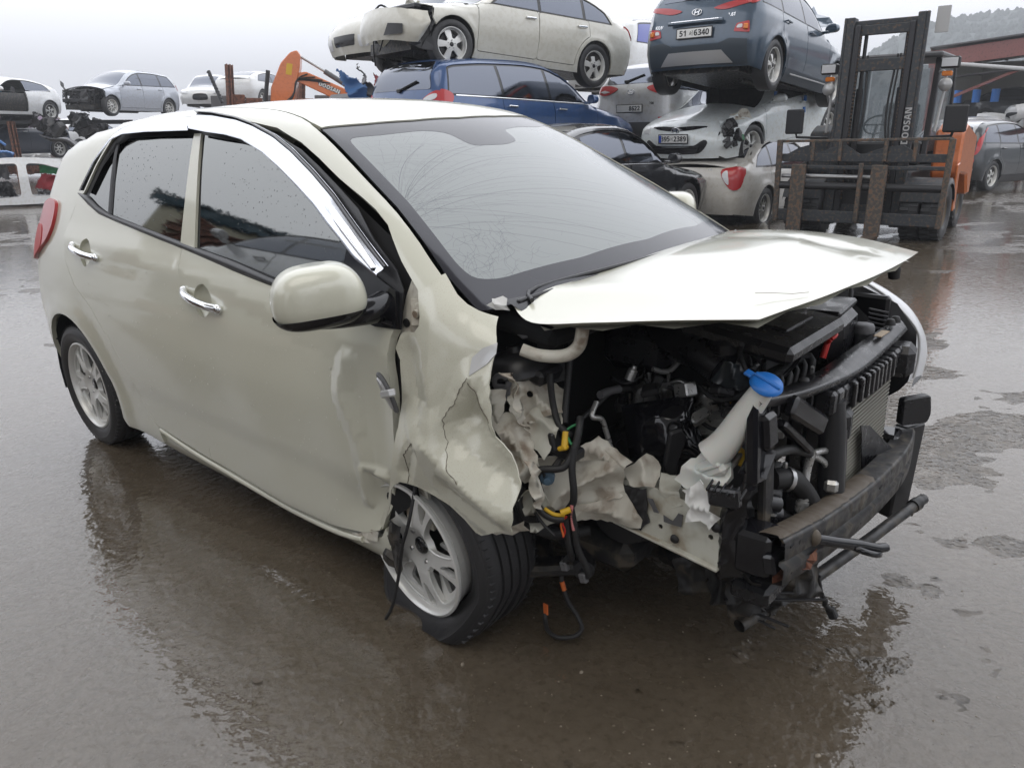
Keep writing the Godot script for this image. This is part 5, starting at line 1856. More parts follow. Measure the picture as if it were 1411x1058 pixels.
	for q in [[0.505, 0.415, 0.518, 0.012], [0.616, 0.49, 0.528, 0.013]]:
		m.lathe(PackedVector2Array([Vector2(0.0, 0.006), Vector2(q[3] * 0.8, 0.005), Vector2(q[3], 0.0)]), Transform3D(Basis.IDENTITY, Vector3(q[0], q[1], q[2] - 0.003)) * LIE, 14)
	part("grommets", m, mats.rubber, leg).set_meta("kind", "stuff")
	# --- crushed inner wing
	var cw := MB.new()
	shard(cw, P3("0.085,0.775,0.64 0.126,0.775,0.57 0.20,0.735,0.53 0.215,0.70,0.56 0.185,0.690,0.60 0.112,0.650,0.65"), 0.022, 12.0, 41, 0.01, 0.003, 0.004, [[Vector3(0.13, 0.735, 0.60), 0.009]])
	part("inner_wing", cw, mats.cream_dirty, o, "crushed inner wing panel")
	for q in [["0.129,0.663,0.655 0.216,0.600,0.655 0.232,0.680,0.60 0.205,0.708,0.575 0.175,0.700,0.595 0.155,0.712,0.605", 0.014, 14.0, 42, 0.01],
			["0.092,0.705,0.715 0.12,0.705,0.66 0.17,0.66,0.655 0.206,0.600,0.665 0.209,0.563,0.668 0.188,0.545,0.70 0.150,0.58,0.705 0.12,0.65,0.71", 0.022, 11.0, 43, 0.01],
			["0.190,0.590,0.655 0.254,0.597,0.58 0.29,0.620,0.54 0.330,0.595,0.525 0.358,0.560,0.515 0.366,0.486,0.52 0.30,0.46,0.55 0.244,0.425,0.585 0.205,0.465,0.635", 0.026, 9.0, 44, 0.01],
			["0.165,0.500,0.70 0.21,0.545,0.69 0.235,0.50,0.66 0.245,0.43,0.65 0.20,0.415,0.69", 0.03, 14.0, 45, 0.01],
			["0.22,0.455,0.61 0.313,0.470,0.545 0.360,0.498,0.52 0.41,0.43,0.505 0.405,0.408,0.505 0.313,0.400,0.53 0.245,0.415,0.585", 0.012, 9.0, 46, 0.012],
			["0.343,0.553,0.505 0.372,0.568,0.49 0.392,0.594,0.46 0.42,0.575,0.455 0.438,0.548,0.475 0.43,0.523,0.487 0.37,0.515,0.51", 0.018, 10.0, 47, 0.01],
			["0.438,0.555,0.475 0.485,0.560,0.465 0.515,0.505,0.505 0.49,0.495,0.51 0.452,0.515,0.50", 0.014, 12.0, 48, 0.01],
			["0.23,0.60,0.60 0.30,0.64,0.54 0.37,0.58,0.50 0.34,0.55,0.52", 0.02, 12.0, 49, 0.012],
			["0.055,0.76,0.68 0.10,0.76,0.66 0.11,0.69,0.69 0.09,0.65,0.71", 0.016, 14.0, 50, 0.012]]:
		var mm := MB.new()
		shard(mm, P3(q[0]), q[1], q[2], q[3], q[4])
		part("crushed_panel", mm, mats.cream_dirty if int(q[3]) % 3 else mats.rail_cream, o)
	m = MB.new()
	m.lathe(PackedVector2Array([Vector2(0.012, 0.004), Vector2(0.022, 0.004), Vector2(0.026, 0.0), Vector2(0.026, -0.006), Vector2(0.012, -0.006)]), Transform3D(Basis(Vector3.UP, 0.5), Vector3(0.085, 0.775, 0.655)) * LIE, 14)
	m.box(Vector3(0.085, 0.745, 0.652), Vector3(0.04, 0.05, 0.008), Basis(Vector3.UP, 0.5), 0.003)
	part("hinge_tab", m, mats.grey_trim, o)
	# --- strut top, black plate and cables to the wing
	m = MB.new()
	m.lathe(PackedVector2Array([Vector2(0.0, 0.03), Vector2(0.02, 0.03), Vector2(0.025, 0.015), Vector2(0.06, 0.01), Vector2(0.085, -0.01), Vector2(0.09, -0.04), Vector2(0.05, -0.06), Vector2(0.045, -0.3)]), Transform3D(Basis(Vector3.BACK, 0.15), Vector3(0.06, 0.815, 0.57)), 24)
	m.box(Vector3(0.10, 0.79, 0.55), Vector3(0.14, 0.04, 0.1), Basis(Vector3.BACK, -0.2), 0.01)
	part("strut_mount", m, mats.trim, o)
	m = MB.new()
	shard(m, P3("0.10,0.855,0.53 0.146,0.862,0.48 0.182,0.762,0.52 0.125,0.742,0.555"), 0.002, 5.0, 60, 0.02, 0.004, 0.0)
	part("black_plate", m, mats.trim, o)
	m = MB.new()
	m.bar(Vector3(0.10, 0.885, 0.60), Vector3(0.16, 0.90, 0.50), 0.05, 0.006, 0.002)
	part("glazed_shelf", m, mats.grey_trim, o)
	wire("bowden_cable", "0.185,0.80,0.585 0.188,0.77,0.588 0.198,0.712,0.59 0.225,0.68,0.605 0.263,0.66,0.61", 0.0085, mats.rubber, o)
	wire("bowden_cable", "0.19,0.86,0.50 0.195,0.80,0.52 0.212,0.71,0.56 0.228,0.675,0.585", 0.0085, mats.rubber, o)
	wire("fuel_pipe", "0.243,0.70,0.47 0.25,0.672,0.50 0.262,0.658,0.475 0.270,0.62,0.465 0.281,0.575,0.46", 0.0075, mats.alu, o)
	wire("pipe", "0.23,0.66,0.54 0.245,0.695,0.46 0.25,0.712,0.40 0.26,0.70,0.34", 0.006, mats.rubber, o)
	wire("pipe", "0.246,0.716,0.46 0.247,0.715,0.42 0.252,0.71,0.38", 0.011, mats.grey_trim, o)
	m = MB.new()
	m.tube(P3("0.252,0.668,0.612 0.262,0.636,0.632"), 0.009, 8)
	m.box(Vector3(0.258, 0.634, 0.632), Vector3(0.03, 0.012, 0.016), Basis(Vector3.BACK, 0.4), 0.004)
	part("yellow_plug", m, mats.yellow, o)
	m = MB.new()
	m.box(Vector3(0.235, 0.612, 0.60), Vector3(0.10, 0.03, 0.05), Basis(Vector3.BACK, -0.1), 0.006)
	m.box(Vector3(0.218, 0.635, 0.615), Vector3(0.02, 0.05, 0.03), Basis(Vector3.BACK, 0.2), 0.005)
	part("connector_block", m, mats.trim, o)
	# --- wiring loom torn out of the wing
	for q in ["0.205,0.565,0.685 0.225,0.585,0.68 0.262,0.590,0.66 0.277,0.600,0.645 0.285,0.64,0.62 0.283,0.68,0.60 0.272,0.70,0.58",
			"0.285,0.64,0.625 0.290,0.59,0.64 0.298,0.54,0.645 0.296,0.505,0.645 0.286,0.485,0.65",
			"0.212,0.57,0.685 0.214,0.54,0.69 0.222,0.50,0.695 0.235,0.475,0.69 0.262,0.462,0.68 0.284,0.462,0.665",
			"0.284,0.465,0.66 0.283,0.42,0.655 0.288,0.37,0.65 0.286,0.34,0.64 0.27,0.33,0.635 0.262,0.312,0.64",
			"0.292,0.49,0.65 0.297,0.44,0.645 0.302,0.38,0.64 0.318,0.33,0.63 0.325,0.302,0.625 0.315,0.29,0.63",
			"0.18,0.53,0.70 0.172,0.49,0.705 0.19,0.45,0.70 0.225,0.455,0.695"]:
		wire("wiring_loom", q, 0.0085, mats.wire_black, o, 6, true)
	for q in [["0.24,0.487,0.688 0.262,0.475,0.68 0.285,0.473,0.665", 0.005, "yellow"], ["0.278,0.48,0.672 0.295,0.488,0.655", 0.0085, "yellow"], ["0.288,0.47,0.662 0.280,0.452,0.668 0.284,0.43,0.664 0.279,0.41,0.666", 0.0028, "red_plastic"],
			["0.297,0.50,0.652 0.296,0.465,0.652 0.300,0.43,0.65", 0.0045, "pink"], ["0.285,0.465,0.668 0.276,0.445,0.67 0.282,0.415,0.668", 0.0028, "orange_wire"], ["0.265,0.655,0.618 0.25,0.668,0.61 0.268,0.684,0.59 0.285,0.676,0.595 0.288,0.655,0.61 0.275,0.645,0.62 0.265,0.655,0.618", 0.0035, "green_wire"],
			["0.215,0.47,0.695 0.24,0.44,0.69 0.262,0.415,0.68", 0.004, "wire_black"], ["0.23,0.48,0.69 0.25,0.462,0.684 0.272,0.455,0.676", 0.004, "grey_trim"], ["0.232,0.60,0.60 0.225,0.57,0.64 0.21,0.56,0.67", 0.006, "wire_black"], ["0.238,0.60,0.60 0.232,0.57,0.64 0.222,0.565,0.67", 0.006, "wire_black"]]:
		wire("loose_wire", q[0], q[1], mats[q[2]], o)
	m = MB.new()
	m.lathe(PackedVector2Array([Vector2(0.0, 0.01), Vector2(0.008, 0.01), Vector2(0.009, 0.0), Vector2(0.018, -0.002), Vector2(0.019, -0.02)]), Transform3D(Basis(Vector3.UP, 0.6), Vector3(0.232, 0.555, 0.665)) * LIE, 14)
	part("impact_sensor", m, mats.blue_grey, o)
	for q in [Vector3(0.262, 0.308, 0.64), Vector3(0.314, 0.288, 0.63)]:
		m = MB.new()
		m.box(q, Vector3(0.022, 0.026, 0.016), Basis(Vector3.BACK, 0.3), 0.003)
		part("wire_plug", m, mats.grey_trim, o)
	# --- air-conditioning lines and hoses at the front
	wire("ac_hose", "0.672,0.645,0.44 0.690,0.648,0.395 0.697,0.637,0.33 0.70,0.606,0.255 0.699,0.58,0.205", 0.012, mats.rubber, o)
	wire("ac_pipe", "0.699,0.578,0.20 0.708,0.556,0.165 0.719,0.53,0.135 0.724,0.50,0.128", 0.0085, mats.alu, o)
	wire("ac_pipe", "0.705,0.577,0.19 0.716,0.565,0.13 0.725,0.535,0.10 0.728,0.495,0.098", 0.0085, mats.alu, o)
	wire("ac_pipe", "0.703,0.572,0.20 0.698,0.535,0.205 0.703,0.48,0.225", 0.0105, mats.alu, o)
	m = MB.new()
	m.tube(P3("0.724,0.513,0.128 0.7245,0.50,0.127"), 0.0095, 10)
	part("blue_band", m, mats.blue_plastic, o)
	m = MB.new()
	for i in 4:
		m.tube(PackedVector3Array([Vector3(0.7030, 0.487 - 0.014 * i, 0.2225 + 0.003 * i), Vector3(0.7030, 0.477 - 0.014 * i, 0.2245 + 0.003 * i)]), 0.0165, 12)
	m.tube(P3("0.703,0.488,0.222 0.704,0.425,0.238"), 0.0135, 10)
	part("hose_ferrule", m, mats.alu, o)
	wire("ac_hose", "0.704,0.432,0.236 0.706,0.40,0.245 0.70,0.33,0.26 0.68,0.30,0.28", 0.016, mats.rubber, o)
	m = MB.new()
	m.box(Vector3(0.732, 0.475, 0.115), Vector3(0.035, 0.035, 0.075), Basis(Vector3.UP, 0.3), 0.008)
	m.lathe(PackedVector2Array([Vector2(0.0, 0.03), Vector2(0.008, 0.03), Vector2(0.01, 0.02), Vector2(0.012, 0.0)]), Transform3D(Basis.IDENTITY, Vector3(0.732, 0.488, 0.085)), 8)
	m.tube(curve(P3("0.736,0.46,0.135 0.742,0.43,0.135 0.748,0.415,0.12 0.744,0.42,0.10 0.738,0.455,0.10"), 4), 0.007, 6)
	part("ac_block", m, mats.alu, o)
	wire("radiator_hose", "0.66,0.545,0.32 0.680,0.54,0.29 0.690,0.508,0.24 0.708,0.45,0.20 0.72,0.40,0.19", 0.028, mats.rubber, o)
	m = MB.new()
	m.tube(P3("0.676,0.542,0.298 0.681,0.537,0.287"), 0.0315, 14, -1.0, false)
	m.box(Vector3(0.676, 0.577, 0.296), Vector3(0.012, 0.018, 0.01), Basis.IDENTITY, 0.003)
	part("hose_clip", m, mats.steel, o)
	m = MB.new()
	m.tube(P3("0.705,0.69,0.10 0.715,0.61,0.10 0.735,0.40,0.115"), 0.034, 16)
	m.tube(P3("0.730,0.60,0.06 0.745,0.40,0.07"), 0.011, 8)
	part("receiver_drier", m, mats.trim, o)
	m = MB.new()
	m.box(Vector3(0.676, 0.483, 0.39), Vector3(0.05, 0.03, 0.045), Basis(Vector3.UP, 0.4), 0.005)
	m.lathe(PackedVector2Array([Vector2(0.0, 0.05), Vector2(0.022, 0.05), Vector2(0.024, 0.0)]), Transform3D(Basis(Vector3.UP, -0.5) * Basis(Vector3.RIGHT, 1.2), Vector3(0.69, 0.475, 0.36)), 14)
	m.lathe(PackedVector2Array([Vector2(0.0, 0.06), Vector2(0.02, 0.06), Vector2(0.022, 0.0)]), Transform3D(Basis(Vector3.UP, -0.5) * Basis(Vector3.RIGHT, 1.2), Vector3(0.69, 0.505, 0.365)), 14)
	part("horn", m, mats.dark_plastic, o)
	wire("yellow_loom", "0.583,0.665,0.37 0.588,0.656,0.38 0.602,0.640,0.40 0.622,0.632,0.41 0.624,0.612,0.43", 0.0075, mats.yellow, o)
	wire("alloy_pipe", "0.575,0.565,0.455 0.585,0.577,0.45 0.604,0.612,0.43 0.614,0.628,0.415 0.63,0.63,0.40", 0.008, mats.alu, o)
	# --- bumper beam: a bowed channel with slots and a mud line
	m = MB.new()
	var top := curve(P3("0.764,0.503,0.505 0.772,0.480,0.38 0.782,0.462,0.25 0.792,0.436,0.0 0.792,0.418,-0.25 0.780,0.408,-0.42 0.758,0.408,-0.54"), 5)
	rows = []
	for k in 9:
		rows.append(PackedVector3Array())
	for i in top.size():
		var t := float(i) / (top.size() - 1)
		var hgt := lerpf(0.128, 0.115, t)
		var p := top[i]
		var prof := [[-0.055, -0.004], [0.0, 0.0], [0.007, -0.01], [0.009, -hgt * 0.40], [-0.004, -hgt * 0.46], [-0.004, -hgt * 0.54], [0.009, -hgt * 0.60], [0.007, -hgt + 0.01], [-0.055, -hgt]]
		for k in 9:
			rows[k].append(p + Vector3(prof[k][0], prof[k][1], 0))
	m.grid(rows)
	var beam := part("bumper_beam", m, mats.muddy_black, o, "bare bumper beam caked with mud")
	m = MB.new()
	for q in [[0.47, -0.025, 0.02, 0.006], [0.43, -0.03, 0.012, 0.011], [0.455, -0.10, 0.02, 0.006], [0.20, -0.035, 0.02, 0.006], [-0.08, -0.03, 0.02, 0.006], [-0.3, -0.03, 0.02, 0.006], [0.05, -0.095, 0.02, 0.006]]:
		var t: float = (0.505 - q[0]) / 1.045
		var p := top[int(t * (top.size() - 1))]
		m.box(Vector3(p.x + 0.0085, p.y + q[1], q[0]), Vector3(0.003, q[3], q[2]), Basis(Vector3.RIGHT, 0.1), 0.001)
	part("slots", m, mats.void, beam).set_meta("kind", "stuff")
	m = MB.new()
	var mr := [PackedVector3Array(), PackedVector3Array(), PackedVector3Array(), PackedVector3Array()]
	for i in 81:
		var t := i / 150.0
		var p := along3(top, t)
		mr[0].append(p + Vector3(-0.056, -0.002, 0))
		mr[1].append(p + Vector3(-0.038, 0.003 + rng.randf() * 0.006, 0))
		mr[2].append(p + Vector3(-0.012 + rng.randf() * 0.006, 0.003 + rng.randf() * 0.005, 0))
		mr[3].append(p + Vector3(0.003, -0.002 - rng.randf() * 0.012 * (1.0 - t), 0))
	m.grid(mr)
	part("mud", m, mats.mud, beam).set_meta("kind", "stuff")
	m = MB.new()
	m.box(Vector3(0.695, 0.44, 0.47), Vector3(0.085, 0.11, 0.085), Basis(Vector3.UP, 0.05), 0.01)
	m.box(Vector3(0.74, 0.43, 0.485), Vector3(0.03, 0.05, 0.06), Basis(Vector3.BACK, 0.2), 0.006)
	part("crash_box", m, mats.gloss_black, beam)
	m = MB.new()
	m.box(Vector3(0.70, 0.36, -0.46), Vector3(0.085, 0.11, 0.085), Basis(Vector3.UP, 0.05), 0.01)
	part("crash_box", m, mats.gloss_black, beam)
	m = MB.new()
	crumple(m, Vector3(0.775, 0.375, 0.42), Vector3(0.79, 0.37, 0.33), Vector3(0.785, 0.40, 0.33), Vector3(0.772, 0.42, 0.44), 4, 2, 0.008, 71)
	crumple(m, Vector3(0.745, 0.38, 0.50), Vector3(0.775, 0.375, 0.43), Vector3(0.77, 0.41, 0.44), Vector3(0.745, 0.41, 0.50), 3, 2, 0.01, 72)
	part("bent_flange", m, mats.rust, beam).set_meta("kind", "stuff")
	# --- towing eye screwed into the beam
	m = MB.new()
	m.tube(P3("0.775,0.437,0.35 0.81,0.410,0.29 0.845,0.378,0.215"), 0.0125, 12, 0.0145)
	m.tube(P3("0.845,0.378,0.215 0.872,0.352,0.16 0.885,0.345,0.13"), 0.0145, 12, 0.011)
	var eye := PackedVector3Array()
	for i in 21:
		var a := TAU * i / 20.0
		eye.append(Vector3(0.852, 0.362, 0.20) + Vector3(0.45, -0.40, -0.8).normalized() * cos(a) * 0.045 + Vector3(0.85, 0.1, 0.48).normalized() * sin(a) * 0.03)
	m.tube(eye, 0.008, 8, -1.0, false)
	part("towing_eye", m, mats.gloss_black, o)
	m = MB.new()
	m.ball(Vector3(0.779, 0.441, 0.352), Vector3(0.018, 0.022, 0.018), 6, 10)
	part("mud_plug", m, mats.mud, o)
	# --- loose cross tube under the nose
	m = MB.new()
	m.tube(P3("0.632,0.15,0.395 0.69,0.155,0.15 0.755,0.160,-0.20 0.812,0.162,-0.565"), 0.0175, 14, -1.0, false)
	m.tube(P3("0.632,0.15,0.395 0.69,0.155,0.15 0.755,0.160,-0.20 0.812,0.162,-0.565"), 0.014, 14, -1.0, false)
	var bar := part("cross_tube", m, mats.muddy_black, o)
	m = MB.new()
	for q in [Vector3(0.655, 0.152, 0.30), Vector3(0.80, 0.1625, -0.49)]:
		m.tube(PackedVector3Array([q, q + Vector3(0.006, 0.0, -0.03)]), 0.0215, 14)
		m.box(q + Vector3(0, -0.022, -0.01), Vector3(0.006, 0.03, 0.02), Basis.IDENTITY, 0.002)
	part("tube_clamp", m, mats.muddy_black, bar).set_meta("kind", "stuff")
	m = MB.new()
	m.prism(round_poly(P2("-0.06,-0.16 0.03,-0.13 0.06,0.16 -0.03,0.16"), 0.01), Transform3D(Basis(Vector3.UP, 1.2), Vector3(0.735, 0.25, -0.56)), 0.05, 0.006)
	part("lower_bracket", m, mats.trim, o)
	# --- torn undertray
	for q in [["0.40,0.235,0.33 0.48,0.235,0.30 0.50,0.14,0.30 0.43,0.13,0.34", 0.012, 81], ["0.48,0.24,0.31 0.58,0.24,0.30 0.60,0.15,0.33 0.52,0.13,0.33", 0.02, 82], ["0.58,0.30,0.40 0.68,0.30,0.40 0.68,0.20,0.36 0.60,0.16,0.38", 0.02, 83],
			["0.66,0.30,0.35 0.76,0.28,0.20 0.76,0.20,0.20 0.66,0.18,0.34", 0.02, 84], ["0.58,0.17,0.36 0.70,0.19,0.30 0.69,0.17,0.29 0.585,0.145,0.36", 0.01, 85], ["0.10,0.19,-0.5 0.62,0.19,-0.5 0.62,0.17,0.28 0.10,0.18,0.30", 0.01, 86]]:
		m = MB.new()
		shard(m, P3(q[0]), q[1], 14.0, q[2], 0.016 if int(q[2]) < 86 else 0.05, 0.004, 0.006)
		part("undertray_piece", m, mats.muddy_black, o)
	for i in 9:
		var a := Vector3(0.56 + rng.randf() * 0.12, 0.24 - rng.randf() * 0.07, 0.40 - rng.randf() * 0.1)
		m = MB.new()
		m.bar(a, a + Vector3(rng.randf_range(0.05, 0.13), rng.randf_range(-0.05, 0.02), rng.randf_range(-0.12, 0.0)), 0.008, 0.005, 0.001)
		part("plastic_splinter", m, mats.trim, o)
	wire("hanging_lead", "0.735,0.21,0.15 0.74,0.15,0.13 0.745,0.11,0.10 0.742,0.09,0.09 0.75,0.06,0.06", 0.007, mats.rubber, o)
	m = MB.new()
	m.box(Vector3(0.752, 0.048, 0.055), Vector3(0.025, 0.035, 0.02), Basis(Vector3.BACK, 0.5), 0.004)
	part("lead_plug", m, mats.rubber, o)
	# --- suspension of the broken wheel
	m = MB.new()
	m.bar(Vector3(-0.02, 0.175, 0.62), Vector3(0.21, 0.20, 0.46), 0.07, 0.035, 0.01)
	m.bar(Vector3(0.10, 0.185, 0.53), Vector3(-0.10, 0.20, 0.30), 0.06, 0.035, 0.01)
	var sus := part("wishbone", m, mats.muddy_black, o)
	m = MB.new()
	m.lathe(PackedVector2Array([Vector2(0.0, 0.05), Vector2(0.012, 0.05), Vector2(0.013, 0.03), Vector2(0.03, 0.026), Vector2(0.034, 0.0), Vector2(0.034, -0.04)]), Transform3D(Basis(Vector3.UP, 0.65), Vector3(0.20, 0.20, 0.475)) * LIE, 16)
	part("bush", m, mats.dark_metal, sus)
	m = MB.new()
	m.tube(P3("-0.12,0.27,0.62 -0.02,0.29,0.40 0.15,0.33,0.2"), 0.016, 10)
	m.tube(P3("0.0,0.285,0.46 -0.03,0.285,0.52"), 0.04, 12, 0.025)
	part("drive_shaft", m, mats.dark_metal, o)
	wire("brake_hose", "0.11,0.36,0.60 0.16,0.34,0.58 0.20,0.335,0.54 0.24,0.34,0.50", 0.016, mats.rubber, o, 5, true)
	m = MB.new()
	m.box(Vector3(0.18, 0.24, 0.0), Vector3(0.3, 0.1, 0.9), Basis.IDENTITY, 0.03)
	m.box(Vector3(0.30, 0.30, 0.32), Vector3(0.25, 0.05, 0.08), Basis(Vector3.UP, 0.3), 0.015)
	part("subframe", m, mats.muddy_black, o)
	wire("torn_lead", "0.15,0.22,0.50 0.155,0.16,0.52 0.175,0.10,0.52 0.20,0.055,0.51 0.225,0.03,0.52 0.225,0.022,0.555 0.19,0.02,0.585 0.15,0.022,0.58 0.125,0.03,0.56 0.115,0.045,0.55", 0.0065, mats.rubber, o, 6)
	m = MB.new()
	for i in 3:
		m.tube(PackedVector3Array([Vector3(0.115 + 0.005 * i, 0.045, 0.55), Vector3(0.109 + 0.006 * i, 0.075, 0.545)]), 0.003, 6)
	part("wire_ends", m, mats.orange_wire, o).set_meta("kind", "stuff")
	m = MB.new()
	m.tube(P3("0.158,0.155,0.522 0.166,0.13,0.522"), 0.0075, 6)
	part("red_sleeve", m, mats.orange_wire, o)
	# --- left inner wing liner and headlamp at the far corner
	m = MB.new()
	shard(m, P3("0.42,0.84,-0.56 0.53,0.83,-0.61 0.64,0.78,-0.63 0.71,0.70,-0.62 0.72,0.60,-0.62 0.66,0.62,-0.60 0.55,0.72,-0.56"), 0.003, 5.0, 91, 0.03, 0.004, 0.0)
	m.box(Vector3(0.45, 0.64, -0.60), Vector3(0.36, 0.34, 0.03), Basis(Vector3.UP, -0.05), 0.01)
	for i in 5:
		m.bar(Vector3(0.595, 0.785 - 0.014 * i, -0.50), Vector3(0.635, 0.765 - 0.014 * i, -0.56), 0.008, 0.006, 0.001)
	part("inner_wing", m, mats.trim, o)
	m = MB.new()
	var li := curve(P3("0.44,0.855,-0.63 0.497,0.838,-0.63 0.586,0.786,-0.64 0.652,0.725,-0.65 0.696,0.666,-0.66 0.707,0.585,-0.64 0.705,0.53,-0.62"), 5)
	var lo := curve(P3("0.42,0.845,-0.715 0.487,0.828,-0.72 0.569,0.795,-0.73 0.649,0.742,-0.74 0.700,0.665,-0.745 0.722,0.60,-0.745 0.724,0.525,-0.71"), 5)
	rows = [PackedVector3Array(), PackedVector3Array(), PackedVector3Array(), PackedVector3Array(), PackedVector3Array()]
	var br := [PackedVector3Array(), PackedVector3Array(), PackedVector3Array()]
	for i in li.size():
		var bulge := Vector3(0.10, 0.16, -0.02).normalized() * 0.014
		rows[0].append(li[i])
		rows[1].append(li[i].lerp(lo[i], 0.35) + bulge)
		rows[2].append(li[i].lerp(lo[i], 0.75) + bulge)
		rows[3].append(lo[i])
		rows[4].append(lo[i] + Vector3(-0.03, -0.05, -0.012))
		br[0].append(li[i])
		br[1].append(li[i] + Vector3(-0.02, -0.03, 0.01))
		br[2].append(li[i] + Vector3(-0.10, -0.10, 0.02))
	m.grid(rows)
	var hl := part("headlamp", m, mats.lens_clear, o)
	m = MB.new()
	var ridge := PackedVector3Array()
	for i in li.size():
		ridge.append(li[i].lerp(lo[i], 0.22) + Vector3(0.006, 0.010, 0))
	m.tube(ridge, 0.004, 6)
	part("lamp_edge", m, mats.silver_trim, hl)
	m = MB.new()
	m.grid(br)
	part("lamp_back", m, mats.trim, hl)

func along3(p: PackedVector3Array, t: float) -> Vector3:
	var f := clampf(t, 0.0, 0.9999) * (p.size() - 1)
	return p[int(f)].lerp(p[int(f) + 1], f - int(f))

# ---------------------------------------------------------------- wet ground: a relief of mud and worn asphalt, and the water that lies in its hollows
var gn: Array = []

func ground_height(x: float, z: float) -> float:
	if gn.is_empty():
		for q in [[11, 0.35, 3], [12, 1.5, 3], [13, 6.0, 3], [14, 0.10, 2], [15, 18.0, 2]]:
			var fn := FastNoiseLite.new()
			fn.seed = q[0]
			fn.noise_type = FastNoiseLite.TYPE_SIMPLEX
			fn.frequency = q[1]
			fn.fractal_octaves = q[2]
			gn.append(fn)
	# tyre tracks run along the yard, so the relief is drawn out that way
	var a: float = gn[0].get_noise_2d(x * 0.9 + z * 0.25, z * 0.6)
	var b: float = gn[1].get_noise_2d(x * 0.8 + z * 0.5, z * 0.8 - x * 0.3)
	var c: float = gn[2].get_noise_2d(x, z)
	var big: float = gn[3].get_noise_2d(x, z)
	var h := -0.0029 + 0.008 * a + 0.0036 * b + 0.0016 * c + 0.005 * big
	if absf(x) < 7.0 and absf(z) < 7.0:
		h += 0.0009 * float(gn[4].get_noise_2d(x, z))
	h += 0.0012 * exp(-(pow((x - 0.2) / 1.4, 2) + pow((z - 1.3) / 0.9, 2)))       # drier where the camera stands
	h -= 0.004 * exp(-(pow((x - 1.2) / 1.0, 2) + pow((z + 0.6) / 1.2, 2)))       # pool before the nose
	h -= 0.005 * exp(-(pow((x + 1.6) / 1.4, 2) + pow((z - 1.15) / 0.45, 2)))     # pool along the side
	return h

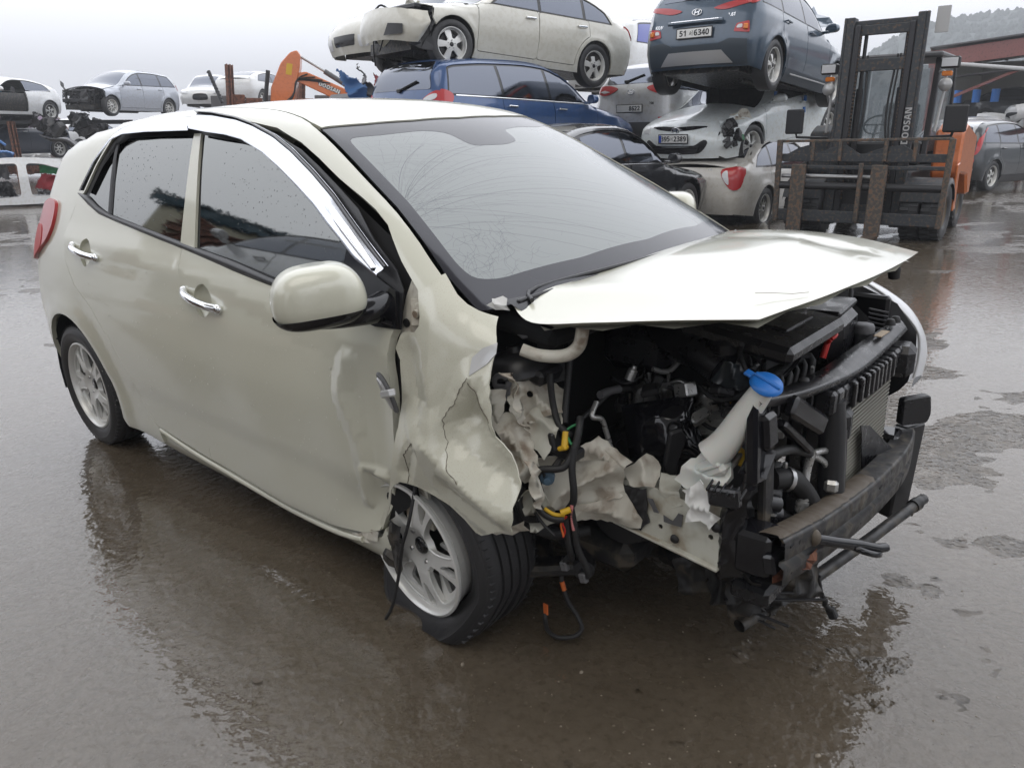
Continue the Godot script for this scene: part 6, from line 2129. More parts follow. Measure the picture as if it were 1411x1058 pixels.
func build_ground() -> void:
	var m := MB.new()
	var c := Vector2(0.6, 1.2)
	var sectors := 420
	var radii := PackedFloat32Array([0.0])
	var r := 0.04
	while r < 900.0:
		radii.append(r)
		r += maxf(0.022, r * 0.0135) if r < 40.0 else r * 0.25
	var rings := radii.size()
	m.v.resize(rings * sectors)
	m.n.resize(rings * sectors)
	m.uv.resize(rings * sectors)
	var hgt := PackedFloat32Array()
	hgt.resize(rings * sectors)
	for i in rings:
		var fade := clampf(1.0 - (radii[i] - 25.0) / 30.0, 0.0, 1.0)
		for k in sectors:
			var a := TAU * k / sectors
			var x := c.x + cos(a) * radii[i]
			var z := c.y + sin(a) * radii[i]
			var y := (ground_height(x, z) + 0.0005) * fade + 0.001 * (1.0 - fade)
			hgt[i * sectors + k] = y
			m.v[i * sectors + k] = Vector3(x, y, z)
			m.uv[i * sectors + k] = Vector2(x, z)
	for i in rings:
		var i0 := maxi(i - 1, 0)
		var i1 := mini(i + 1, rings - 1)
		for k in sectors:
			var k0 := (k + sectors - 1) % sectors
			var k1 := (k + 1) % sectors
			var dr := m.v[i1 * sectors + k] - m.v[i0 * sectors + k]
			var da := m.v[i * sectors + k1] - m.v[i * sectors + k0]
			var nn := da.cross(dr)
			m.n[i * sectors + k] = nn.normalized() if nn.length() > 1e-9 and i > 0 else Vector3.UP
	m.idx.resize((rings - 1) * sectors * 6)
	var w := 0
	for i in rings - 1:
		for k in sectors:
			var p := i * sectors + k
			var q := i * sectors + (k + 1) % sectors
			for id in [p, q + sectors, q, p, p + sectors, q + sectors]:
				m.idx[w] = id
				w += 1
	var gm := mat("wet_ground", Color(1, 1, 1), 1.0)
	gm.albedo_texture = noise_tex(61, 0.010, ramp([lin(0.062, 0.050, 0.036), lin(0.078, 0.064, 0.047), lin(0.090, 0.074, 0.055), lin(0.12, 0.10, 0.078)], [0.2, 0.42, 0.6, 0.85]), 1024, 6)
	gm.roughness_texture = noise_tex(62, 0.012, ramp([Color(0.10, 0.10, 0.10), Color(0.17, 0.17, 0.17), Color(0.40, 0.40, 0.40)], [0.25, 0.5, 0.85]), 1024, 5)
	gm.normal_enabled = true
	gm.normal_texture = noise_tex(63, 0.045, null, 1024, 5, FastNoiseLite.TYPE_SIMPLEX, 6.0)
	gm.normal_scale = 0.4
	gm.uv1_triplanar = true
	gm.uv1_world_triplanar = true
	gm.uv1_scale = Vector3.ONE * 0.42
	gm.detail_enabled = true
	gm.detail_blend_mode = BaseMaterial3D.BLEND_MODE_MUL
	gm.detail_albedo = noise_tex(64, 0.06, ramp([Color(0.66, 0.64, 0.6), Color(0.92, 0.92, 0.92), Color(1, 1, 1)], [0.2, 0.42, 0.7]), 1024, 5)
	gm.detail_uv_layer = BaseMaterial3D.DETAIL_UV_1
	var g := part("ground", m, gm, self)
	structure(g)
	# standing water
	var wm := mat("puddle_water", lin(0.14, 0.112, 0.08, 0.45), 0.03)
	wm.transparency = BaseMaterial3D.TRANSPARENCY_ALPHA
	wm.normal_enabled = true
	wm.normal_texture = noise_tex(65, 0.02, null, 1024, 3, FastNoiseLite.TYPE_SIMPLEX_SMOOTH, 3.0)
	wm.normal_scale = 0.3
	wm.uv1_triplanar = true
	wm.uv1_world_triplanar = true
	wm.uv1_scale = Vector3.ONE * 0.9
	var pm := PlaneMesh.new()
	pm.size = Vector2(110, 110)
	var wp := put("puddle_water", pm, wm, self)
	wp.position = Vector3(-12, 0, -14)
	structure(wp)
	# loose stones and grit
	var gr := MB.new()
	gr.ball(Vector3.ZERO, Vector3(1.0, 0.6, 0.8), 4, 6)
	var mm := MultiMesh.new()
	mm.transform_format = MultiMesh.TRANSFORM_3D
	mm.mesh = gr.commit()
	mm.instance_count = 2600
	var rg := RandomNumberGenerator.new()
	rg.seed = 9
	for i in 2600:
		var d := 0.35 + 5.0 * pow(rg.randf(), 1.6)
		var a := rg.randf_range(-PI, PI)
		var x := 0.9 + cos(a) * d
		var z := 1.2 + sin(a) * d
		var s := rg.randf_range(0.0012, 0.0042) * (2.4 if rg.randf() < 0.04 else 1.0)
		mm.set_instance_transform(i, Transform3D(Basis.from_euler(Vector3(rg.randf(), rg.randf() * 6.0, rg.randf())).scaled(Vector3.ONE * s), Vector3(x, ground_height(x, z) + s * 0.2, z)))
	var mi := MultiMeshInstance3D.new()
	mi.multimesh = mm
	mi.name = "gravel"
	mi.material_override = mat("grit", lin(0.22, 0.19, 0.15), 0.4)
	add_child(mi)
	mi.set_meta("kind", "stuff")
	mi.set_meta("label", "grit and small stones scattered over the wet ground")
	mi.set_meta("category", "gravel")
	# a few pieces of litter that can be told apart
	for q in [[Vector3(0.06, 0, 1.52), 0.022, "brown leaf scrap on the wet ground left of the flat tyre"], [Vector3(-0.32, 0, 1.22), 0.016, "pale rust-coloured chip on the wet ground under the front door"], [Vector3(0.62, 0, 1.36), 0.05, "flat dark stone in the muddy foreground at lower left"]]:
		var lm := MB.new()
		var p: Vector3 = q[0]
		p.y = maxf(ground_height(p.x, p.z), 0.0)
		lm.prism(smooth2(P2("-1,-0.3 -0.5,0.5 0.2,0.4 0.9,0.6 0.7,-0.2 0.1,-0.6"), 3), Transform3D(Basis(Vector3(q[1], 0, 0), Vector3(0, 0, -q[1]), Vector3(0, q[1], 0)), Vector3(0, 0.004, 0)), 0.25, 0.06)
		var lo := part("litter", lm, mats.mud, self)
		lo.position = p
		tag(lo, q[2], "litter")

# ---------------------------------------------------------------- other cars: one builder, shapes from a short table
# x is measured from the front axle (forward positive); s: +1 when the right side faces the camera, -1 the left
func shape_of(type: String) -> Dictionary:
	if type == "sedan":
		return {"w": 0.89, "H": 1.46, "wb": 2.68, "fo": 0.86, "ro": 1.02, "belt": 0.92, "slope": 0.035, "cowl": -0.36, "xa": -0.52, "xe": -3.02, "end": "-3.10,0.9 -2.62,1.5", "pillars": [-1.52, -2.42], "doors": [-0.40, -1.50, -2.52], "R": 0.32,
			"top": "-3.9,0.8 -3.70,0.99 -3.55,1.03 -3.3,1.07 -3.1,1.10 -2.85,1.235 -2.55,1.36 -2.2,1.43 -1.8,1.458 -1.45,1.455 -1.2,1.42 -0.95,1.335 -0.36,0.985 -0.1,0.93 0.4,0.86 0.7,0.78 0.86,0.66 1.1,0.5",
			"nose": "0.0,0.72 0.25,0.80 0.45,0.86 0.62,0.86 0.75,0.78 0.9,0.6 1.6,0.4", "tail": "0.1,-3.5 0.3,-3.63 0.55,-3.70 0.8,-3.69 1.0,-3.63 1.2,-3.5 1.6,-3.4"}
	if type == "suv":
		return {"w": 0.91, "H": 1.62, "wb": 2.64, "fo": 0.84, "ro": 0.76, "belt": 1.03, "slope": 0.04, "cowl": -0.40, "xa": -0.62, "xe": -3.05, "end": "-3.12,1.1 -2.78,1.7", "pillars": [-1.48, -2.36], "doors": [-0.42, -1.46, -2.46], "R": 0.34,
			"top": "-3.6,0.9 -3.36,1.15 -3.22,1.42 -3.10,1.52 -2.8,1.565 -2.3,1.605 -1.8,1.62 -1.4,1.60 -1.15,1.55 -0.9,1.45 -0.40,1.11 -0.1,1.06 0.4,0.98 0.66,0.90 0.82,0.76 1.1,0.6",
			"nose": "0.0,0.66 0.25,0.76 0.45,0.83 0.7,0.84 0.85,0.78 1.0,0.62 1.7,0.4", "tail": "0.1,-3.15 0.35,-3.34 0.6,-3.40 0.85,-3.38 1.05,-3.36 1.2,-3.31 1.5,-3.10 1.7,-3.0"}
	if type == "mpv":
		return {"w": 0.915, "H": 1.64, "wb": 2.76, "fo": 0.92, "ro": 0.97, "belt": 1.02, "slope": 0.055, "cowl": -0.30, "xa": -0.55, "xe": -3.42, "end": "-3.52,1.0 -3.34,1.7", "pillars": [-1.45, -2.45], "doors": [-0.38, -1.43, -2.52], "R": 0.325,
			"top": "-3.95,0.9 -3.74,1.15 -3.62,1.42 -3.52,1.53 -3.2,1.58 -2.6,1.625 -1.9,1.64 -1.45,1.62 -1.1,1.54 -0.85,1.43 -0.30,1.09 0.0,1.03 0.45,0.93 0.75,0.83 0.9,0.68 1.2,0.5",
			"nose": "0.0,0.76 0.25,0.84 0.45,0.91 0.65,0.92 0.8,0.86 0.95,0.68 1.7,0.4", "tail": "0.1,-3.55 0.3,-3.68 0.55,-3.74 0.9,-3.74 1.1,-3.71 1.3,-3.65 1.55,-3.5 1.7,-3.4"}
	if type == "hatch":
		return {"w": 0.89, "H": 1.55, "wb": 2.70, "fo": 0.86, "ro": 0.80, "belt": 0.98, "slope": 0.05, "cowl": -0.32, "xa": -0.55, "xe": -3.12, "end": "-3.2,1.05 -2.82,1.6", "pillars": [-1.48, -2.42], "doors": [-0.40, -1.46, -2.50], "R": 0.315,
			"top": "-3.7,0.85 -3.50,1.10 -3.34,1.36 -3.2,1.44 -2.7,1.51 -2.1,1.55 -1.6,1.545 -1.25,1.49 -0.95,1.385 -0.32,1.04 0.0,0.98 0.4,0.90 0.7,0.8 0.84,0.68 1.1,0.5",
			"nose": "0.0,0.72 0.25,0.80 0.45,0.86 0.62,0.86 0.78,0.80 0.9,0.62 1.6,0.4", "tail": "0.1,-3.3 0.3,-3.44 0.55,-3.50 0.9,-3.49 1.1,-3.44 1.35,-3.3 1.6,-3.1"}
	return {"w": 0.895, "H": 1.40, "wb": 2.65, "fo": 0.86, "ro": 0.72, "belt": 0.90, "slope": 0.07, "cowl": -0.30, "xa": -0.50, "xe": -2.72, "end": "-2.86,0.95 -2.35,1.45", "pillars": [-1.72], "doors": [-0.38, -1.74, -1.75], "R": 0.325,
			"top": "-3.6,0.8 -3.40,0.98 -3.28,1.07 -3.0,1.16 -2.6,1.28 -2.2,1.36 -1.8,1.398 -1.5,1.398 -1.2,1.36 -0.9,1.255 -0.30,0.96 0.0,0.91 0.45,0.84 0.7,0.76 0.84,0.66 1.1,0.5",
			"nose": "0.0,0.72 0.25,0.80 0.45,0.86 0.62,0.86 0.75,0.78 0.9,0.6 1.6,0.4", "tail": "0.1,-3.2 0.3,-3.32 0.55,-3.38 0.8,-3.37 1.0,-3.31 1.2,-3.2 1.6,-3.0"}

func body_of(q: Dictionary) -> Body:
	var b := Body.new()
	var w: float = q.w
	var H: float = q.H
	var bt: float = q.belt
	b.wide = Lut.new(PackedVector2Array([Vector2(0.05, 0.84 * w), Vector2(0.22, 0.93 * w), Vector2(0.4, 0.972 * w), Vector2(0.6, 1.0 * w), Vector2(bt - 0.12, 0.985 * w), Vector2(bt, 0.95 * w), Vector2(lerpf(bt, H, 0.5), 0.84 * w), Vector2(H - 0.05, 0.70 * w), Vector2(H + 0.12, 0.58 * w)]))
	b.top = Lut.new(P2(q.top), 384)
	b.nose = Lut.new(P2(q.nose), 128)
	b.tail = Lut.new(P2(q.tail), 128)
	b.front_from = 0.1
	b.front_k = 0.16
	b.rear_from = -q.wb - 0.1
	b.rear_k = 0.14
	b.crown = 0.13
	b.bow = 0.2
	b.nose_bow = 0.22
	b.tail_bow = 0.16
	b.arches = PackedVector2Array([Vector2(0, q.R), Vector2(-q.wb, q.R)])
	b.arch_r = q.R + 0.04
	b.flare = 0.016
	return b

func slab(x0: float, x1: float, y0: float, y1: float, lean := 0.0) -> PackedVector2Array:
	return PackedVector2Array([Vector2(x1, y0), Vector2(x0, y0), Vector2(x0 + lean, y1), Vector2(x1 + lean, y1)])

func first(a: Array) -> PackedVector2Array:
	var best := PackedVector2Array()
	var most := 0.0
	for p in a:
		var ar := 0.0
		for i in p.size():
			ar += p[i].cross(p[(i + 1) % p.size()])
		if absf(ar) > most and not Geometry2D.is_polygon_clockwise(p):
			most = absf(ar)
			best = p
	return best

func mirrored(p: PackedVector2Array) -> PackedVector2Array:
	var r := PackedVector2Array()
	for i in range(p.size() - 1, -1, -1):
		r.append(Vector2(-p[i].x, p[i].y))
	return r

func make_car(spec: Dictionary) -> Node3D:
	var q := shape_of(spec.type)
	if spec.has("scale"):
		q.H = q.H * 1.0
	var b := body_of(q)
	var o := thing(spec.name, spec.label, spec.cat, spec.get("group", ""))
	o.position = spec.at
	o.rotation_order = EULER_ORDER_YZX
	o.rotation = Vector3(deg_to_rad(spec.get("roll", 0.0)), deg_to_rad(spec.yaw), deg_to_rad(spec.get("pitch", 0.0)))
	var pm: Material = spec.paint
	var gm: Material = spec.get("glass", mats.glass_far)
	var front: String = spec.get("front", "ok")
	var s: float = spec.s
	var w: float = q.w
	var R: float = q.R
	var wb: float = q.wb
	var res: float = spec.get("res", 0.09)
	var xf := 0.98 if front == "ok" else (0.30 if front == "torn" else 0.22)
	var sidef: Callable = b.on_side if s > 0 else b.on_left
	var farf: Callable = b.on_left if s > 0 else b.on_side
	# roof rail and outline of the side
	var rail := PackedVector2Array()
	var plan := PackedVector2Array()
	var x_start: float = minf(q.fo - 0.26, xf)
	var x_end: float = -wb - q.ro + 0.16
	for i in 41:
		var x := lerpf(x_start, x_end, i / 40.0)
		var z := b.W(x, b.T(x, w * 0.62)) - 0.075
		rail.append(Vector2(x, b.over(x, z)))
		plan.append(Vector2(x, z))
	var out := rail.duplicate()
	for y in [1.0, 0.8, 0.6, 0.42, 0.28]:
		if y < rail[40].y - 0.03:
			out.append(Vector2(b.end(y, 0.78 * w, false), y))
	out.append_array(PackedVector2Array([Vector2(-wb - q.ro * 0.6, 0.25), Vector2(-wb - R, 0.22), Vector2(-wb + R, 0.19), Vector2(-R, 0.19), Vector2(R, 0.22)]))
	if front == "ok":
		out.append(Vector2(q.fo * 0.7, 0.22))
		for y in [0.28, 0.42, 0.55, 0.68]:
			if y < rail[0].y - 0.03:
				out.append(Vector2(b.end(y, 0.76 * w, true), y))
	else:
		out.append(Vector2(xf - 0.05, 0.45))
		out.append(Vector2(xf + 0.04, 0.62))
	if Geometry2D.is_polygon_clockwise(out):
		out.reverse()
	var ar: float = R + 0.045
	for c in [Vector2(0, R), Vector2(-wb, R)]:
		var ring := arc(c, ar, 0, 360, 28)
		ring.resize(28)
		out = first(Geometry2D.clip_polygons(out, ring))
	# windows' opening
	var dlo := PackedVector2Array()
	var belt := func(x: float) -> float: return q.belt + q.slope * (q.xa - x) / 2.5
	var n := 26
	for i in n + 1:
		var x := lerpf(q.xa, q.xe - 0.1, float(i) / n)
		var z := b.W(x, b.T(x, w * 0.62)) - 0.05
		dlo.append(Vector2(x, maxf(b.over(x, z) - 0.055, belt.call(x) + 0.001)))
	for i in n + 1:
		var x := lerpf(q.xe - 0.1, q.xa, float(i) / n)
		dlo.append(Vector2(x, belt.call(x)))
	if Geometry2D.is_polygon_clockwise(dlo):
		dlo.reverse()
	var e := P2(q.end)
	var cut := PackedVector2Array([e[0], Vector2(e[0].x - 2.0, e[0].y), Vector2(e[1].x - 2.0, e[1].y), e[1]])
	cut = PackedVector2Array([e[0] + (e[0] - e[1]), e[1] + (e[1] - e[0]), Vector2(e[1].x - 3, e[1].y + 1), Vector2(e[0].x - 3, e[0].y - 1)])
	if Geometry2D.is_polygon_clockwise(cut):
		cut.reverse()
	dlo = round_poly(first(Geometry2D.clip_polygons(dlo, cut)), 0.035, 3)
	# doors
	var doors := []
	var dx: Array = q.doors
	for i in dx.size() - 1:
		if dx[i] - dx[i + 1] < 0.3:
			continue
		var d := PackedVector2Array([Vector2(dx[i], 0.29), Vector2(dx[i] - 0.02, belt.call(dx[i])), Vector2(dx[i + 1], belt.call(dx[i + 1])), Vector2(dx[i + 1], 0.29)])
		if Geometry2D.is_polygon_clockwise(d):
			d.reverse()
		var ring := arc(Vector2(-wb, R), ar + 0.07, 0, 360, 28)
		ring.resize(28)
		d = first(Geometry2D.clip_polygons(d, ring))
		doors.append(round_poly(d, 0.05, 3))
	var holes := [dlo]
	for d in doors:
		for g in Geometry2D.offset_polygon(d, 0.009):
			holes.append(g)
	var side := MB.new()
	side.panel(sidef, out, s, res, 0.0, 0.03, holes)
	if not spec.get("near_only", false):
		side.panel(farf, out, -s, res * 1.8, 0.0, 0.02)
	var shell := part("body", side, pm, o)
	var missing: Array = spec.get("no_door", [])
	for i in doors.size():
		if i in missing:
			continue
		var dm := MB.new()
		dm.panel(sidef, doors[i], s, res, 0.001, 0.02)
		var dn := part("door", dm, pm, o)
		if not spec.get("plain", false):
			var hx: float = dx[i + 1] + 0.16
			var hy: float = belt.call(hx) - 0.10
			var hm := MB.new()
			var pa: Vector3 = sidef.call(Vector2(hx, hy)) + Vector3(0, 0, s * 0.03)
			hm.bar(pa + Vector3(-0.09, 0.004, 0), pa + Vector3(0.09, -0.004, 0), 0.022, 0.026, 0.008)
			hm.bar(pa + Vector3(-0.08, 0, -s * 0.03), pa + Vector3(-0.08, 0, 0), 0.02, 0.02)
			hm.bar(pa + Vector3(0.08, 0, -s * 0.03), pa + Vector3(0.08, 0, 0), 0.02, 0.02)
			part("handle", hm, spec.get("handle", pm), dn)
	var wells := MB.new()
	wells.panel(sidef, slab(-0.3, x_end + 0.1, 0.24, q.belt - 0.02), s, 0.2, -0.05, 0.0)
	wells.panel(farf, slab(-0.3, x_end + 0.1, 0.24, q.belt - 0.02), -s, 0.3, -0.05, 0.0)
	wells.box(Vector3(-wb * 0.5, 0.30, 0), Vector3(wb + 1.0, 0.16, w * 1.3))
	if front == "ok":
		wells.box(Vector3(0.3, 0.5, 0), Vector3(0.8, 0.4, w * 1.1))
	wells.box(Vector3(-wb - 0.3, 0.45, 0), Vector3(0.7, 0.3, w * 1.2))
	for c in [0.0, -wb]:
		wells.box(Vector3(c, R, 0), Vector3(0.12, 0.12, w * 1.6))
	wells.tube(P3("0.2,0.2,0.2 -1.2,0.19,0.25 -2.4,0.2,0.3"), 0.035, 8)
	part("underbody", wells, mats.muddy_black, o)
	# glass
	var surround := MB.new()
	surround.panel(sidef, dlo, s, res, -0.012, 0.0)
	if 0 not in missing:
		part("window_frame", surround, mats.gloss_black, o)
	var inner := Geometry2D.offset_polygon(dlo, -0.028)
	if inner.size() > 0:
		var xs: Array = [q.xa + 0.6] + q.pillars + [q.xe - 0.6]
		for i in xs.size() - 1:
			if i in missing:
				continue
			var a := slab(xs[i] - 0.03, xs[i + 1] + 0.03, 0.3, 2.0, -0.06)
			if Geometry2D.is_polygon_clockwise(a):
				a.reverse()
			var pane := first(Geometry2D.intersect_polygons(inner[0], a))
			if pane.size() > 2:
				var g := MB.new()
				g.panel(sidef, pane, s, res * 1.3, -0.009, 0.0)
				part("window", g, gm, o)
	if spec.get("chrome_line", false):
		var cl := MB.new()
		var pa := PackedVector2Array()
		var pb := PackedVector2Array()
		for i in 20:
			var x := lerpf(q.xa + 0.1, q.xe + 0.05, i / 19.0)
			pa.append(Vector2(x, belt.call(x) + 0.012))
			pb.append(Vector2(x, belt.call(x) - 0.008))
		between(cl, sidef, pa, pb, [0.002, 0.01, 0.002], 20, s)
		part("window_trim", cl, mats.chrome, o)
	# top: bonnet, windscreen, roof, rear window
	var zr := Lut.new(_by_x(plan), 128, false)
	var strip := func(x0: float, x1: float, inset: float, off: float, m: Material, called: String, rs := 1.5) -> void:
		var p := PackedVector2Array()
		for i in 9:
			var x := lerpf(x0, x1, i / 8.0)
			p.append(Vector2(x, zr.at(x) - inset))
		for i in 9:
			var x := lerpf(x1, x0, i / 8.0)
			p.append(Vector2(x, -zr.at(x) + inset))
		# ends bowed in plan
		var bowed := PackedVector2Array()
		for v in p:
			bowed.append(v)
		for i in [8]:
			pass
		var g := MB.new()
		if Geometry2D.is_polygon_clockwise(bowed):
			bowed.reverse()
		g.panel(b.on_top, bowed, -1.0, res * rs, off, 0.01)
		part(called, g, m, o)
	var xt: float = q.cowl
	var x_roof := xt - 0.62       # top of the windscreen
	for i in 200:
		if b.top.at(x_roof) > q.H - 0.09:
			break
		x_roof -= 0.01
	var x_back: float = x_end
	if spec.type == "sedan":
		x_back = -2.52
	elif spec.type == "coupe":
		x_back = -2.3
	if front == "ok":
		strip.call(x_start, xt + 0.02, 0.004, 0.002, pm, "bonnet")
	elif front == "torn":
		strip.call(0.32, xt + 0.02, 0.004, 0.002, pm, "bonnet")
	elif front == "smashed":
		strip.call(0.24, xt + 0.02, 0.02, 0.012, pm, "bonnet")
	strip.call(xt - 0.0, x_roof, 0.05, 0.003, spec.get("screen", gm), "windscreen")
	var posts := MB.new()
	for sg in [1.0, -1.0]:
		var p := PackedVector2Array()
		for i in 7:
			var x := lerpf(xt + 0.03, x_roof, i / 6.0)
			p.append(Vector2(x, sg * (zr.at(x) + 0.004)))
		for i in 7:
			var x := lerpf(x_roof, xt + 0.03, i / 6.0)
			p.append(Vector2(x, sg * (zr.at(x) - 0.06)))
		posts.panel(b.on_top, p, -1.0, res, 0.001, 0.0)
	var pst := part("windscreen_pillars", posts, pm, o)
	pst.set_meta("kind", "stuff")
	strip.call(x_roof, x_back, 0.0, 0.002, spec.get("roof", pm), "roof")
	if spec.type == "sedan":
		strip.call(x_back, -3.08, 0.06, 0.002, gm, "rear_window")
		strip.call(-2.5, -3.1, 0.0, -0.004, pm, "rear_pillars")
		strip.call(-3.08, x_end, 0.0, 0.002, pm, "boot_lid")
	elif spec.type == "coupe":
		strip.call(x_back, -3.0, 0.07, 0.002, gm, "rear_window")
		strip.call(-2.28, -3.0, 0.0, -0.004, pm, "rear_pillars")
		strip.call(-3.0, x_end, 0.0, 0.002, pm, "boot_lid")
	# rear face
	var tb := MB.new()
	var ring := PackedVector2Array()
	var yt: float = rail[40].y + 0.035
	var ys := [0.27, 0.42, 0.6, 0.8, 1.0, 1.2, 1.38, 1.5]
	for y in ys:
		if y < yt:
			ring.append(Vector2(minf(0.80 * w, b.W(-wb - q.ro + 0.15, y) - 0.03), y))
	ring.append(Vector2(plan[40].y + 0.0, yt - 0.02))
	ring.append_array(mirrored(ring))
	tb.panel(b.on_rear, ring, 1.0, res * 1.2, 0.0015, 0.01)
	var tail := part("tailgate", tb, pm, o)
	if spec.get("rear_view", false):
		rear_details(spec, q, b, o, tail, ring)
	# front face
	if front == "ok":
		var fm := MB.new()
		var fr := PackedVector2Array()
		var yn: float = rail[0].y + 0.03
		for y in [0.24, 0.35, 0.5, 0.62, 0.72, 0.85]:
			if y < yn:
				fr.append(Vector2(0.78 * w, y))
		fr.append(Vector2(plan[0].y, yn - 0.01))
		fr.append(Vector2(plan[0].y * 0.6, b.over(x_start, plan[0].y * 0.6) + 0.004))
		var rest := mirrored(fr)
		fr.append(Vector2(0, b.over(x_start, 0.0) + 0.004))
		fr.append_array(rest)
		fm.panel(b.on_front, fr, -1.0, res, 0.0015, 0.01)
		var bump := part("front_bumper", fm, pm, o)
		if spec.get("front_view", false):
			front_details(spec, q, b, o, bump)
	else:
		smashed_front(spec, q, o, xf)
	# wheels
	var st: String = spec.get("rims", "petal")
	var sp: int = spec.get("spokes", 5)
	var rm: Material = spec.get("rim_mat", mats.alloy)
	for x in [0.0, -wb]:
		if x == 0.0 and spec.get("no_front_wheel", false):
			continue
		for z in ([s, -s] if not spec.get("one_side", false) else [s]):
			var wl := wheel(o, Vector3(x, R, z * (w - 0.12)), R, R * 0.68, 0.21, sp, st, rm, z < 0.0)
			wl.rotation.z = 0.3 + x
			if x == 0.0 and spec.has("steer"):
				wl.rotation.y += spec.steer
	# mirror
	if spec.get("mirror", true):
		var mm := MB.new()
		egg(mm, Vector3(q.xa - 0.12, belt.call(q.xa) + 0.07, s * (w + 0.09)), Vector3(0.08, 0.065, 0.11), Basis(Vector3.UP, -0.4 * s), -1.0, 1.0)
		mm.bar(Vector3(q.xa - 0.1, belt.call(q.xa) + 0.02, s * (w - 0.06)), Vector3(q.xa - 0.12, belt.call(q.xa) + 0.02, s * (w + 0.05)), 0.06, 0.04, 0.01)
		part("door_mirror", mm, spec.get("mirror_mat", pm), o)
	# lower cladding
	if spec.has("cladding"):
		var cm := MB.new()
		var lowp := PackedVector2Array([Vector2(-ar - 0.005, 0.18), Vector2(-ar - 0.02, 0.36), Vector2(-wb + ar + 0.02, 0.36), Vector2(-wb + ar + 0.005, 0.18)])
		lowp.reverse()
		cm.panel(sidef, lowp, s, res, 0.012, 0.02)
		part("sill_cladding", cm, spec.cladding, o)
		for c in [Vector2(0, R), Vector2(-wb, R)]:
			var am := MB.new()
			var ringo := arc(c, ar + 0.06, 168, 12, 14)
			var ringi := arc(c, ar - 0.002, 168, 12, 14)
			between(am, sidef, ringo, ringi, [0.002, 0.014, 0.014, 0.0], 14, -s)
			part("arch_cladding", am, spec.cladding, o)
	return o

func _by_x(p: PackedVector2Array) -> PackedVector2Array:
	var r := p.duplicate()
	r.reverse()
	return r

func text_on(o: Node3D, text: String, size: float, m: Material, x: Transform3D, called := "lettering") -> MeshInstance3D:
	var t := TextMesh.new()
	t.text = text
	t.font = sans()
	t.font_size = 32
	t.pixel_size = size / 32.0
	t.depth = size * 0.04
	var n := put(called, t, m, o)
	n.transform = x
	return n

# a number plate facing along «out» at p; hangul syllables are drawn with strokes
func plate(o: Node3D, p: Vector3, out: float, before: String, syllable: String, after: String, blue: bool, tilt := 0.0) -> void:
	var b := Basis(Vector3.UP, PI * 0.5 * out) * Basis(Vector3.RIGHT, tilt)
	var m := MB.new()
	m.box(Vector3.ZERO, Vector3(0.52, 0.115, 0.012), Basis.IDENTITY, 0.003)
	var pl := part("number_plate", m, mats.plate_white, o)
	pl.transform = Transform3D(b, p)
	var fr := MB.new()
	fr.box(Vector3(0, 0, -0.004), Vector3(0.55, 0.145, 0.010), Basis.IDENTITY, 0.004)
	part("plate_holder", fr, mats.trim, pl)
	var x0 := 0.0
	if blue:
		var bm := MB.new()
		bm.box(Vector3(-0.235, 0, 0.004), Vector3(0.046, 0.108, 0.008), Basis.IDENTITY, 0.002)
		part("plate_band", bm, mats.plate_blue, pl)
		x0 = 0.02
	text_on(pl, before, 0.105, mats.ink, Transform3D(Basis.IDENTITY, Vector3(x0 - 0.155 if before.length() > 2 else -0.165, 0.0, 0.0075)))
	text_on(pl, after, 0.105, mats.ink, Transform3D(Basis.IDENTITY, Vector3(x0 + 0.115, 0.0, 0.0075)))
	if syllable:
		var c := Vector3(x0 - 0.045, 0, 0.008)
		var g := MB.new()
		if syllable == "seo":       # two falling strokes, then a short bar and an upright
			g.bar(c + Vector3(-0.006, 0.024, 0), c + Vector3(-0.022, -0.022, 0), 0.002, 0.007, 0.0005)
			g.bar(c + Vector3(-0.010, 0.010, 0), c + Vector3(0.002, -0.022, 0), 0.002, 0.007, 0.0005)
		else:                       # a square, then a short bar and an upright
			for k in [[-0.022, 0.018, 0.0, 0.018], [-0.022, -0.016, 0.0, -0.016], [-0.022, 0.018, -0.022, -0.016], [0.0, 0.018, 0.0, -0.016]]:
				g.bar(c + Vector3(k[0], k[1], 0), c + Vector3(k[2], k[3], 0), 0.002, 0.006, 0.0005, Vector3.FORWARD)
		g.bar(c + Vector3(0.006, 0.002, 0), c + Vector3(0.019, 0.002, 0), 0.002, 0.006, 0.0005)
		g.bar(c + Vector3(0.021, 0.034, 0), c + Vector3(0.021, -0.034, 0), 0.002, 0.006, 0.0005)
		var gl := part("lettering", g, mats.ink, pl)
		gl.set_meta("kind", "stuff")

func emblem(o: Node3D, c: Vector3, out: float, size: float) -> void:      # an oval ring with a slanted letter in it
	var m := MB.new()
	var path := PackedVector3Array()
	for i in 25:
		var a := TAU * i / 24.0
		path.append(c + Vector3(0.004 * out, sin(a) * size * 0.56, cos(a) * size))
	m.tube(path, size * 0.11, 6, -1.0, false)
	for k in [[-0.45, -0.5, -0.25, 0.5], [0.25, -0.5, 0.45, 0.5], [-0.4, -0.1, 0.4, 0.12]]:
		m.bar(c + Vector3(0.004 * out, k[1] * size * 0.8, -out * k[0] * size * 1.2), c + Vector3(0.004 * out, k[3] * size * 0.8, -out * k[2] * size * 1.2), size * 0.2, size * 0.12, 0.001, Vector3.RIGHT)
	part("emblem", m, mats.chrome, o)

func lamp_panel(o: Node3D, where: Callable, poly: PackedVector2Array, flip: float, m: Material, off := 0.008, called := "tail_lamp") -> MeshInstance3D:
	var g := MB.new()
	var p := poly.duplicate()
	g.panel(where, smooth2(p, 3) if p.size() > 4 else round_poly(p, 0.02), flip, 0.05, off, 0.02)
	return part(called, g, m, o)

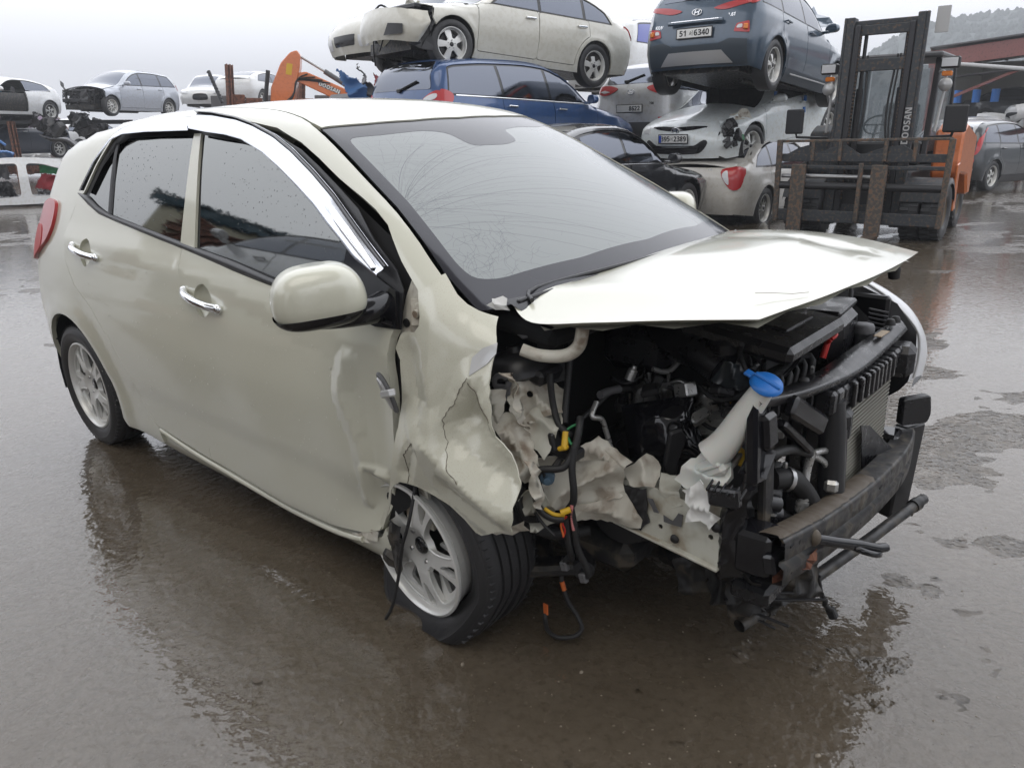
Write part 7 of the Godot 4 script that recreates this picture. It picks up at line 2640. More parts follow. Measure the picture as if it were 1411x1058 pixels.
func rear_details(spec: Dictionary, q: Dictionary, b: Body, o: Node3D, tail: Node3D, ring: PackedVector2Array) -> void:
	var wb: float = q.wb
	if spec.has("rear_glass"):
		var g := MB.new()
		g.panel(b.on_rear, round_poly(P2(spec.rear_glass), 0.05), 1.0, 0.1, 0.006, 0.01)
		part("rear_window", g, spec.get("glass", mats.glass_far), o)
		var wi := MB.new()
		var pv: Vector2 = spec.get("wiper", Vector2(0.05, 1.16))
		var a := b.on_rear(pv)
		var z := b.on_rear(pv + Vector2(0.33, 0.11))
		wi.bar(a + Vector3(-0.03, 0, 0), z + Vector3(-0.03, 0, 0), 0.03, 0.018, 0.004)
		wi.box(a + Vector3(-0.02, 0, 0), Vector3(0.05, 0.05, 0.07), Basis.IDENTITY, 0.01)
		part("rear_wiper", wi, mats.trim, tail)
	for s in [1.0, -1.0]:
		if spec.has("tail_rear"):
			var p := P2(spec.tail_rear)
			lamp_panel(o, b.on_rear, p if s > 0 else mirrored(p), 1.0, spec.get("tail_mat", mats.lens_red), 0.012)
		if spec.has("tail_side") and s == spec.s:
			lamp_panel(o, b.on_side if s > 0 else b.on_left, clamped(P2(spec.tail_side), b, q.w), s, spec.get("tail_mat", mats.lens_red), 0.012)
		if spec.has("tail_white"):
			var p := P2(spec.tail_white)
			lamp_panel(o, b.on_rear, p if s > 0 else mirrored(p), 1.0, mats.lens_clear, 0.018, "reversing_lamp")
		if spec.has("tail_low"):
			var p := P2(spec.tail_low)
			if s < 0:
				p = mirrored(p)
			lamp_panel(o, b.on_rear, p, 1.0, mats.lens_red, 0.012, "fog_lamp")
	if spec.has("rear_bumper"):
		var m := MB.new()
		m.panel(b.on_rear, P2(spec.rear_bumper), 1.0, 0.1, 0.014, 0.02)
		part("rear_bumper", m, spec.get("bumper_mat", mats.grey_trim), o)
	if spec.has("skid"):
		var m := MB.new()
		m.panel(b.on_rear, P2(spec.skid), 1.0, 0.08, 0.022, 0.02)
		part("skid_plate", m, mats.silver_trim, o)
	if spec.has("plate"):
		var pl: Array = spec.plate
		var c := b.on_rear(Vector2(0, pl[3]))
		plate(o, c + Vector3(-0.03, 0, 0), -1.0, pl[0], pl[1], pl[2], false, 0.05)
	if spec.has("rear_emblem"):
		emblem(tail, b.on_rear(Vector2(0, spec.rear_emblem)) + Vector3(-0.015, 0, 0), -1.0, 0.07)
	if spec.has("badges"):
		for bd in spec.badges:
			var c := b.on_rear(Vector2(bd[1], bd[2]))
			text_on(tail, bd[0], 0.06, mats.chrome, Transform3D(Basis(Vector3.UP, -PI * 0.5), c + Vector3(-0.006, 0, 0)), "badge")

func clamped(p: PackedVector2Array, b: Body, w: float) -> PackedVector2Array:
	var r := p.duplicate()
	for i in r.size():
		r[i].x = maxf(r[i].x, b.end(r[i].y, 0.80 * w, false))
	return r

func front_details(spec: Dictionary, q: Dictionary, b: Body, o: Node3D, bump: Node3D) -> void:
	if spec.has("grille"):
		var g := MB.new()
		var p := smooth2(P2(spec.grille), 3)
		g.panel(b.on_front, p, -1.0, 0.05, 0.006, 0.02)
		var gr := part("grille", g, mats.trim, o)
		for i in 5:
			var y := 0.33 + i * 0.026
			var bm := MB.new()
			var hw: float = 0.38 + i * 0.015
			var path := PackedVector3Array()
			for k in 9:
				path.append(b.on_front(Vector2(lerpf(-hw, hw, k / 8.0), y)) + Vector3(0.012, 0, 0))
			bm.tube(path, 0.008, 6)
			part("slat", bm, mats.gloss_black, gr)
	if spec.has("upper_grille"):
		lamp_panel(o, b.on_front, P2(spec.upper_grille), -1.0, mats.gloss_black, 0.006, "upper_grille")
	if spec.has("head_front"):
		var p := P2(spec.head_front)
		for s in [1.0, -1.0]:
			if s in spec.get("heads", [1.0, -1.0]):
				lamp_panel(o, b.on_front, p if s > 0 else mirrored(p), -1.0, mats.lens_clear, 0.010, "headlamp")
	if spec.has("plate"):
		var pl: Array = spec.plate
		plate(o, b.on_front(Vector2(0, pl[3])) + Vector3(0.03, 0, 0), 1.0, pl[0], pl[1], pl[2], true, -0.05)
	if spec.has("front_emblem"):
		emblem(bump, b.on_front(Vector2(0, spec.front_emblem)) + Vector3(0.012, 0, 0), 1.0, 0.075)

# what is left behind a torn-off front: radiator frame, rails, engine, hanging hoses and bent sheet
func smashed_front(spec: Dictionary, q: Dictionary, o: Node3D, xf: float) -> void:
	var r := RandomNumberGenerator.new()
	r.seed = spec.get("seed", 5)
	var w: float = q.w
	var eng := MB.new()
	for i in 9:
		var c := Vector3(r.randf_range(-0.1, 0.35), r.randf_range(0.42, 0.80), r.randf_range(-0.45, 0.45))
		eng.box(c, Vector3(r.randf_range(0.12, 0.3), r.randf_range(0.1, 0.25), r.randf_range(0.12, 0.35)), Basis.from_euler(Vector3(r.randf_range(-0.4, 0.4), r.randf(), r.randf_range(-0.4, 0.4))), 0.02)
	eng.box(Vector3(-0.32, 0.6, 0), Vector3(0.05, 0.6, w * 1.6))
	var en := part("engine", eng, mats.dark_plastic, o)
	en.set_meta("kind", "stuff")
	var frame := MB.new()
	for z in [-0.5, 0.5]:
		frame.bar(Vector3(-0.3, 0.48, z), Vector3(0.6, 0.46 + r.randf_range(-0.06, 0.06), z * r.randf_range(0.9, 1.1)), 0.08, 0.12, 0.01)
		frame.bar(Vector3(0.42, 0.3, z * 1.1), Vector3(0.40, 0.80, z * 1.15), 0.06, 0.06, 0.01)
	frame.bar(Vector3(0.42, 0.78, -0.62), Vector3(0.46, 0.80, 0.60), 0.1, 0.06, 0.01)
	frame.bar(Vector3(0.62, 0.46, -0.58), Vector3(0.58, 0.50, 0.56), 0.07, 0.12, 0.02)
	frame.bar(Vector3(0.40, 0.3, -0.55), Vector3(0.40, 0.28, 0.55), 0.08, 0.06, 0.01)
	frame.box(Vector3(0.38, 0.54, 0.0), Vector3(0.04, 0.42, 0.9))
	var fr := part("front_frame", frame, mats.dark_metal, o)
	fr.set_meta("kind", "stuff")
	var bits := MB.new()
	for i in 5:
		var c := Vector3(r.randf_range(0.2, 0.6), r.randf_range(0.35, 0.85), r.randf_range(-0.7, 0.7))
		var d := Vector3(r.randf_range(-0.15, 0.15), r.randf_range(-0.2, 0.2), r.randf_range(0.1, 0.3))
		var u := Vector3(r.randf_range(-0.1, 0.2), r.randf_range(0.1, 0.25), r.randf_range(-0.1, 0.1))
		crumple(bits, c, c + d, c + d + u, c + u, 3, 3, 0.035, spec.get("seed", 5) * 31 + i)
	var bt := part("bent_sheet", bits, spec.get("bits", mats.grey_trim), o)
	bt.set_meta("kind", "stuff")
	var hoses := MB.new()
	for i in 7:
		var a := Vector3(r.randf_range(0.2, 0.5), r.randf_range(0.5, 0.85), r.randf_range(-0.6, 0.6))
		hoses.tube(curve(PackedVector3Array([a, a + Vector3(0.12, r.randf_range(-0.1, 0.1), 0.05), a + Vector3(0.2, -0.2, r.randf_range(-0.2, 0.2)), a + Vector3(0.1, -0.45, r.randf_range(-0.2, 0.2))]), 4), r.randf_range(0.006, 0.02), 6)
	var hs := part("hoses", hoses, mats.wire_black, o)
	hs.set_meta("kind", "stuff")

func build_background() -> void:
	stacks()
	left_rack()
	forklift()
	yard()

func stacks() -> void:
	paint("old_white", lin(0.56, 0.55, 0.49), 0.35, 0.0, 0.1)
	paint("mid_blue", lin(0.028, 0.075, 0.20), 0.3, 0.2, 0.1)
	paint("silver", lin(0.50, 0.51, 0.53), 0.35, 0.3, 0.2)
	paint("black_paint", lin(0.010, 0.011, 0.014), 0.25, 0.0, 0.0)
	paint("slate_blue", lin(0.045, 0.075, 0.115), 0.3, 0.25, 0.1)
	paint("ice_white", lin(0.76, 0.81, 0.82), 0.3, 0.0, 0.25)
	paint("pearl_white", lin(0.62, 0.60, 0.56), 0.32, 0.0, 0.25)
	paint("clean_white", lin(0.70, 0.71, 0.72), 0.32, 0.0, 0.15)
	paint("deep_blue", lin(0.012, 0.022, 0.05), 0.3, 0.1, 0.2)
	paint("graphite", lin(0.045, 0.05, 0.057), 0.3, 0.3, 0.1)
	make_car({"name": "people_carrier", "label": "blue people carrier stacked under the dirty white saloon, its tail towards the yard", "cat": "car", "type": "mpv", "paint": mats.mid_blue, "at": Vector3(-7.12, 0.80, -9.1), "yaw": 88.0, "s": 1.0, "chrome_line": true, "handle": mats.chrome,
		"rear_view": true, "rear_glass": "0.62,1.16 0.50,1.52 -0.50,1.52 -0.62,1.16", "tail_side": "-3.42,1.10 -3.55,1.16 -3.70,1.10 -3.74,0.99 -3.60,0.95 -3.45,1.0", "tail_rear": "0.50,1.02 0.6,1.10 0.72,1.14 0.76,1.0 0.6,0.96", "tail_white": "0.52,1.03 0.6,1.08 0.70,1.10 0.70,1.04 0.6,1.01", "rims": "petal"})
	make_car({"name": "saloon_car", "label": "dirty white saloon with torn front bumper lying on top of the blue people carrier", "cat": "car", "type": "sedan", "paint": mats.old_white, "at": Vector3(-7.72, 2.57 - 0.32, -6.27), "yaw": -101.0, "pitch": 3.6, "s": -1.0, "front": "torn", "steer": -0.15, "rims": "petal", "seed": 8, "handle": mats.chrome, "bits": mats.old_white,
		"rear_view": true, "tail_side": "-3.48,0.98 -3.58,1.0 -3.69,0.98 -3.70,0.84 -3.60,0.80 -3.52,0.86", "mirror": false})
	torn_bumper(Vector3(-7.72, 2.57 - 0.32, -6.27), -101.0, 3.6)
	make_car({"name": "saloon_car", "label": "smashed white car high on the far stack, behind the dirty white saloon's nose", "cat": "car", "type": "sedan", "paint": mats.old_white, "at": Vector3(-9.6, 2.42, -7.3), "yaw": -98.0, "s": -1.0, "plain": true, "res": 0.12, "one_side": true, "mirror": false, "front_view": true, "upper_grille": "-0.30,0.36 -0.34,0.52 0.34,0.52 0.30,0.36", "head_front": "0.42,0.33 0.42,0.50 0.66,0.48 0.62,0.33"})
	make_car({"name": "black_saloon", "label": "black saloon on the ground between the blue people carrier and the white cars", "cat": "car", "type": "sedan", "paint": mats.black_paint, "at": Vector3(-5.18, 0.06, -8.25), "yaw": 90.0, "s": 1.0, "chrome_line": true, "rims": "star", "front_view": true, "head_front": "0.62,0.66 0.66,0.76 0.5,0.78 0.4,0.7"})
	make_car({"name": "suv", "label": "silver-grey crossover seen from behind, between the blue people carrier and the pale coupe", "cat": "car", "type": "suv", "paint": mats.silver, "at": Vector3(-6.72, 1.02, -13.75), "yaw": 90.0, "s": 1.0, "rims": "thin", "spokes": 7,
		"rear_view": true, "rear_glass": "0.60,1.20 0.52,1.46 -0.52,1.46 -0.60,1.20", "wiper": Vector2(-0.15, 1.24), "tail_rear": "0.30,1.12 0.45,1.17 0.65,1.18 0.76,1.16 0.76,1.06 0.6,1.01 0.42,1.05", "tail_side": "-3.05,1.18 -3.18,1.16 -3.32,1.14 -3.36,1.05 -3.2,1.06", "tail_white": "0.46,1.07 0.6,1.05 0.72,1.08 0.6,1.10",
		"tail_low": "0.55,0.63 0.72,0.63 0.73,0.57 0.6,0.57", "rear_bumper": "-0.72,0.30 -0.70,0.52 -0.4,0.55 0.4,0.55 0.70,0.52 0.72,0.30", "plate": ["", "", "8622", 0.78], "rear_emblem": 1.06, "badges": [["200", 0.42, 0.86]]})
	make_car({"name": "estate_car", "label": "white estate car with roof rails behind the silver-grey crossover, high on a stack", "cat": "car", "type": "suv", "paint": mats.clean_white, "at": Vector3(-8.55, 2.02, -15.2), "yaw": 90.0, "s": 1.0, "glass": mats.glass_violet, "plain": false, "res": 0.12, "one_side": true, "mirror": false})
	make_car({"name": "saloon_car", "label": "pearl white saloon on the ground under the pale coupe, red tail lamp showing", "cat": "car", "type": "sedan", "paint": mats.pearl_white, "at": Vector3(-4.86, -0.10, -12.75), "yaw": 91.0, "s": 1.0, "rims": "twin", "spokes": 9, "handle": mats.chrome,
		"rear_view": true, "tail_side": "-3.46,0.94 -3.54,0.97 -3.64,0.97 -3.68,0.82 -3.66,0.68 -3.56,0.66", "tail_rear": "0.52,0.90 0.62,0.96 0.79,0.95 0.80,0.68 0.68,0.66", "tail_white": "0.55,0.87 0.61,0.92 0.65,0.82 0.66,0.72 0.60,0.77", "badges": [["LE", 0.35, 0.93]]})
	make_car({"name": "coupe", "label": "ice white coupe with crushed front wing, between dark crossover and pearl white saloon", "cat": "car", "type": "coupe", "paint": mats.ice_white, "at": Vector3(-5.06, 1.17 - 0.325, -10.1), "yaw": -94.6, "pitch": -6.6, "s": -1.0, "rims": "twin", "spokes": 5, "rim_mat": mats.alloy, "front_view": true, "handle": mats.ice_white, "steer": -0.1,
		"grille": "-0.56,0.47 -0.46,0.35 -0.3,0.31 0.3,0.31 0.46,0.35 0.56,0.47 0.5,0.52 0.32,0.43 0.0,0.415 -0.32,0.43 -0.5,0.52", "upper_grille": "-0.5,0.70 -0.3,0.665 0.0,0.65 0.3,0.665 0.5,0.70 0.3,0.712 0.0,0.705 -0.3,0.712", "head_front": "0.52,0.60 0.56,0.70 0.66,0.73 0.69,0.62", "heads": [1.0], "plate": ["395", "meo", "2389", 0.545], "front_emblem": 0.66,
		"rear_view": true, "tail_side": "-3.12,1.0 -3.22,1.02 -3.32,0.97 -3.33,0.88 -3.2,0.90"})
	coupe_damage(Vector3(-5.06, 1.17 - 0.325, -10.1), -94.6, -6.6)
	make_car({"name": "crossover", "label": "dark slate blue crossover on top of the pale coupe, seen from behind", "cat": "car", "type": "suv", "paint": mats.slate_blue, "at": Vector3(-4.62, 2.10 - 0.34, -11.87), "yaw": 92.0, "pitch": -3.8, "s": 1.0, "rims": "twin", "spokes": 5, "cladding": mats.slate_trim, "handle": mats.slate_blue,
		"rear_view": true, "rear_glass": "0.60,1.16 0.52,1.46 -0.52,1.46 -0.60,1.16", "wiper": Vector2(-0.05, 1.19), "tail_rear": "0.24,1.02 0.45,1.08 0.65,1.11 0.76,1.12 0.76,1.07 0.6,1.03 0.4,0.99", "tail_side": "-3.12,1.13 -3.2,1.14 -3.32,1.12 -3.35,1.05 -3.2,1.07",
		"tail_low": "0.55,0.70 0.58,0.80 0.74,0.83 0.76,0.68", "tail_white": "0.58,0.74 0.60,0.785 0.66,0.79 0.66,0.74", "rear_bumper": "-0.74,0.30 -0.74,0.60 -0.5,0.62 -0.35,0.56 0.35,0.56 0.5,0.62 0.74,0.60 0.74,0.30", "bumper_mat": mats.slate_trim, "skid": "-0.55,0.32 -0.40,0.48 0.40,0.48 0.55,0.32", "plate": ["51", "seo", "6340", 0.715], "rear_emblem": 0.985, "badges": [["1.6T", 0.5, 0.92], ["KONA", -0.58, 0.84]], "lid_bar": true})
	kona_extras(Vector3(-4.62, 2.10 - 0.34, -11.87), 92.0, -3.8)
	# what carries the upper cars out of sight
	var junk := thing("crushed_wreck", "dark crushed wreck that carries the blue people carrier", "wreck")
	junk.position = Vector3(-7.3, 0.0, -8.4)
	var jm := MB.new()
	for i in 3:
		jm.box(Vector3(0, 0.14 + 0.26 * i, -0.1 * i), Vector3(1.5, 0.22, 4.0), Basis(Vector3.UP, 0.03 * i), 0.06)
	part("flattened_body", jm, mats.grey_trim, junk).set_meta("kind", "stuff")
	for c in [[Vector3(-6.72, 0.0, -12.2), 1.0, "dark flattened wreck under the silver-grey crossover"], [Vector3(-9.7, 0.0, -8.6), 2.3, "tall pile of flattened wrecks under the smashed white car"], [Vector3(-8.55, 0.0, -14.0), 1.95, "pile of flattened wrecks under the white estate car"]]:
		var p := thing("crushed_wreck", c[2], "wreck")
		p.position = c[0]
		var k := 0
		while 0.3 * (k + 1) <= c[1]:
			var bm := MB.new()
			bm.box(Vector3(0.05 * sin(k * 2.0), 0.15 + 0.3 * k, 0), Vector3(1.6, 0.27, 3.9), Basis(Vector3.UP, 0.04 * sin(k * 3.0)), 0.06)
			part("flattened_body", bm, [mats.grey_trim, mats.deep_blue, mats.pearl_white][k % 3], p)
			k += 1

func at_car(p: Vector3, yaw: float, pitch: float) -> Transform3D:
	return Transform3D(Basis.from_euler(Vector3(0, deg_to_rad(yaw), deg_to_rad(pitch)), EULER_ORDER_YZX), p)

func child_of(label: String) -> Node3D:
	for c in get_children():
		if c.has_meta("label") and c.get_meta("label") == label:
			return c
	return self

# the white saloon's front skin, pulled off on its left and hanging out in front
func torn_bumper(p: Vector3, yaw: float, pitch: float) -> void:
	var o := child_of("dirty white saloon with torn front bumper lying on top of the blue people carrier")
	var m := MB.new()
	var rows := []
	var r := RandomNumberGenerator.new()
	r.seed = 3
	for i in 9:
		var v := i / 8.0
		var row := PackedVector3Array()
		for j in 15:
			var u := j / 14.0
			var a := deg_to_rad(lerpf(-35.0, 88.0, u))
			var rr := 0.78 + 0.08 * sin(v * PI)
			var y := lerpf(0.30, 0.70, v)
			var q := Vector3(0.42 + cos(a) * rr * 0.50, y + 0.03 * sin(u * 5.0), -0.12 - sin(a) * rr)
			if u > 0.85 and v < 0.75:
				q.y += 0.25 * (0.75 - v) * (u - 0.85) / 0.15
			row.append(q + Vector3(r.randf(), r.randf(), r.randf()) * 0.008)
		rows.append(row)
	m.grid(rows)
	part("front_bumper", m, mats.old_white, o, "torn front bumper skin with a fog lamp hole")
	var hole := MB.new()
	hole.panel(func(q: Vector2) -> Vector3:
		var a := deg_to_rad(q.x)
		return Vector3(0.42 + cos(a) * 0.86 * 0.50 + 0.012, q.y, -0.12 - sin(a) * 0.875), round_poly(PackedVector2Array([Vector2(20, 0.37), Vector2(46, 0.38), Vector2(46, 0.50), Vector2(26, 0.52)]), 0.02), -1.0, 4.0, 0.0, 0.0)
	var hl := part("lamp_hole", hole, mats.trim, o)
	var arch := MB.new()
	var rw := []
	for i in 9:
		var a := deg_to_rad(10.0 + 150.0 * i / 8.0)
		rw.append(PackedVector3Array([Vector3(cos(a) * 0.38, 0.32 + sin(a) * 0.38, -0.86), Vector3(cos(a) * 0.37, 0.32 + sin(a) * 0.37, -0.5)]))
	arch.grid(rw)
	part("wheel_housing", arch, mats.trim, o)
	var skirt := MB.new()
	crumple(skirt, Vector3(0.32, 0.20, -0.84), Vector3(0.62, 0.22, -0.74), Vector3(0.55, 0.62, -0.76), Vector3(0.34, 0.66, -0.82), 4, 5, 0.02, 4)
	part("arch_liner", skirt, mats.trim, o)

func coupe_damage(p: Vector3, yaw: float, pitch: float) -> void:
	var o := child_of("ice white coupe with crushed front wing, between dark crossover and pearl white saloon")
	var m := MB.new()
	for i in 18:
		var r := RandomNumberGenerator.new()
		r.seed = 100 + i
		m.box(Vector3(r.randf_range(0.33, 0.70), r.randf_range(0.34, 0.74), -r.randf_range(0.74, 0.88) + 0.12 * smoothstep(0.5, 0.7, 0.5)), Vector3(r.randf_range(0.08, 0.2), r.randf_range(0.06, 0.16), 0.12), Basis.from_euler(Vector3(r.randf(), r.randf(), r.randf())), 0.01)
	part("exposed_inner_wing", m, mats.dark_plastic, o).set_meta("kind", "stuff")
	var f := MB.new()
	crumple(f, Vector3(0.28, 0.66, -0.84), Vector3(0.72, 0.58, -0.72), Vector3(0.62, 0.76, -0.66), Vector3(0.30, 0.84, -0.78), 5, 3, 0.03, 9)
	part("crushed_wing", f, mats.ice_white, o)
	var g := MB.new()
	crumple(g, Vector3(0.36, 0.74, -0.80), Vector3(0.05, 0.74, -0.88), Vector3(0.1, 0.90, -0.80), Vector3(0.4, 0.82, -0.70), 4, 2, 0.03, 19)
	part("bent_wing_edge", g, mats.cream_dirty, o)
	for q in [Vector2(-1.62, 0.88), Vector2(-1.60, 0.70), Vector2(-0.62, 1.03)]:
		var t := MB.new()
		var c := Vector3(q.x, q.y, -0.905)
		t.box(c, Vector3(0.05, 0.09, 0.03), Basis.IDENTITY, 0.003)
		part("blue_tape", t, mats.blue_plastic, o)
	var gr := MB.new()
	gr.box(Vector3(0.36, 0.5, -0.9), Vector3(0.09, 0.09, 0.03), Basis(Vector3.RIGHT, 0.3), 0.01)
	part("green_tag", gr, mats.green_wire, o)

func kona_extras(p: Vector3, yaw: float, pitch: float) -> void:
	var o := child_of("dark slate blue crossover on top of the pale coupe, seen from behind")
	var m := MB.new()
	m.bar(Vector3(-3.42, 0.855, -0.42), Vector3(-3.42, 0.855, 0.42), 0.05, 0.05, 0.015)
	part("tailgate_handle", m, mats.slate_blue, o)
	var c := MB.new()
	c.bar(Vector3(-3.445, 0.87, -0.36), Vector3(-3.445, 0.87, 0.36), 0.01, 0.014, 0.003)
	part("chrome_strip", c, mats.chrome, o)
	for s in [1.0, -1.0]:
		var a := MB.new()
		a.box(Vector3(-3.33, 0.755, 0.71 * s), Vector3(0.05, 0.07, 0.06), Basis(Vector3.UP, 0.5 * s), 0.01)
		part("indicator_lens", a, mats.lens_amber, o)
	var st := MB.new()
	st.bar(Vector3(-0.5, 0.30, 0.92), Vector3(-2.1, 0.28, 0.92), 0.014, 0.02, 0.004)
	part("sill_strip", st, mats.silver_trim, o)
	var bar := MB.new()
	bar.bar(Vector3(-3.1, 0.30, -0.4), Vector3(-3.1, 0.30, 0.3), 0.06, 0.05, 0.02)
	part("silencer", bar, mats.dark_metal, o)
	var hood := MB.new()
	crumple(hood, Vector3(-0.5, 1.12, 0.7), Vector3(0.2, 1.35, 0.75), Vector3(0.2, 1.62, 0.3), Vector3(-0.5, 1.18, 0.1), 4, 3, 0.03, 44)
	part("bent_bonnet", hood, mats.slate_blue, o)

# ---------------------------------------------------------------- the rack of wrecks on the left
func beam_thing(called: String, label: String, cat: String, a: Vector3, z: Vector3, w: float, t: float, m: Material, group := "") -> Node3D:
	var mb := MB.new()
	# an I-section bar between two points
	var d := (z - a)
	var c := (a + z) * 0.5
	mb.bar(a - c, z - c, w * 0.25, t, 0.004)
	var up := Vector3.UP if absf(d.normalized().y) < 0.9 else Vector3.BACK
	var s := d.normalized().cross(up).normalized()
	var u := s.cross(d.normalized())
	mb.bar(a - c + u * t * 0.5, z - c + u * t * 0.5, w, t * 0.12, 0.003, up)
	mb.bar(a - c - u * t * 0.5, z - c - u * t * 0.5, w, t * 0.12, 0.003, up)
	var o := part(called, mb, m, self)
	o.position = c
	tag(o, label, cat, group)
	return o

func left_rack() -> void:
	make_car({"name": "silver_hatchback", "label": "silver hatchback with its front torn off, on the upper level of the rack", "cat": "car", "type": "hatch", "paint": mats.silver_blue, "at": Vector3(-27.15, 2.14, -9.35), "yaw": -66.0, "s": -1.0, "front": "smashed", "seed": 12, "res": 0.14, "rims": "thin", "spokes": 10, "one_side": true,
		"rear_view": true, "tail_side": "-3.30,1.08 -3.42,1.12 -3.50,1.02 -3.48,0.92 -3.36,0.98"})
	make_car({"name": "white_coupe", "label": "white fastback on the rack's upper level, its front door missing", "cat": "car", "type": "coupe", "paint": mats.clean_white, "at": Vector3(-29.4, 2.06, -6.25), "yaw": -64.0, "s": -1.0, "front": "smashed", "seed": 14, "res": 0.14, "rims": "twin", "one_side": true, "no_door": [0]})
	var c := child_of("white fastback on the rack's upper level, its front door missing")
	var m := MB.new()
	m.box(Vector3(-1.0, 0.95, -0.2), Vector3(0.9, 0.5, 0.02), Basis.IDENTITY, 0.01)
	part("far_window", m, mats.pale_blue_glass, c)
	m = MB.new()
	m.prism(round_poly(P2("-0.3,0.0 0.1,0.0 0.16,0.15 0.02,0.2 -0.1,0.75 -0.25,0.7"), 0.06), Transform3D(Basis.IDENTITY, Vector3(-1.3, 0.35, -0.45)), 0.45, 0.05)
	part("seat", m, mats.trim, c)
	make_car({"name": "suv", "label": "dark blue sport utility car on the rack's lower level, behind the white body shell", "cat": "car", "type": "suv", "paint": mats.deep_blue, "at": Vector3(-31.0, 0.78, -6.8), "yaw": -68.0, "s": -1.0, "res": 0.14, "rims": "thin", "spokes": 7, "glass": mats.glass_mauve, "chrome_line": true, "handle": mats.chrome, "one_side": true, "rear_view": true, "tail_side": "-3.18,1.14 -3.32,1.16 -3.37,1.02 -3.28,0.98"})
	make_car({"name": "saloon_car", "label": "white saloon with smashed nose on the rack, right of the silver hatchback", "cat": "car", "type": "sedan", "paint": mats.clean_white, "at": Vector3(-29.3, 2.45, -14.6), "yaw": -42.0, "s": -1.0, "res": 0.16, "front_view": true, "head_front": "0.46,0.60 0.52,0.72 0.68,0.74 0.70,0.64", "upper_grille": "-0.28,0.42 -0.22,0.60 0.22,0.60 0.28,0.42 0.15,0.38 -0.15,0.38", "one_side": true, "plain": true})
	make_car({"name": "saloon_car", "label": "white car behind the rusty posts, only roof and windows showing", "cat": "car", "type": "coupe", "paint": mats.clean_white, "at": Vector3(-28.6, 2.5, -17.4), "yaw": 118.0, "s": 1.0, "res": 0.16, "one_side": true, "plain": true})
	make_car({"name": "saloon_car", "label": "grey car with white wing on the rack's lower level, behind the dark blue one", "cat": "car", "type": "sedan", "paint": mats.clean_white, "at": Vector3(-33.4, 0.78, -12.6), "yaw": 112.0, "s": 1.0, "res": 0.16, "one_side": true, "plain": true})
	# rack steel: beams along both levels, posts
	var i := 0
	for y in [0.66, 2.0]:
		for off in [0.7, 2.2]:
			beam_thing("rack_beam", ["rusty beam under the cars of the lower rack level, front", "rusty beam under the cars of the lower rack level, back", "rusty beam under the cars of the upper rack level, front", "rusty beam under the cars of the upper rack level, back"][i], "steel beam", Vector3(-26.6 - off, y, -10.5 - off * 0.3), Vector3(-31.5 - off, y, -0.5), 0.12, 0.1, mats.dark_metal)
			i += 1
	for k in 4:
		var t := k / 3.0
		var p := Vector3(lerpf(-26.7, -31.3, t), 0.0, lerpf(-10.4, -0.8, t))
		beam_thing("rack_post", ["rusty rack post under the silver hatchback", "rusty rack post between the silver hatchback and the white fastback", "rusty rack post under the white fastback", "rusty rack post at the far left end of the rack"][k], "steel post", p, p + Vector3(0, 2.0, 0), 0.18, 0.18, mats.rust, "posts of the wreck rack")
	# low piles of wrecks farther back
	for k in 9:
		var p := thing("crushed_wreck", "flattened wrecks in the haze behind the rack, pile %s from the left" % ["one", "two", "three", "four", "five", "six", "seven", "eight", "nine"][k], "wreck", "wreck piles behind the rack")
		p.position = Vector3(-40.0 + 0.9 * k, 0, 4.0 - 4.6 * k)
		p.rotation.y = 0.9 + 0.2 * sin(k * 1.7)
		for q in 3 + k % 2:
			var bm := MB.new()
			shard(bm, PackedVector3Array([Vector3(-2.2, 0.1 + 0.6 * q, 0.9), Vector3(2.2, 0.15 + 0.6 * q, 0.9), Vector3(2.1, 0.65 + 0.6 * q, 0.8), Vector3(-2.0, 0.6 + 0.6 * q, 0.8)]), 0.25, 1.0, k * 7 + q, 0.2, 0.05, 0.05)
			bm.box(Vector3(0.2 * sin(q * 2.0 + k), 0.35 + 0.6 * q, 0), Vector3(4.0, 0.5, 1.6), Basis(Vector3.UP, 0.1 * sin(q * 3.0 + k)), 0.15)
			part("flattened_body", bm, [mats.grey_trim, mats.deep_blue, mats.silver, mats.rust, mats.dark_metal, mats.clean_white][(q * 2 + k) % 6], p)
	# axle parts and wheels that lie between the levels
	var r := RandomNumberGenerator.new()
	r.seed = 31
	for k in 9:
		var jm := MB.new()
		var s := 0.35 + r.randf() * 0.3
		shard(jm, PackedVector3Array([Vector3(-s, -0.15, 0), Vector3(s, -0.2, 0.1), Vector3(s * 0.8, 0.25, 0), Vector3(-s * 0.7, 0.3, -0.1)]), 0.15, 2.2, 200 + k, 0.08, 0.03, 0.03)
		jm.box(Vector3(0.1, -0.1, -0.2), Vector3(0.5, 0.25, 0.3), Basis.from_euler(Vector3(r.randf(), r.randf(), r.randf())), 0.04)
		var jo := part("car_wreckage", jm, [mats.dark_plastic, mats.grey_trim, mats.dark_metal][k % 3], self)
		jo.position = Vector3(-27.4 - r.randf() * 2.0, [1.7, 1.85, 2.0][k % 3], -10.4 + k * 0.3)
		tag(jo, "%s car parts wedged on the rack, %s" % [["black plastic", "grey sheet", "dark metal"][k % 3], ["at its right end under the silver hatchback", "in the middle of the rack", "at the left by the white fastback"][k / 3]], "scrap", "scrap wedged on the rack")
	# stripped white body side with junk in it
	var sh := thing("stripped_body", "stripped white car body lying at the left edge, red cloth inside", "car body")
	sh.position = Vector3(-19.0, 0.0, -4.4)
	sh.rotation.y = deg_to_rad(70.0)
	sh.scale = Vector3(1.0, 0.86, 1.0)
	m = MB.new()
	var skin := func(p: Vector2) -> Vector3: return Vector3(p.x, p.y, 0.78 - 0.22 * smoothstep(0.7, 1.4, p.y) - 0.02 * p.x * p.x)
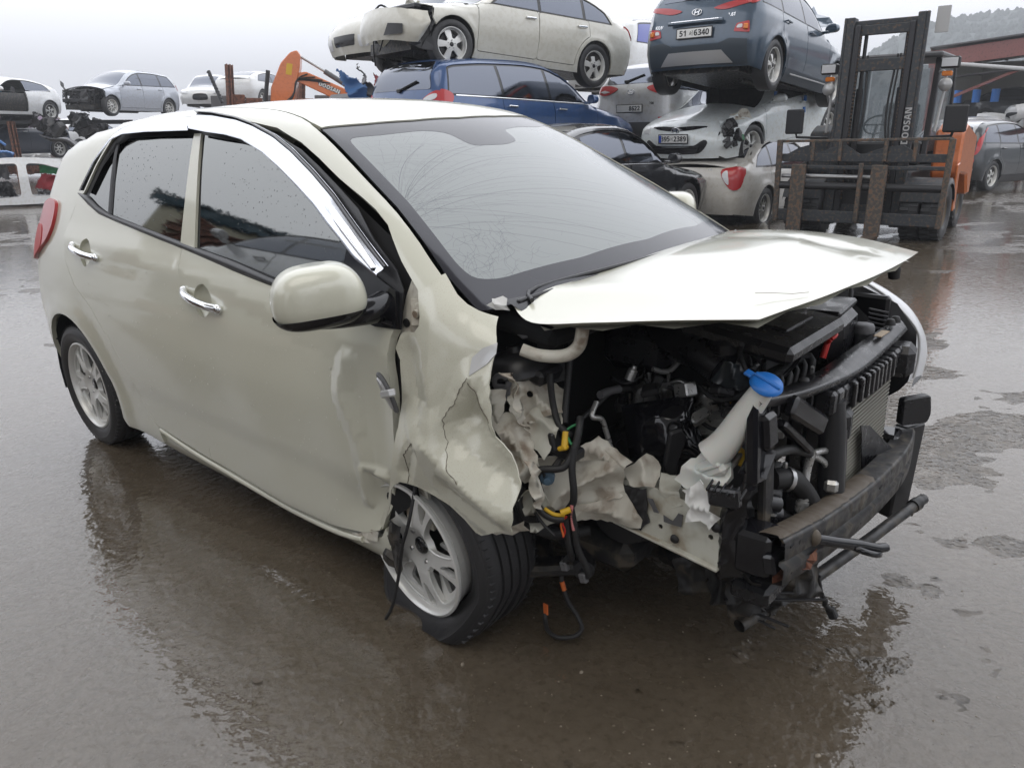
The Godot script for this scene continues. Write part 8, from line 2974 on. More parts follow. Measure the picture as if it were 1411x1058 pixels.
	m.panel(skin, smooth2(P2("-1.45,0.12 -1.5,0.5 -1.35,0.85 -1.0,1.08 -0.5,1.2 0.3,1.2 0.9,1.06 1.45,0.62 1.52,0.35 1.5,0.12 0.0,0.06"), 3), 1.0, 0.06, 0.0, 0.04,
		[round_poly(P2("-1.2,0.32 -1.1,0.80 -0.6,1.06 -0.1,1.08 -0.12,0.25 -1.0,0.22"), 0.1), round_poly(P2("0.08,0.26 0.06,1.08 0.35,1.06 0.85,0.88 1.22,0.5 1.15,0.25"), 0.1)])
	part("body_side", m, mats.clean_white, sh)
	m = MB.new()
	m.panel(func(p: Vector2) -> Vector3: return Vector3(p.x, 1.2 - 0.08 * p.x * p.x, p.y), P2("-1.0,-0.56 0.8,-0.56 0.8,0.56 -1.0,0.56"), -1.0, 0.15, 0.0, 0.03)
	m.box(Vector3(0, 0.15, 0), Vector3(2.8, 0.12, 1.4))
	part("roof_and_floor", m, mats.clean_white, sh).set_meta("kind", "stuff")
	for q in [["0.15,0.45,0.5 0.5,0.35,0.6 1.0,0.40,0.6 0.9,0.62,0.5 0.35,0.82,0.5", "red_cloth", 0.06], ["0.3,0.80,0.2 0.9,0.72,0.2 0.7,0.95,0.2 0.3,1.02,0.2", "green_wire", 0.04], ["0.75,0.5,0.3 1.1,0.45,0.3 1.0,0.8,0.3 0.8,0.85,0.3", "ochre_cloth", 0.05], ["-1.1,0.3,0.5 -0.2,0.25,0.5 -0.3,0.6,0.4 -1.0,0.7,0.4", "dark_plastic", 0.12], ["-1.0,0.75,0.4 -0.3,0.7,0.4 -0.3,1.0,0.3 -0.8,1.0,0.3", "grey_trim", 0.15], ["0.2,0.25,0.6 0.9,0.25,0.6 0.9,0.4,0.5 0.2,0.42,0.5", "dark_plastic", 0.1]]:
		var jm := MB.new()
		shard(jm, P3(q[0]), q[2], 3.5, 300, 0.05, 0.02, 0.02)
		var jo := part("scrap_heap", jm, mats[q[1]], self)
		jo.transform = sh.transform
		tag(jo, "%s lying inside the stripped white body" % {"red_cloth": "red upholstery", "green_wire": "green panel", "ochre_cloth": "ochre upholstery", "dark_plastic": "black trim", "grey_trim": "grey crumpled trim"}[q[1]] + (" behind its front opening" if q[0].begins_with("-") else " by its rear opening" if q[1] == "dark_plastic" else ""), "scrap")
	# blue tarpaulin frame, bent grey panels and a white bonnet behind it
	for q in [["-20.6,1.45,-3.3 -20.2,1.05,-4.6 -21.2,1.0,-4.8 -21.6,1.35,-3.4", "tarp_blue", "blue sheet lying on top of the scrap at the far left"], ["-21.4,1.62,-5.7 -20.4,1.0,-6.9 -21.0,0.95,-7.3 -22.0,1.3,-6.4", "grey_trim", "grey bent floor panel leaning behind the white body"], ["-22.5,1.0,-7.9 -22.0,0.85,-8.8 -22.8,0.8,-9.2 -23.2,1.0,-8.2", "clean_white", "white bonnet lying behind the stripped body"], ["-21.4,0.8,-6.6 -20.9,0.3,-7.4 -21.6,0.3,-7.9 -22.1,0.8,-6.8", "grey_trim", "grey sill section standing behind the stripped body"], ["-20.2,0.95,-6.2 -20.0,0.35,-6.9 -20.2,0.30,-7.0 -20.5,0.95,-6.3", "clean_white", "white door frame leaning against the stripped body"]]:
		var jm := MB.new()
		shard(jm, P3(q[0]), 0.12, 1.5, 410, 0.08, 0.03, 0.02)
		tag(part("sheet_scrap", jm, mats[q[1]], self), q[2], "scrap")
	m = MB.new()
	m.tube(curve(P3("-20.6,1.3,-4.6 -20.9,1.62,-4.3 -21.1,1.66,-4.0 -21.2,1.5,-3.7 -21.5,1.3,-3.2"), 5), 0.03, 8)
	tag(part("bent_tube", m, mats.tarp_blue, self), "bent blue tube arching over the scrap at the left", "scrap")
	# posts standing up behind the roof, and the long rusty container wall
	beam_thing("steel_post", "upright rusty steel post behind the cream car's roof, taller one", "steel post", Vector3(-24.06, 2.2, -12.61), Vector3(-24.2, 3.75, -12.8), 0.16, 0.2, mats.rust)
	beam_thing("steel_post", "rusty steel post behind the excavator arm", "steel post", Vector3(-23.1, 2.2, -14.7), Vector3(-23.25, 3.45, -14.97), 0.2, 0.2, mats.rust)
	m = MB.new()
	m.tube(P3("-23.72,3.47,-11.78 -23.2,2.5,-11.83"), 0.055, 8)
	for k in 9:
		m.tube(PackedVector3Array([Vector3(-23.72, 3.45, -11.78).lerp(Vector3(-23.2, 2.55, -11.83), k / 9.0), Vector3(-23.72, 3.41, -11.78).lerp(Vector3(-23.2, 2.51, -11.83), k / 9.0)]), 0.068, 8)
	tag(part("threaded_rod", m, mats.dark_metal, self), "dark threaded rod leaning to the left of the rusty posts", "steel rod")
	var wall := thing("scrap_bin", "long rusty scrap bin wall behind the cream car's roof", "container")
	for k in 9:
		var a := Vector3(-24.6, 1.4, -12.2).lerp(Vector3(-21.0, 1.3, -15.9), k / 9.0)
		var b2 := Vector3(-24.6, 1.4, -12.2).lerp(Vector3(-21.0, 1.3, -15.9), (k + 0.96) / 9.0)
		var pm := MB.new()
		pm.bar(a, b2, 0.08, 2.75 + 0.12 * sin(k * 2.3), 0.02)
		part("wall_plate", pm, mats.rust if k % 3 else mats.grey_trim, wall)
	excavator()

func excavator() -> void:
	var o := thing("excavator", "orange excavator behind the stack, its arm folded over the yard", "excavator")
	# boom up to the knee, arm down to the right, ram above it; base and cab out of sight behind the roof
	var knee := Vector3(-18.92, 3.55, -11.86)
	var boom_low := Vector3(-20.2, 0.75, -10.9)
	var side := Vector3(0.75, 0, 0.66)
	var m := MB.new()
	var flat := func(mb: MB, pts: Array, width: float, c: Vector3, u: Vector3) -> void:
		mb.prism(round_poly(PackedVector2Array(pts), 0.06), Transform3D(Basis(u, Vector3.UP, u.cross(Vector3.UP).normalized()), c), width, 0.02)
	var ux := Vector3(0.66, 0, -0.75).normalized()       # to the right in the picture
	flat.call(m, [Vector2(-0.95, -2.2), Vector2(-0.75, -0.8), Vector2(-0.42, -0.15), Vector2(-0.14, 0.12), Vector2(0.06, 0.18), Vector2(0.14, 0.05), Vector2(0.10, -0.25), Vector2(-0.05, -0.75), Vector2(-0.2, -1.4), Vector2(-0.35, -2.2)], 0.5, knee, ux)
	part("boom", m, mats.orange_paint, o)
	m = MB.new()
	flat.call(m, [Vector2(-0.05, -0.62), Vector2(-0.02, -0.42), Vector2(0.25, -0.38), Vector2(1.35, -0.86), Vector2(1.75, -1.15), Vector2(1.6, -1.3), Vector2(1.0, -1.12), Vector2(0.15, -0.72)], 0.4, knee, ux)
	var arm := part("arm", m, mats.orange_paint, o)
	m = MB.new()
	flat.call(m, [Vector2(0.55, -0.60), Vector2(1.2, -0.88), Vector2(1.16, -1.02), Vector2(0.56, -0.76)], 0.415, knee, ux)
	part("name_panel", m, mats.grey_trim, arm)
	text_on(arm, "DOOSAN", 0.15, mats.plate_white, Transform3D(Basis(ux, Vector3.UP, ux.cross(Vector3.UP).normalized()) * Basis(Vector3.BACK, -0.41), knee + ux * 0.87 + Vector3(0, -0.815, 0) + ux.cross(Vector3.UP).normalized() * 0.21))
	m = MB.new()
	m.tube(PackedVector3Array([knee + ux * 0.08 + Vector3(0, 0.05, 0), knee + ux * 0.85 + Vector3(0, -0.42, 0)]), 0.035, 8)
	part("piston_rod", m, mats.steel, o)
	m = MB.new()
	m.tube(PackedVector3Array([knee + ux * 0.75 + Vector3(0, -0.36, 0), knee + ux * 1.6 + Vector3(0, -0.90, 0)]), 0.075, 10)
	part("ram_cylinder", m, mats.grey_trim, o)
	m = MB.new()
	for k in 4:
		var off := side * (0.27 - 0.02 * k)
		m.tube(curve(PackedVector3Array([knee + ux * (-0.75 + 0.05 * k) + Vector3(0, -1.4, 0) + off, knee + ux * (-0.2 + 0.03 * k) + Vector3(0, -1.1 + 0.08 * k, 0) + off, knee + ux * 0.0 + Vector3(0, -0.6, 0) + off, knee + ux * (0.3 + 0.2 * k) + Vector3(0, -0.45 - 0.08 * k, 0) + off]), 6), 0.022, 6)
	m.tube(PackedVector3Array([knee + ux * -0.78 + Vector3(0, -0.35, 0) + side * 0.27, knee + ux * -1.0 + Vector3(0, -1.5, 0) + side * 0.27]), 0.06, 8)
	part("hoses", m, mats.rubber, o).set_meta("kind", "stuff")
	m = MB.new()
	m.box(knee + ux * -0.2 + Vector3(0, -0.32, 0) + ux.cross(Vector3.UP).normalized() * 0.252, Vector3(0.16, 0.3, 0.01), Basis(ux, Vector3.UP, ux.cross(Vector3.UP).normalized()) * Basis(Vector3.BACK, -0.2), 0.004)
	part("warning_plate", m, mats.yellow, o)
	m = MB.new()
	m.box(boom_low + Vector3(0, 0.3, 0), Vector3(2.6, 1.2, 2.2), Basis(Vector3.UP, 0.85), 0.1)
	m.box(boom_low + Vector3(-0.6, 0.6, -0.2), Vector3(1.0, 0.6, 1.1), Basis(Vector3.UP, 0.85), 0.1)
	part("upper_structure", m, mats.orange_paint, o)
	m = MB.new()
	for s in [-1.0, 1.0]:
		m.box(boom_low + Vector3(0.9 * s, -0.6, 0.7 * s), Vector3(3.2, 0.6, 0.5), Basis(Vector3.UP, 0.85), 0.15)
	part("tracks", m, mats.dark_metal, o).set_meta("kind", "stuff")
	# scraps hanging between the excavator and the stack
	var k := 0
	for q in [["-8.62,2.32,-5.45 -8.45,1.85,-5.55 -8.30,1.75,-5.75 -8.35,2.1,-5.75", "tarp_blue", "blue torn panel hanging beside the stack"], ["-8.50,2.40,-5.75 -8.30,2.05,-5.85 -8.22,1.72,-6.0 -8.40,1.75,-5.9", "grey_trim", "grey torn door skin hanging beside the stack"], ["-8.42,2.28,-5.95 -8.12,2.1,-6.05 -8.16,1.85,-6.05 -8.38,1.85,-5.95", "red_cloth", "dark red cloth hanging beside the stack"], ["-8.3,2.5,-6.1 -8.0,2.4,-6.2 -8.05,1.9,-6.2 -8.35,1.8,-6.0", "trim", "black trim sheet hanging beside the stack"], ["-8.75,1.85,-5.3 -8.4,1.6,-5.6 -8.5,1.4,-5.7 -8.85,1.5,-5.3", "dark_metal", "crumpled dark metal at the foot of the stack"]]:
		var jm := MB.new()
		shard(jm, P3(q[0]), 0.07, 4.0, 500 + k, 0.03, 0.012, 0.02)
		tag(part("torn_panel", jm, mats[q[1]], self), q[2], "scrap")
		k += 1

# ---------------------------------------------------------------- forklift
func forklift() -> void:
	var o := thing("forklift", "dark orange-bodied forklift truck with tall black mast and fork carriage", "forklift")
	o.position = Vector3(-2.15, 0.0, -9.1)
	o.rotation.y = deg_to_rad(3.0)       # its own frame: z forward (towards the camera), x to its left
	var m := MB.new()
	# mast: two outer channels, two inner, cross members, chains, rams
	var tilt := Basis(Vector3.RIGHT, -0.035)
	for s in [-1.0, 1.0]:
		m = MB.new()
		m.bar(tilt * Vector3(0.42 * s, 0.15, 0.0), tilt * Vector3(0.42 * s, 2.76, 0.0), 0.10, 0.17, 0.01, Vector3.BACK)
		m.bar(tilt * Vector3(0.485 * s, 0.15, 0.06), tilt * Vector3(0.485 * s, 2.76, 0.06), 0.035, 0.05, 0.006, Vector3.BACK)
		part("outer_mast", m, mats.mast_paint, o)
		m = MB.new()
		m.bar(tilt * Vector3(0.325 * s, 0.2, 0.02), tilt * Vector3(0.325 * s, 2.66, 0.02), 0.07, 0.13, 0.008, Vector3.BACK)
		part("inner_mast", m, mats.dark_metal, o)
		m = MB.new()
		m.tube(PackedVector3Array([tilt * Vector3(0.25 * s, 0.4, -0.08), tilt * Vector3(0.25 * s, 1.9, -0.08)]), 0.045, 10)
		m.tube(PackedVector3Array([tilt * Vector3(0.25 * s, 1.9, -0.08), tilt * Vector3(0.25 * s, 2.6, -0.08)]), 0.025, 8)
		part("lift_ram", m, mats.dark_metal, o)
		m = MB.new()
		for i in 46:
			m.box(tilt * Vector3(0.29 * s, 0.5 + 0.045 * i, 0.05), Vector3(0.035, 0.026, 0.022), tilt, 0.004)
		part("chain", m, mats.rust_iron, o).set_meta("kind", "stuff")
		m = MB.new()
		m.tube(curve(PackedVector3Array([tilt * Vector3(0.18 * s, 2.3, 0.0), tilt * Vector3(0.14 * s, 1.6, 0.03), tilt * Vector3(0.2 * s, 1.0, 0.04), tilt * Vector3(0.10 * s, 0.6, 0.05)]), 6), 0.014, 6)
		m.tube(curve(PackedVector3Array([tilt * Vector3(0.22 * s, 2.3, 0.02), tilt * Vector3(0.19 * s, 1.5, 0.05), tilt * Vector3(0.26 * s, 0.9, 0.06), tilt * Vector3(0.16 * s, 0.6, 0.05)]), 6), 0.012, 6)
		part("hydraulic_hose", m, mats.rubber, o)
	for q in [[2.69, 0.06, 0.0, 0.9], [2.60, 0.12, 0.02, 0.7], [2.18, 0.15, 0.03, 0.72], [0.95, 0.12, -0.02, 0.8], [0.35, 0.14, -0.03, 0.9]]:
		m = MB.new()
		m.bar(tilt * Vector3(-0.5 * q[3], q[0], q[2]), tilt * Vector3(0.5 * q[3], q[0], q[2]), 0.05, q[1], 0.008)
		part("mast_crossbar", m, mats.mast_paint, o)
	var txt := text_on(o, "DOOSAN", 0.11, mats.grey_pale, Transform3D(tilt * Basis(Vector3.BACK, PI * 0.5), tilt * Vector3(0.42, 1.42, 0.092)))
	m = MB.new()
	m.box(tilt * Vector3(0.64, 2.66, 0.0), Vector3(0.15, 0.3, 0.02), tilt, 0.004)
	part("metal_flag", m, mats.grey_pale, o)
	# fork carriage: bottom plate bar, two shafts, load guard, two forks
	var fz := 0.42
	m = MB.new()
	m.bar(Vector3(-1.02, 0.29, fz), Vector3(1.02, 0.29, fz), 0.05, 0.15, 0.008)
	part("lower_carriage_bar", m, mats.mast_paint, o)
	m = MB.new()
	m.tube(PackedVector3Array([Vector3(-1.0, 0.68, fz), Vector3(1.0, 0.68, fz)]), 0.05, 12)
	part("carriage_shaft", m, mats.dark_metal, o)
	m = MB.new()
	m.tube(PackedVector3Array([Vector3(-1.0, 0.80, fz - 0.05), Vector3(0.2, 0.80, fz - 0.05)]), 0.028, 10)
	part("side_shift_rod", m, mats.steel, o)
	m = MB.new()
	m.bar(Vector3(-1.02, 0.92, fz), Vector3(1.02, 0.92, fz), 0.06, 0.05, 0.008)
	part("upper_carriage_bar", m, mats.mast_paint, o)
	m = MB.new()
	m.bar(Vector3(-1.02, 1.04, fz - 0.02), Vector3(1.02, 1.04, fz - 0.02), 0.03, 0.10, 0.006, Vector3.UP)
	for sx in [[-0.75, 0.2], [-0.3, 0.3], [0.35, 0.35]]:
		m.prism(PackedVector2Array([Vector2(-sx[1], 0), Vector2(sx[1], 0), Vector2(sx[1] * 0.4, 0.12), Vector2(-sx[1] * 0.2, 0.09)]), Transform3D(Basis.IDENTITY, Vector3(sx[0], 1.08, fz - 0.03)), 0.02, 0.004)
	part("guard_plate", m, mats.mast_paint, o)
	m = MB.new()
	m.bar(Vector3(-1.04, 1.25, fz), Vector3(1.04, 1.27, fz), 0.035, 0.035, 0.006)
	part("guard_rail", m, mats.worn_steel, o)
	for x in [-0.6, -0.25, 0.30, 0.64]:
		m = MB.new()
		m.bar(Vector3(x, 1.0, fz + 0.005), Vector3(x, 1.25, fz + 0.005), 0.045, 0.03, 0.005, Vector3.BACK)
		part("guard_post", m, mats.worn_steel, o)
	for x in [-1.02, 1.02]:
		m = MB.new()
		m.bar(Vector3(x, 0.2, fz + 0.02), Vector3(x * 1.02, 1.27, fz + 0.02), 0.07, 0.05, 0.008, Vector3.BACK)
		part("guard_post", m, mats.worn_steel, o)
	m = MB.new()
	m.bar(Vector3(0.05, 0.24, fz + 0.07), Vector3(0.05, 0.98, fz + 0.07), 0.055, 0.04, 0.008, Vector3.BACK)
	part("centre_post", m, mats.worn_steel, o)
	for x in [-0.74, 0.27]:
		m = MB.new()
		m.bar(Vector3(x, 0.06, fz + 0.09), Vector3(x, 0.96, fz + 0.06), 0.19, 0.06, 0.012, Vector3.BACK)
		m.prism(PackedVector2Array([Vector2(0.0, -0.03), Vector2(1.15, -0.02), Vector2(1.15, -0.005), Vector2(0.0, 0.03)]), Transform3D(Basis(Vector3(0, 0, 1), Vector3.UP, Vector3(-1, 0, 0)), Vector3(x, 0.06, fz + 0.06)), 0.15, 0.006)
		part("fork", m, mats.worn_steel, o)
	# wheels: twin fronts, single rears
	for q in [[0.62, 0.0, 0.36], [0.87, 0.0, 0.36], [-0.62, 0.0, 0.36], [-0.87, 0.0, 0.36], [0.72, -1.85, 0.33], [-0.72, -1.85, 0.33]]:
		var wn := Node3D.new()
		wn.name = "wheel" if not o.has_node("wheel") else "wheel_%03d" % int(absf(q[0] * 100 + q[1] * 7))
		if o.has_node(NodePath(wn.name)):
			wn.name = wn.name + "_002"
		o.add_child(wn, true)
		wn.position = Vector3(q[0], q[2], q[1] - 0.12)
		wn.rotation.y = PI * 0.5 if q[0] > 0 else -PI * 0.5
		var t := MB.new()
		var R: float = q[2]
		t.lathe(PackedVector2Array([Vector2(R * 0.52, -0.09), Vector2(R * 0.6, -0.115), Vector2(R * 0.92, -0.118), Vector2(R, -0.095), Vector2(R, 0.095), Vector2(R * 0.92, 0.118), Vector2(R * 0.6, 0.115), Vector2(R * 0.52, 0.09)]), LIE, 36, 0.6)
		for k in 22:
			var b := Basis(Vector3.BACK, TAU * k / 22.0)
			t.box(b * Vector3(R, 0, 0.055), Vector3(0.03, 0.05, 0.11), b, 0.006)
			t.box(b * Basis(Vector3.BACK, TAU / 44.0) * Vector3(R, 0, -0.055), Vector3(0.03, 0.05, 0.11), b * Basis(Vector3.BACK, TAU / 44.0), 0.006)
		part("tyre", t, mats.tyre, wn)
		t = MB.new()
		t.lathe(PackedVector2Array([Vector2(0.0, 0.05), Vector2(0.07, 0.05), Vector2(0.08, 0.03), Vector2(R * 0.4, 0.02), Vector2(R * 0.46, 0.06), Vector2(R * 0.54, 0.095), Vector2(R * 0.54, -0.09)]), LIE, 24, 0.7)
		part("rim", t, mats.rust_rim, wn)
	# chassis, counterweight, orange wings
	m = MB.new()
	m.box(Vector3(0, 0.62, -1.1), Vector3(1.05, 0.55, 2.1), Basis.IDENTITY, 0.05)
	m.box(Vector3(0, 0.85, -2.05), Vector3(1.25, 0.8, 0.6), Basis.IDENTITY, 0.15)
	part("chassis", m, mats.dark_metal, o)
	for s in [-1.0, 1.0]:
		m = MB.new()
		m.prism(round_poly(P2("-0.9,0.50 -0.72,0.50 -0.5,0.78 0.05,0.82 0.16,0.74 0.2,0.82 0.16,1.36 -0.05,1.46 -0.85,1.3"), 0.05), Transform3D(Basis(Vector3(0, 0, 1), Vector3.UP, Vector3(-1, 0, 0)), Vector3(0.66 * s + 0.16 * s, 0, -0.75)), 0.34, 0.03)
		part("side_cowl", m, mats.mast_paint if s < 0 else mats.orange_paint, o)
		m = MB.new()
		var rows := []
		for i in 9:
			var a := deg_to_rad(lerpf(20, 165, i / 8.0))
			rows.append(PackedVector3Array([Vector3(0.50 * s, 0.36 + sin(a) * 0.43, -0.12 + cos(a) * 0.43), Vector3(1.0 * s, 0.36 + sin(a) * 0.43, -0.12 + cos(a) * 0.43), Vector3(1.01 * s, 0.33 + sin(a) * 0.39, -0.12 + cos(a) * 0.39)]))
		m.grid(rows)
		part("mudguard", m, mats.mast_paint, o)
		m = MB.new()
		m.bar(Vector3(0.98 * s, 0.35, -0.62), Vector3(0.98 * s, 0.95, -0.52), 0.14, 0.03, 0.01, Vector3.RIGHT)
		part("step_panel", m, mats.mast_paint if s < 0 else mats.orange_paint, o)
	# cab
	var cz := -0.55
	for s in [-1.0, 1.0]:
		m = MB.new()
		m.bar(Vector3(0.60 * s, 1.0, cz + 0.28), Vector3(0.56 * s, 2.28, cz - 0.1), 0.07, 0.08, 0.01, Vector3.BACK)
		part("cab_pillar", m, mats.dark_metal, o)
		m = MB.new()
		m.bar(Vector3(0.60 * s, 1.0, cz - 1.1), Vector3(0.56 * s, 2.26, cz - 1.05), 0.08, 0.08, 0.01, Vector3.BACK)
		part("cab_pillar", m, mats.dark_metal, o)
		m = MB.new()
		m.tube(curve(PackedVector3Array([Vector3(0.68 * s, 1.35, cz + 0.24), Vector3(0.70 * s, 1.95, cz + 0.08), Vector3(0.66 * s, 2.08, cz + 0.05), Vector3(0.60 * s, 2.08, cz)]), 5), 0.018, 8)
		part("grab_rail", m, mats.grey_pale, o)
		m = MB.new()
		m.prism(PackedVector2Array([Vector2(-1.05, 1.1), Vector2(0.2, 1.1), Vector2(-0.12, 2.22), Vector2(-1.0, 2.2)]), Transform3D(Basis(Vector3(0, 0, 1), Vector3.UP, Vector3(-1, 0, 0)), Vector3(0.58 * s, 0, cz)), 0.008, 0.001)
		part("side_window", m, mats.cab_glass, o)
	m = MB.new()
	m.prism(PackedVector2Array([Vector2(-0.54, 1.15), Vector2(0.54, 1.15), Vector2(0.52, 2.24), Vector2(-0.52, 2.24)]), Transform3D(Basis(Vector3.RIGHT, 0.0), Vector3.ZERO) * Transform3D(Basis(Vector3.RIGHT, Vector3(0, 1.0, -0.29).normalized(), Vector3(0, 0.29, 1).normalized()), Vector3(0, 0.02, cz + 0.62)), 0.008, 0.001)
	part("windscreen", m, mats.cab_glass, o)
	m = MB.new()
	m.box(Vector3(0, 2.30, cz - 0.55), Vector3(1.24, 0.07, 1.2), Basis.IDENTITY, 0.03)
	part("cab_roof", m, mats.grey_trim, o)
	m = MB.new()
	m.box(Vector3(0, 1.08, cz + 0.22), Vector3(1.1, 0.3, 0.2), Basis.IDENTITY, 0.03)
	part("dashboard", m, mats.trim, o)
	m = MB.new()
	var ring := PackedVector3Array()
	for i in 25:
		var a := TAU * i / 24.0
		ring.append(Vector3(-0.1, 1.45, cz - 0.08) + Vector3(cos(a) * 0.17, sin(a) * 0.12, -sin(a) * 0.12))
	m.tube(ring, 0.014, 8, -1.0, false)
	m.tube(PackedVector3Array([Vector3(-0.1, 1.2, cz + 0.12), Vector3(-0.1, 1.44, cz - 0.07)]), 0.02, 8)
	m.tube(PackedVector3Array([Vector3(-0.26, 1.45, cz - 0.08), Vector3(0.06, 1.45, cz - 0.08)]), 0.012, 6)
	part("steering_wheel", m, mats.rubber, o)
	m = MB.new()
	m.box(Vector3(0, 1.12, cz - 0.62), Vector3(0.5, 0.14, 0.5), Basis.IDENTITY, 0.05)
	m.box(Vector3(0, 1.45, cz - 0.86), Vector3(0.48, 0.6, 0.13), Basis(Vector3.RIGHT, -0.12), 0.05)
	part("seat", m, mats.dark_plastic, o)
	m = MB.new()
	m.prism(PackedVector2Array([Vector2(-0.5, 1.1), Vector2(0.5, 1.1), Vector2(0.5, 2.2), Vector2(-0.5, 2.2)]), Transform3D(Basis.IDENTITY, Vector3(0, 0, cz - 1.06)), 0.008, 0.001)
	part("rear_window", m, mats.cab_glass, o)
	# lamps and mirrors
	for s in [-1.0, 1.0]:
		m = MB.new()
		m.box(Vector3(0.74 * s, 2.18, cz + 0.16), Vector3(0.22, 0.14, 0.11), Basis.IDENTITY, 0.02)
		var lp := part("work_lamp", m, mats.trim, o)
		m = MB.new()
		m.box(Vector3(0.74 * s, 2.18, cz + 0.22), Vector3(0.18, 0.10, 0.012), Basis.IDENTITY, 0.004)
		part("lens", m, mats.lens_clear, lp)
		m = MB.new()
		m.box(Vector3(0.72 * s, 2.05, cz + 0.17), Vector3(0.12, 0.06, 0.06), Basis.IDENTITY, 0.012)
		part("indicator", m, mats.lens_amber, o)
		m = MB.new()
		m.lathe(PackedVector2Array([Vector2(0.0, 0.02), Vector2(0.07, 0.014), Vector2(0.082, 0.0), Vector2(0.078, -0.03), Vector2(0.03, -0.07)]), Transform3D(Basis.IDENTITY, Vector3(0.72 * s, 1.92, cz + 0.2)) * LIE, 20)
		part("head_lamp", m, mats.silver_trim, o)
		m = MB.new()
		m.box(Vector3(0.98 * s, 1.50, 0.12), Vector3(0.26, 0.32, 0.06), Basis(Vector3.UP, 0.25 * s), 0.05)
		m.tube(PackedVector3Array([Vector3(0.62 * s, 1.28, -0.2), Vector3(0.95 * s, 1.30, 0.08), Vector3(0.98 * s, 1.42, 0.09)]), 0.018, 8)
		part("mirror", m, mats.trim, o)

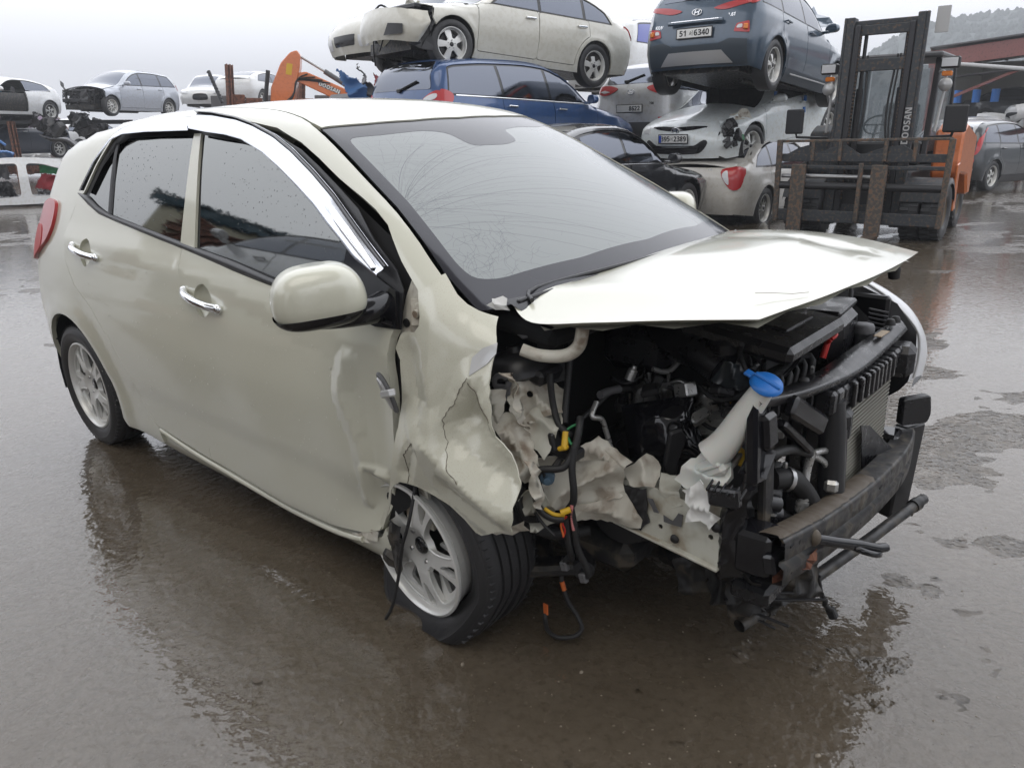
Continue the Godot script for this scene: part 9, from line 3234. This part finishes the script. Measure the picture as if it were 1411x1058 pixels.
# ---------------------------------------------------------------- right-hand side of the yard, hills, and what stands behind the photographer
func yard() -> void:
	make_car({"name": "suv", "label": "dark grey sport utility car parked beyond the forklift at the right edge", "cat": "car", "type": "suv", "paint": mats.graphite, "at": Vector3(-2.75, 0.0, -22.1), "yaw": 76.0, "s": 1.0, "rims": "star", "spokes": 5, "cladding": mats.trim, "roof": mats.silver, "res": 0.12,
		"rear_view": true, "rear_glass": "0.60,1.20 0.50,1.44 -0.50,1.44 -0.60,1.20", "tail_side": "-2.98,1.36 -3.12,1.40 -3.30,1.18 -3.36,0.88 -3.28,0.84 -3.16,1.12", "tail_low": "0.42,0.66 0.46,0.74 0.74,0.74 0.74,0.66", "rear_bumper": "-0.72,0.28 -0.72,0.56 0.72,0.56 0.72,0.28", "bumper_mat": mats.trim, "skid": "0.1,0.32 0.5,0.50 0.74,0.52 0.72,0.44 0.5,0.32"})
	make_car({"name": "suv", "label": "white car parked behind the dark grey one, only its roof showing", "cat": "car", "type": "suv", "paint": mats.clean_white, "at": Vector3(-3.9, 0.12, -26.6), "yaw": 80.0, "s": 1.0, "res": 0.16, "one_side": true, "plain": true, "mirror": false})
	# open steel shed with a heap of bumpers in it
	var shed := thing("open_shed", "open steel shed with a red roof beam at the right edge", "shed")
	var m := MB.new()
	m.bar(Vector3(-7.0, 3.75, -30.0), Vector3(4.0, 4.6, -30.0), 0.16, 0.55, 0.01)
	part("roof_beam", m, mats.red_steel, shed)
	m = MB.new()
	m.box(Vector3(-1.5, 4.55, -34.0), Vector3(11.0, 0.06, 8.4), Basis(Vector3.BACK, 0.077), 0.01)
	part("roof", m, mats.grey_trim, shed)
	for k in 12:
		m = MB.new()
		var x := -7.0 + k * 0.95
		m.bar(Vector3(x, 4.08 + 0.077 * (x + 7.0), -30.1), Vector3(x, 4.08 + 0.077 * (x + 7.0), -38.0), 0.06, 0.1, 0.005)
		part("purlin", m, mats.worn_steel, shed)
	m = MB.new()
	m.box(Vector3(-1.5, 2.0, -38.2), Vector3(11.0, 4.2, 0.12), Basis.IDENTITY, 0.01)
	part("back_wall", m, mats.pale_wall, shed)
	m = MB.new()
	m.box(Vector3(-7.0, 2.0, -35.5), Vector3(0.12, 3.9, 5.4), Basis.IDENTITY, 0.01)
	part("side_wall", m, mats.pale_wall, shed)
	for q in [Vector3(-6.8, 0, -30.0), Vector3(-3.4, 0, -28.4), Vector3(3.6, 0, -30.0)]:
		m = MB.new()
		m.bar(q, q + Vector3(0, 3.75, 0), 0.2, 0.2, 0.01, Vector3.BACK)
		part("column", m, mats.red_steel, shed)
	m = MB.new()
	m.bar(Vector3(-6.6, 2.3, -30.2), Vector3(-2.5, 4.0, -30.2), 0.1, 0.1, 0.01)
	part("diagonal_brace", m, mats.red_steel, shed)
	m = MB.new()
	m.tube(PackedVector3Array([Vector3(-6.6, 3.62, -29.6), Vector3(-3.0, 3.05, -27.6)]), 0.06, 8)
	part("gutter_pipe", m, mats.grey_pale, shed)
	m = MB.new()
	m.tube(PackedVector3Array([Vector3(-6.6, 3.1, -29.8), Vector3(-2.0, 3.4, -29.6)]), 0.05, 8)
	part("tie_rod", m, mats.dark_metal, shed)
	var r := RandomNumberGenerator.new()
	r.seed = 55
	for k in 34:       # the heap: bent white bumper skins
		var bm := MB.new()
		var rows := []
		var hh := r.randf_range(0.25, 0.5)
		var bend := r.randf_range(0.5, 1.1)
		for i in 5:
			var row := PackedVector3Array()
			for j in 9:
				var a := lerpf(-bend, bend, j / 8.0)
				row.append(Vector3(sin(a) * 0.7, (i / 4.0 - 0.5) * hh + 0.04 * sin(a * 3.0 + k), cos(a) * 0.45 + 0.09 * sin(i / 4.0 * PI)))
			rows.append(row)
		bm.grid(rows)
		var bo := part("car_bumper", bm, mats.clean_white if k % 6 else mats.grey_trim, self)
		var layer := k / 9
		bo.position = Vector3(-6.3 + r.randf() * 3.8, 0.35 + 0.45 * layer + r.randf() * 0.3, -31.0 - r.randf() * 2.5 + layer * 0.25)
		bo.rotation = Vector3(r.randf_range(-0.9, 0.9), r.randf_range(-1.2, 1.2), r.randf_range(-0.6, 0.6))
		tag(bo, "loose car bumper skin in the pale heap under the shed roof", "bumper", "bumpers heaped under the shed")
	for k in 3:
		var bm := MB.new()
		bm.tube(PackedVector3Array([Vector3(0, -0.2, 0), Vector3(0, 0.25, 0)]), 0.14, 12)
		var bo := part("blue_roll", bm, mats.blue_plastic, self)
		bo.position = Vector3(-6.5 + 0.62 * k, 2.55, -32.6)
		tag(bo, "upright blue foam roll on the bumper heap, %s of three" % ["leftmost", "middle one", "rightmost"][k], "foam roll", "blue rolls on the bumper heap")
	make_car({"name": "dark_car_body", "label": "dark car body standing behind the bumper heap under the shed", "cat": "car body", "type": "sedan", "paint": mats.graphite, "at": Vector3(-3.2, 1.5, -35.4), "yaw": 0.0, "s": 1.0, "res": 0.2, "one_side": true, "plain": true, "mirror": false})
	# wooded hills in the haze
	var hm := MB.new()
	var fn := FastNoiseLite.new()
	fn.seed = 5
	fn.frequency = 0.012
	fn.fractal_octaves = 4
	var rows := []
	for i in 13:
		var row := PackedVector3Array()
		for j in 121:
			var a := deg_to_rad(lerpf(-38.0, 75.0, j / 120.0))
			var d := 260.0 + 22.0 * i
			var x := sin(a) * d
			var z := -cos(a) * d
			var env := smoothstep(-25.0, -15.0, rad_to_deg(a)) * 0.8 + 0.2 * smoothstep(-15.0, 5.0, rad_to_deg(a))
			var y := (sin(minf(1.0, i / 9.0) * PI * 0.5)) * (60.0 + 12.0 * fn.get_noise_2d(x, z)) * env
			row.append(Vector3(x, y - 0.5, z))
		rows.append(row)
	hm.grid(rows)
	var hills := part("hills", hm, mats.forest, self)
	structure(hills)
	var tm := MB.new()
	for k in 3:
		tm.ball(Vector3(0.25 * sin(k * 2.1), 0.3 * k, 0.25 * cos(k * 2.1)), Vector3(0.6 - 0.1 * k, 0.6, 0.6 - 0.1 * k), 5, 7)
	var mm := MultiMesh.new()
	mm.transform_format = MultiMesh.TRANSFORM_3D
	mm.mesh = tm.commit()
	mm.instance_count = 16000
	for k in 16000:
		var i := r.randi_range(0, 11)
		var j := r.randi_range(0, 119)
		var p: Vector3 = rows[i][j].lerp(rows[i + 1][j + 1], r.randf()).lerp(rows[i][j + 1], r.randf() * 0.5)
		mm.set_instance_transform(k, Transform3D(Basis(Vector3.UP, r.randf() * TAU).scaled(Vector3.ONE * r.randf_range(1.1, 2.3)), p))
	var mi := MultiMeshInstance3D.new()
	mi.multimesh = mm
	mi.name = "forest"
	mi.material_override = mats.forest
	add_child(mi)
	mi.set_meta("kind", "stuff")
	mi.set_meta("label", "far wooded hillside fading into the haze behind the forklift")
	mi.set_meta("category", "forest")
	# behind the photographer, and mirrored in the side windows: a cream box body under a blue sheet, a wreck, bent rails
	var box := thing("truck_box", "cream box body under a blue sheet, mirrored in the cream car's windows", "truck body")
	box.position = Vector3(-10.0, 0.9, 6.6)
	box.rotation.y = -0.45
	m = MB.new()
	m.box(Vector3(0, 2.0, 0), Vector3(4.6, 1.7, 2.2), Basis.IDENTITY, 0.08)
	part("box_body", m, mats.cream_box, box)
	m = MB.new()
	shard(m, P3("-2.4,2.95,-1.15 2.4,2.80,-1.2 2.4,2.95,1.2 -2.4,3.0,1.2"), 0.12, 1.2, 700, 0.12, 0.03, 0.03)
	shard(m, P3("-2.4,2.78,-1.14 2.4,2.66,-1.14 2.4,2.95,-1.16 -2.4,2.98,-1.16"), 0.05, 1.2, 701, 0.12, 0.01, 0.06)
	part("blue_sheet", m, mats.tarp_teal, box)
	m = MB.new()
	m.box(Vector3(0, 0.6, 0), Vector3(4.6, 1.0, 2.0), Basis.IDENTITY, 0.05)
	part("crushed_base", m, mats.rust, box)
	make_car({"name": "silver_saloon", "label": "silver saloon behind the photographer, mirrored in the front door window", "cat": "car", "type": "sedan", "paint": mats.silver, "at": Vector3(-7.2, 1.45, 4.3), "yaw": 176.0, "s": 1.0, "res": 0.14, "one_side": true, "rear_view": true, "tail_side": "-3.48,0.98 -3.58,1.0 -3.69,0.98 -3.70,0.84 -3.60,0.80 -3.52,0.86"})
	for k in 5:
		beam_thing("bent_rail", ["long rusty rail leaning against the cream box body, lowest", "rusty rail leaning across the cream box body, second from below", "rusty rail leaning across the cream box body, middle", "thin rusty rail leaning across the cream box body, upper", "rusty rail at the top of the pile by the cream box body"][k], "steel rail", Vector3(-12.0 + k * 0.4, 4.0 - 0.35 * k, 5.0 - 0.1 * k), Vector3(-6.0 + k * 0.4, 2.0 + 0.3 * k, 4.9 - 0.15 * k), 0.12, 0.14, mats.rust)
	var base := thing("crushed_wreck", "flattened wrecks under the silver saloon behind the photographer", "wreck")
	base.position = Vector3(-5.9, 0, 4.4)
	for q in 3:
		var bm := MB.new()
		bm.box(Vector3(0.1 * q, 0.25 + 0.48 * q, 0), Vector3(4.2, 0.44, 1.6), Basis(Vector3.UP, 0.05 * q), 0.1)
		part("flattened_body", bm, [mats.rust, mats.dark_metal, mats.grey_trim][q], base)
	var piles := [["pile of flattened wrecks far behind the photographer, leftmost", -17.0, 10.5], ["pile of flattened wrecks behind the cream box body", -8.5, 11.6], ["pile of flattened wrecks straight behind the photographer", -1.5, 10.0], ["pile of flattened wrecks behind the photographer, rightmost", 5.5, 9.0], ["pile of flattened wrecks beside the photographer, towards the forklift's side", 10.5, 3.5]]
	for k in piles.size():
		var p := thing("crushed_wreck", piles[k][0], "wreck")
		p.position = Vector3(piles[k][1], 0, piles[k][2])
		for q in 8 + k % 2:
			var bm := MB.new()
			bm.box(Vector3(0.3 * sin(q * 2.0 + k), 0.25 + 0.5 * q, 0.2 * sin(q * 1.3)), Vector3(5.0, 0.46, 2.0), Basis(Vector3.UP, 0.1 * sin(q * 3.0) + (1.3 if k == 4 else 0.0)), 0.12)
			part("flattened_body", bm, [mats.grey_trim, mats.rust, mats.deep_blue, mats.pearl_white, mats.dark_metal][(q + k) % 5], p)
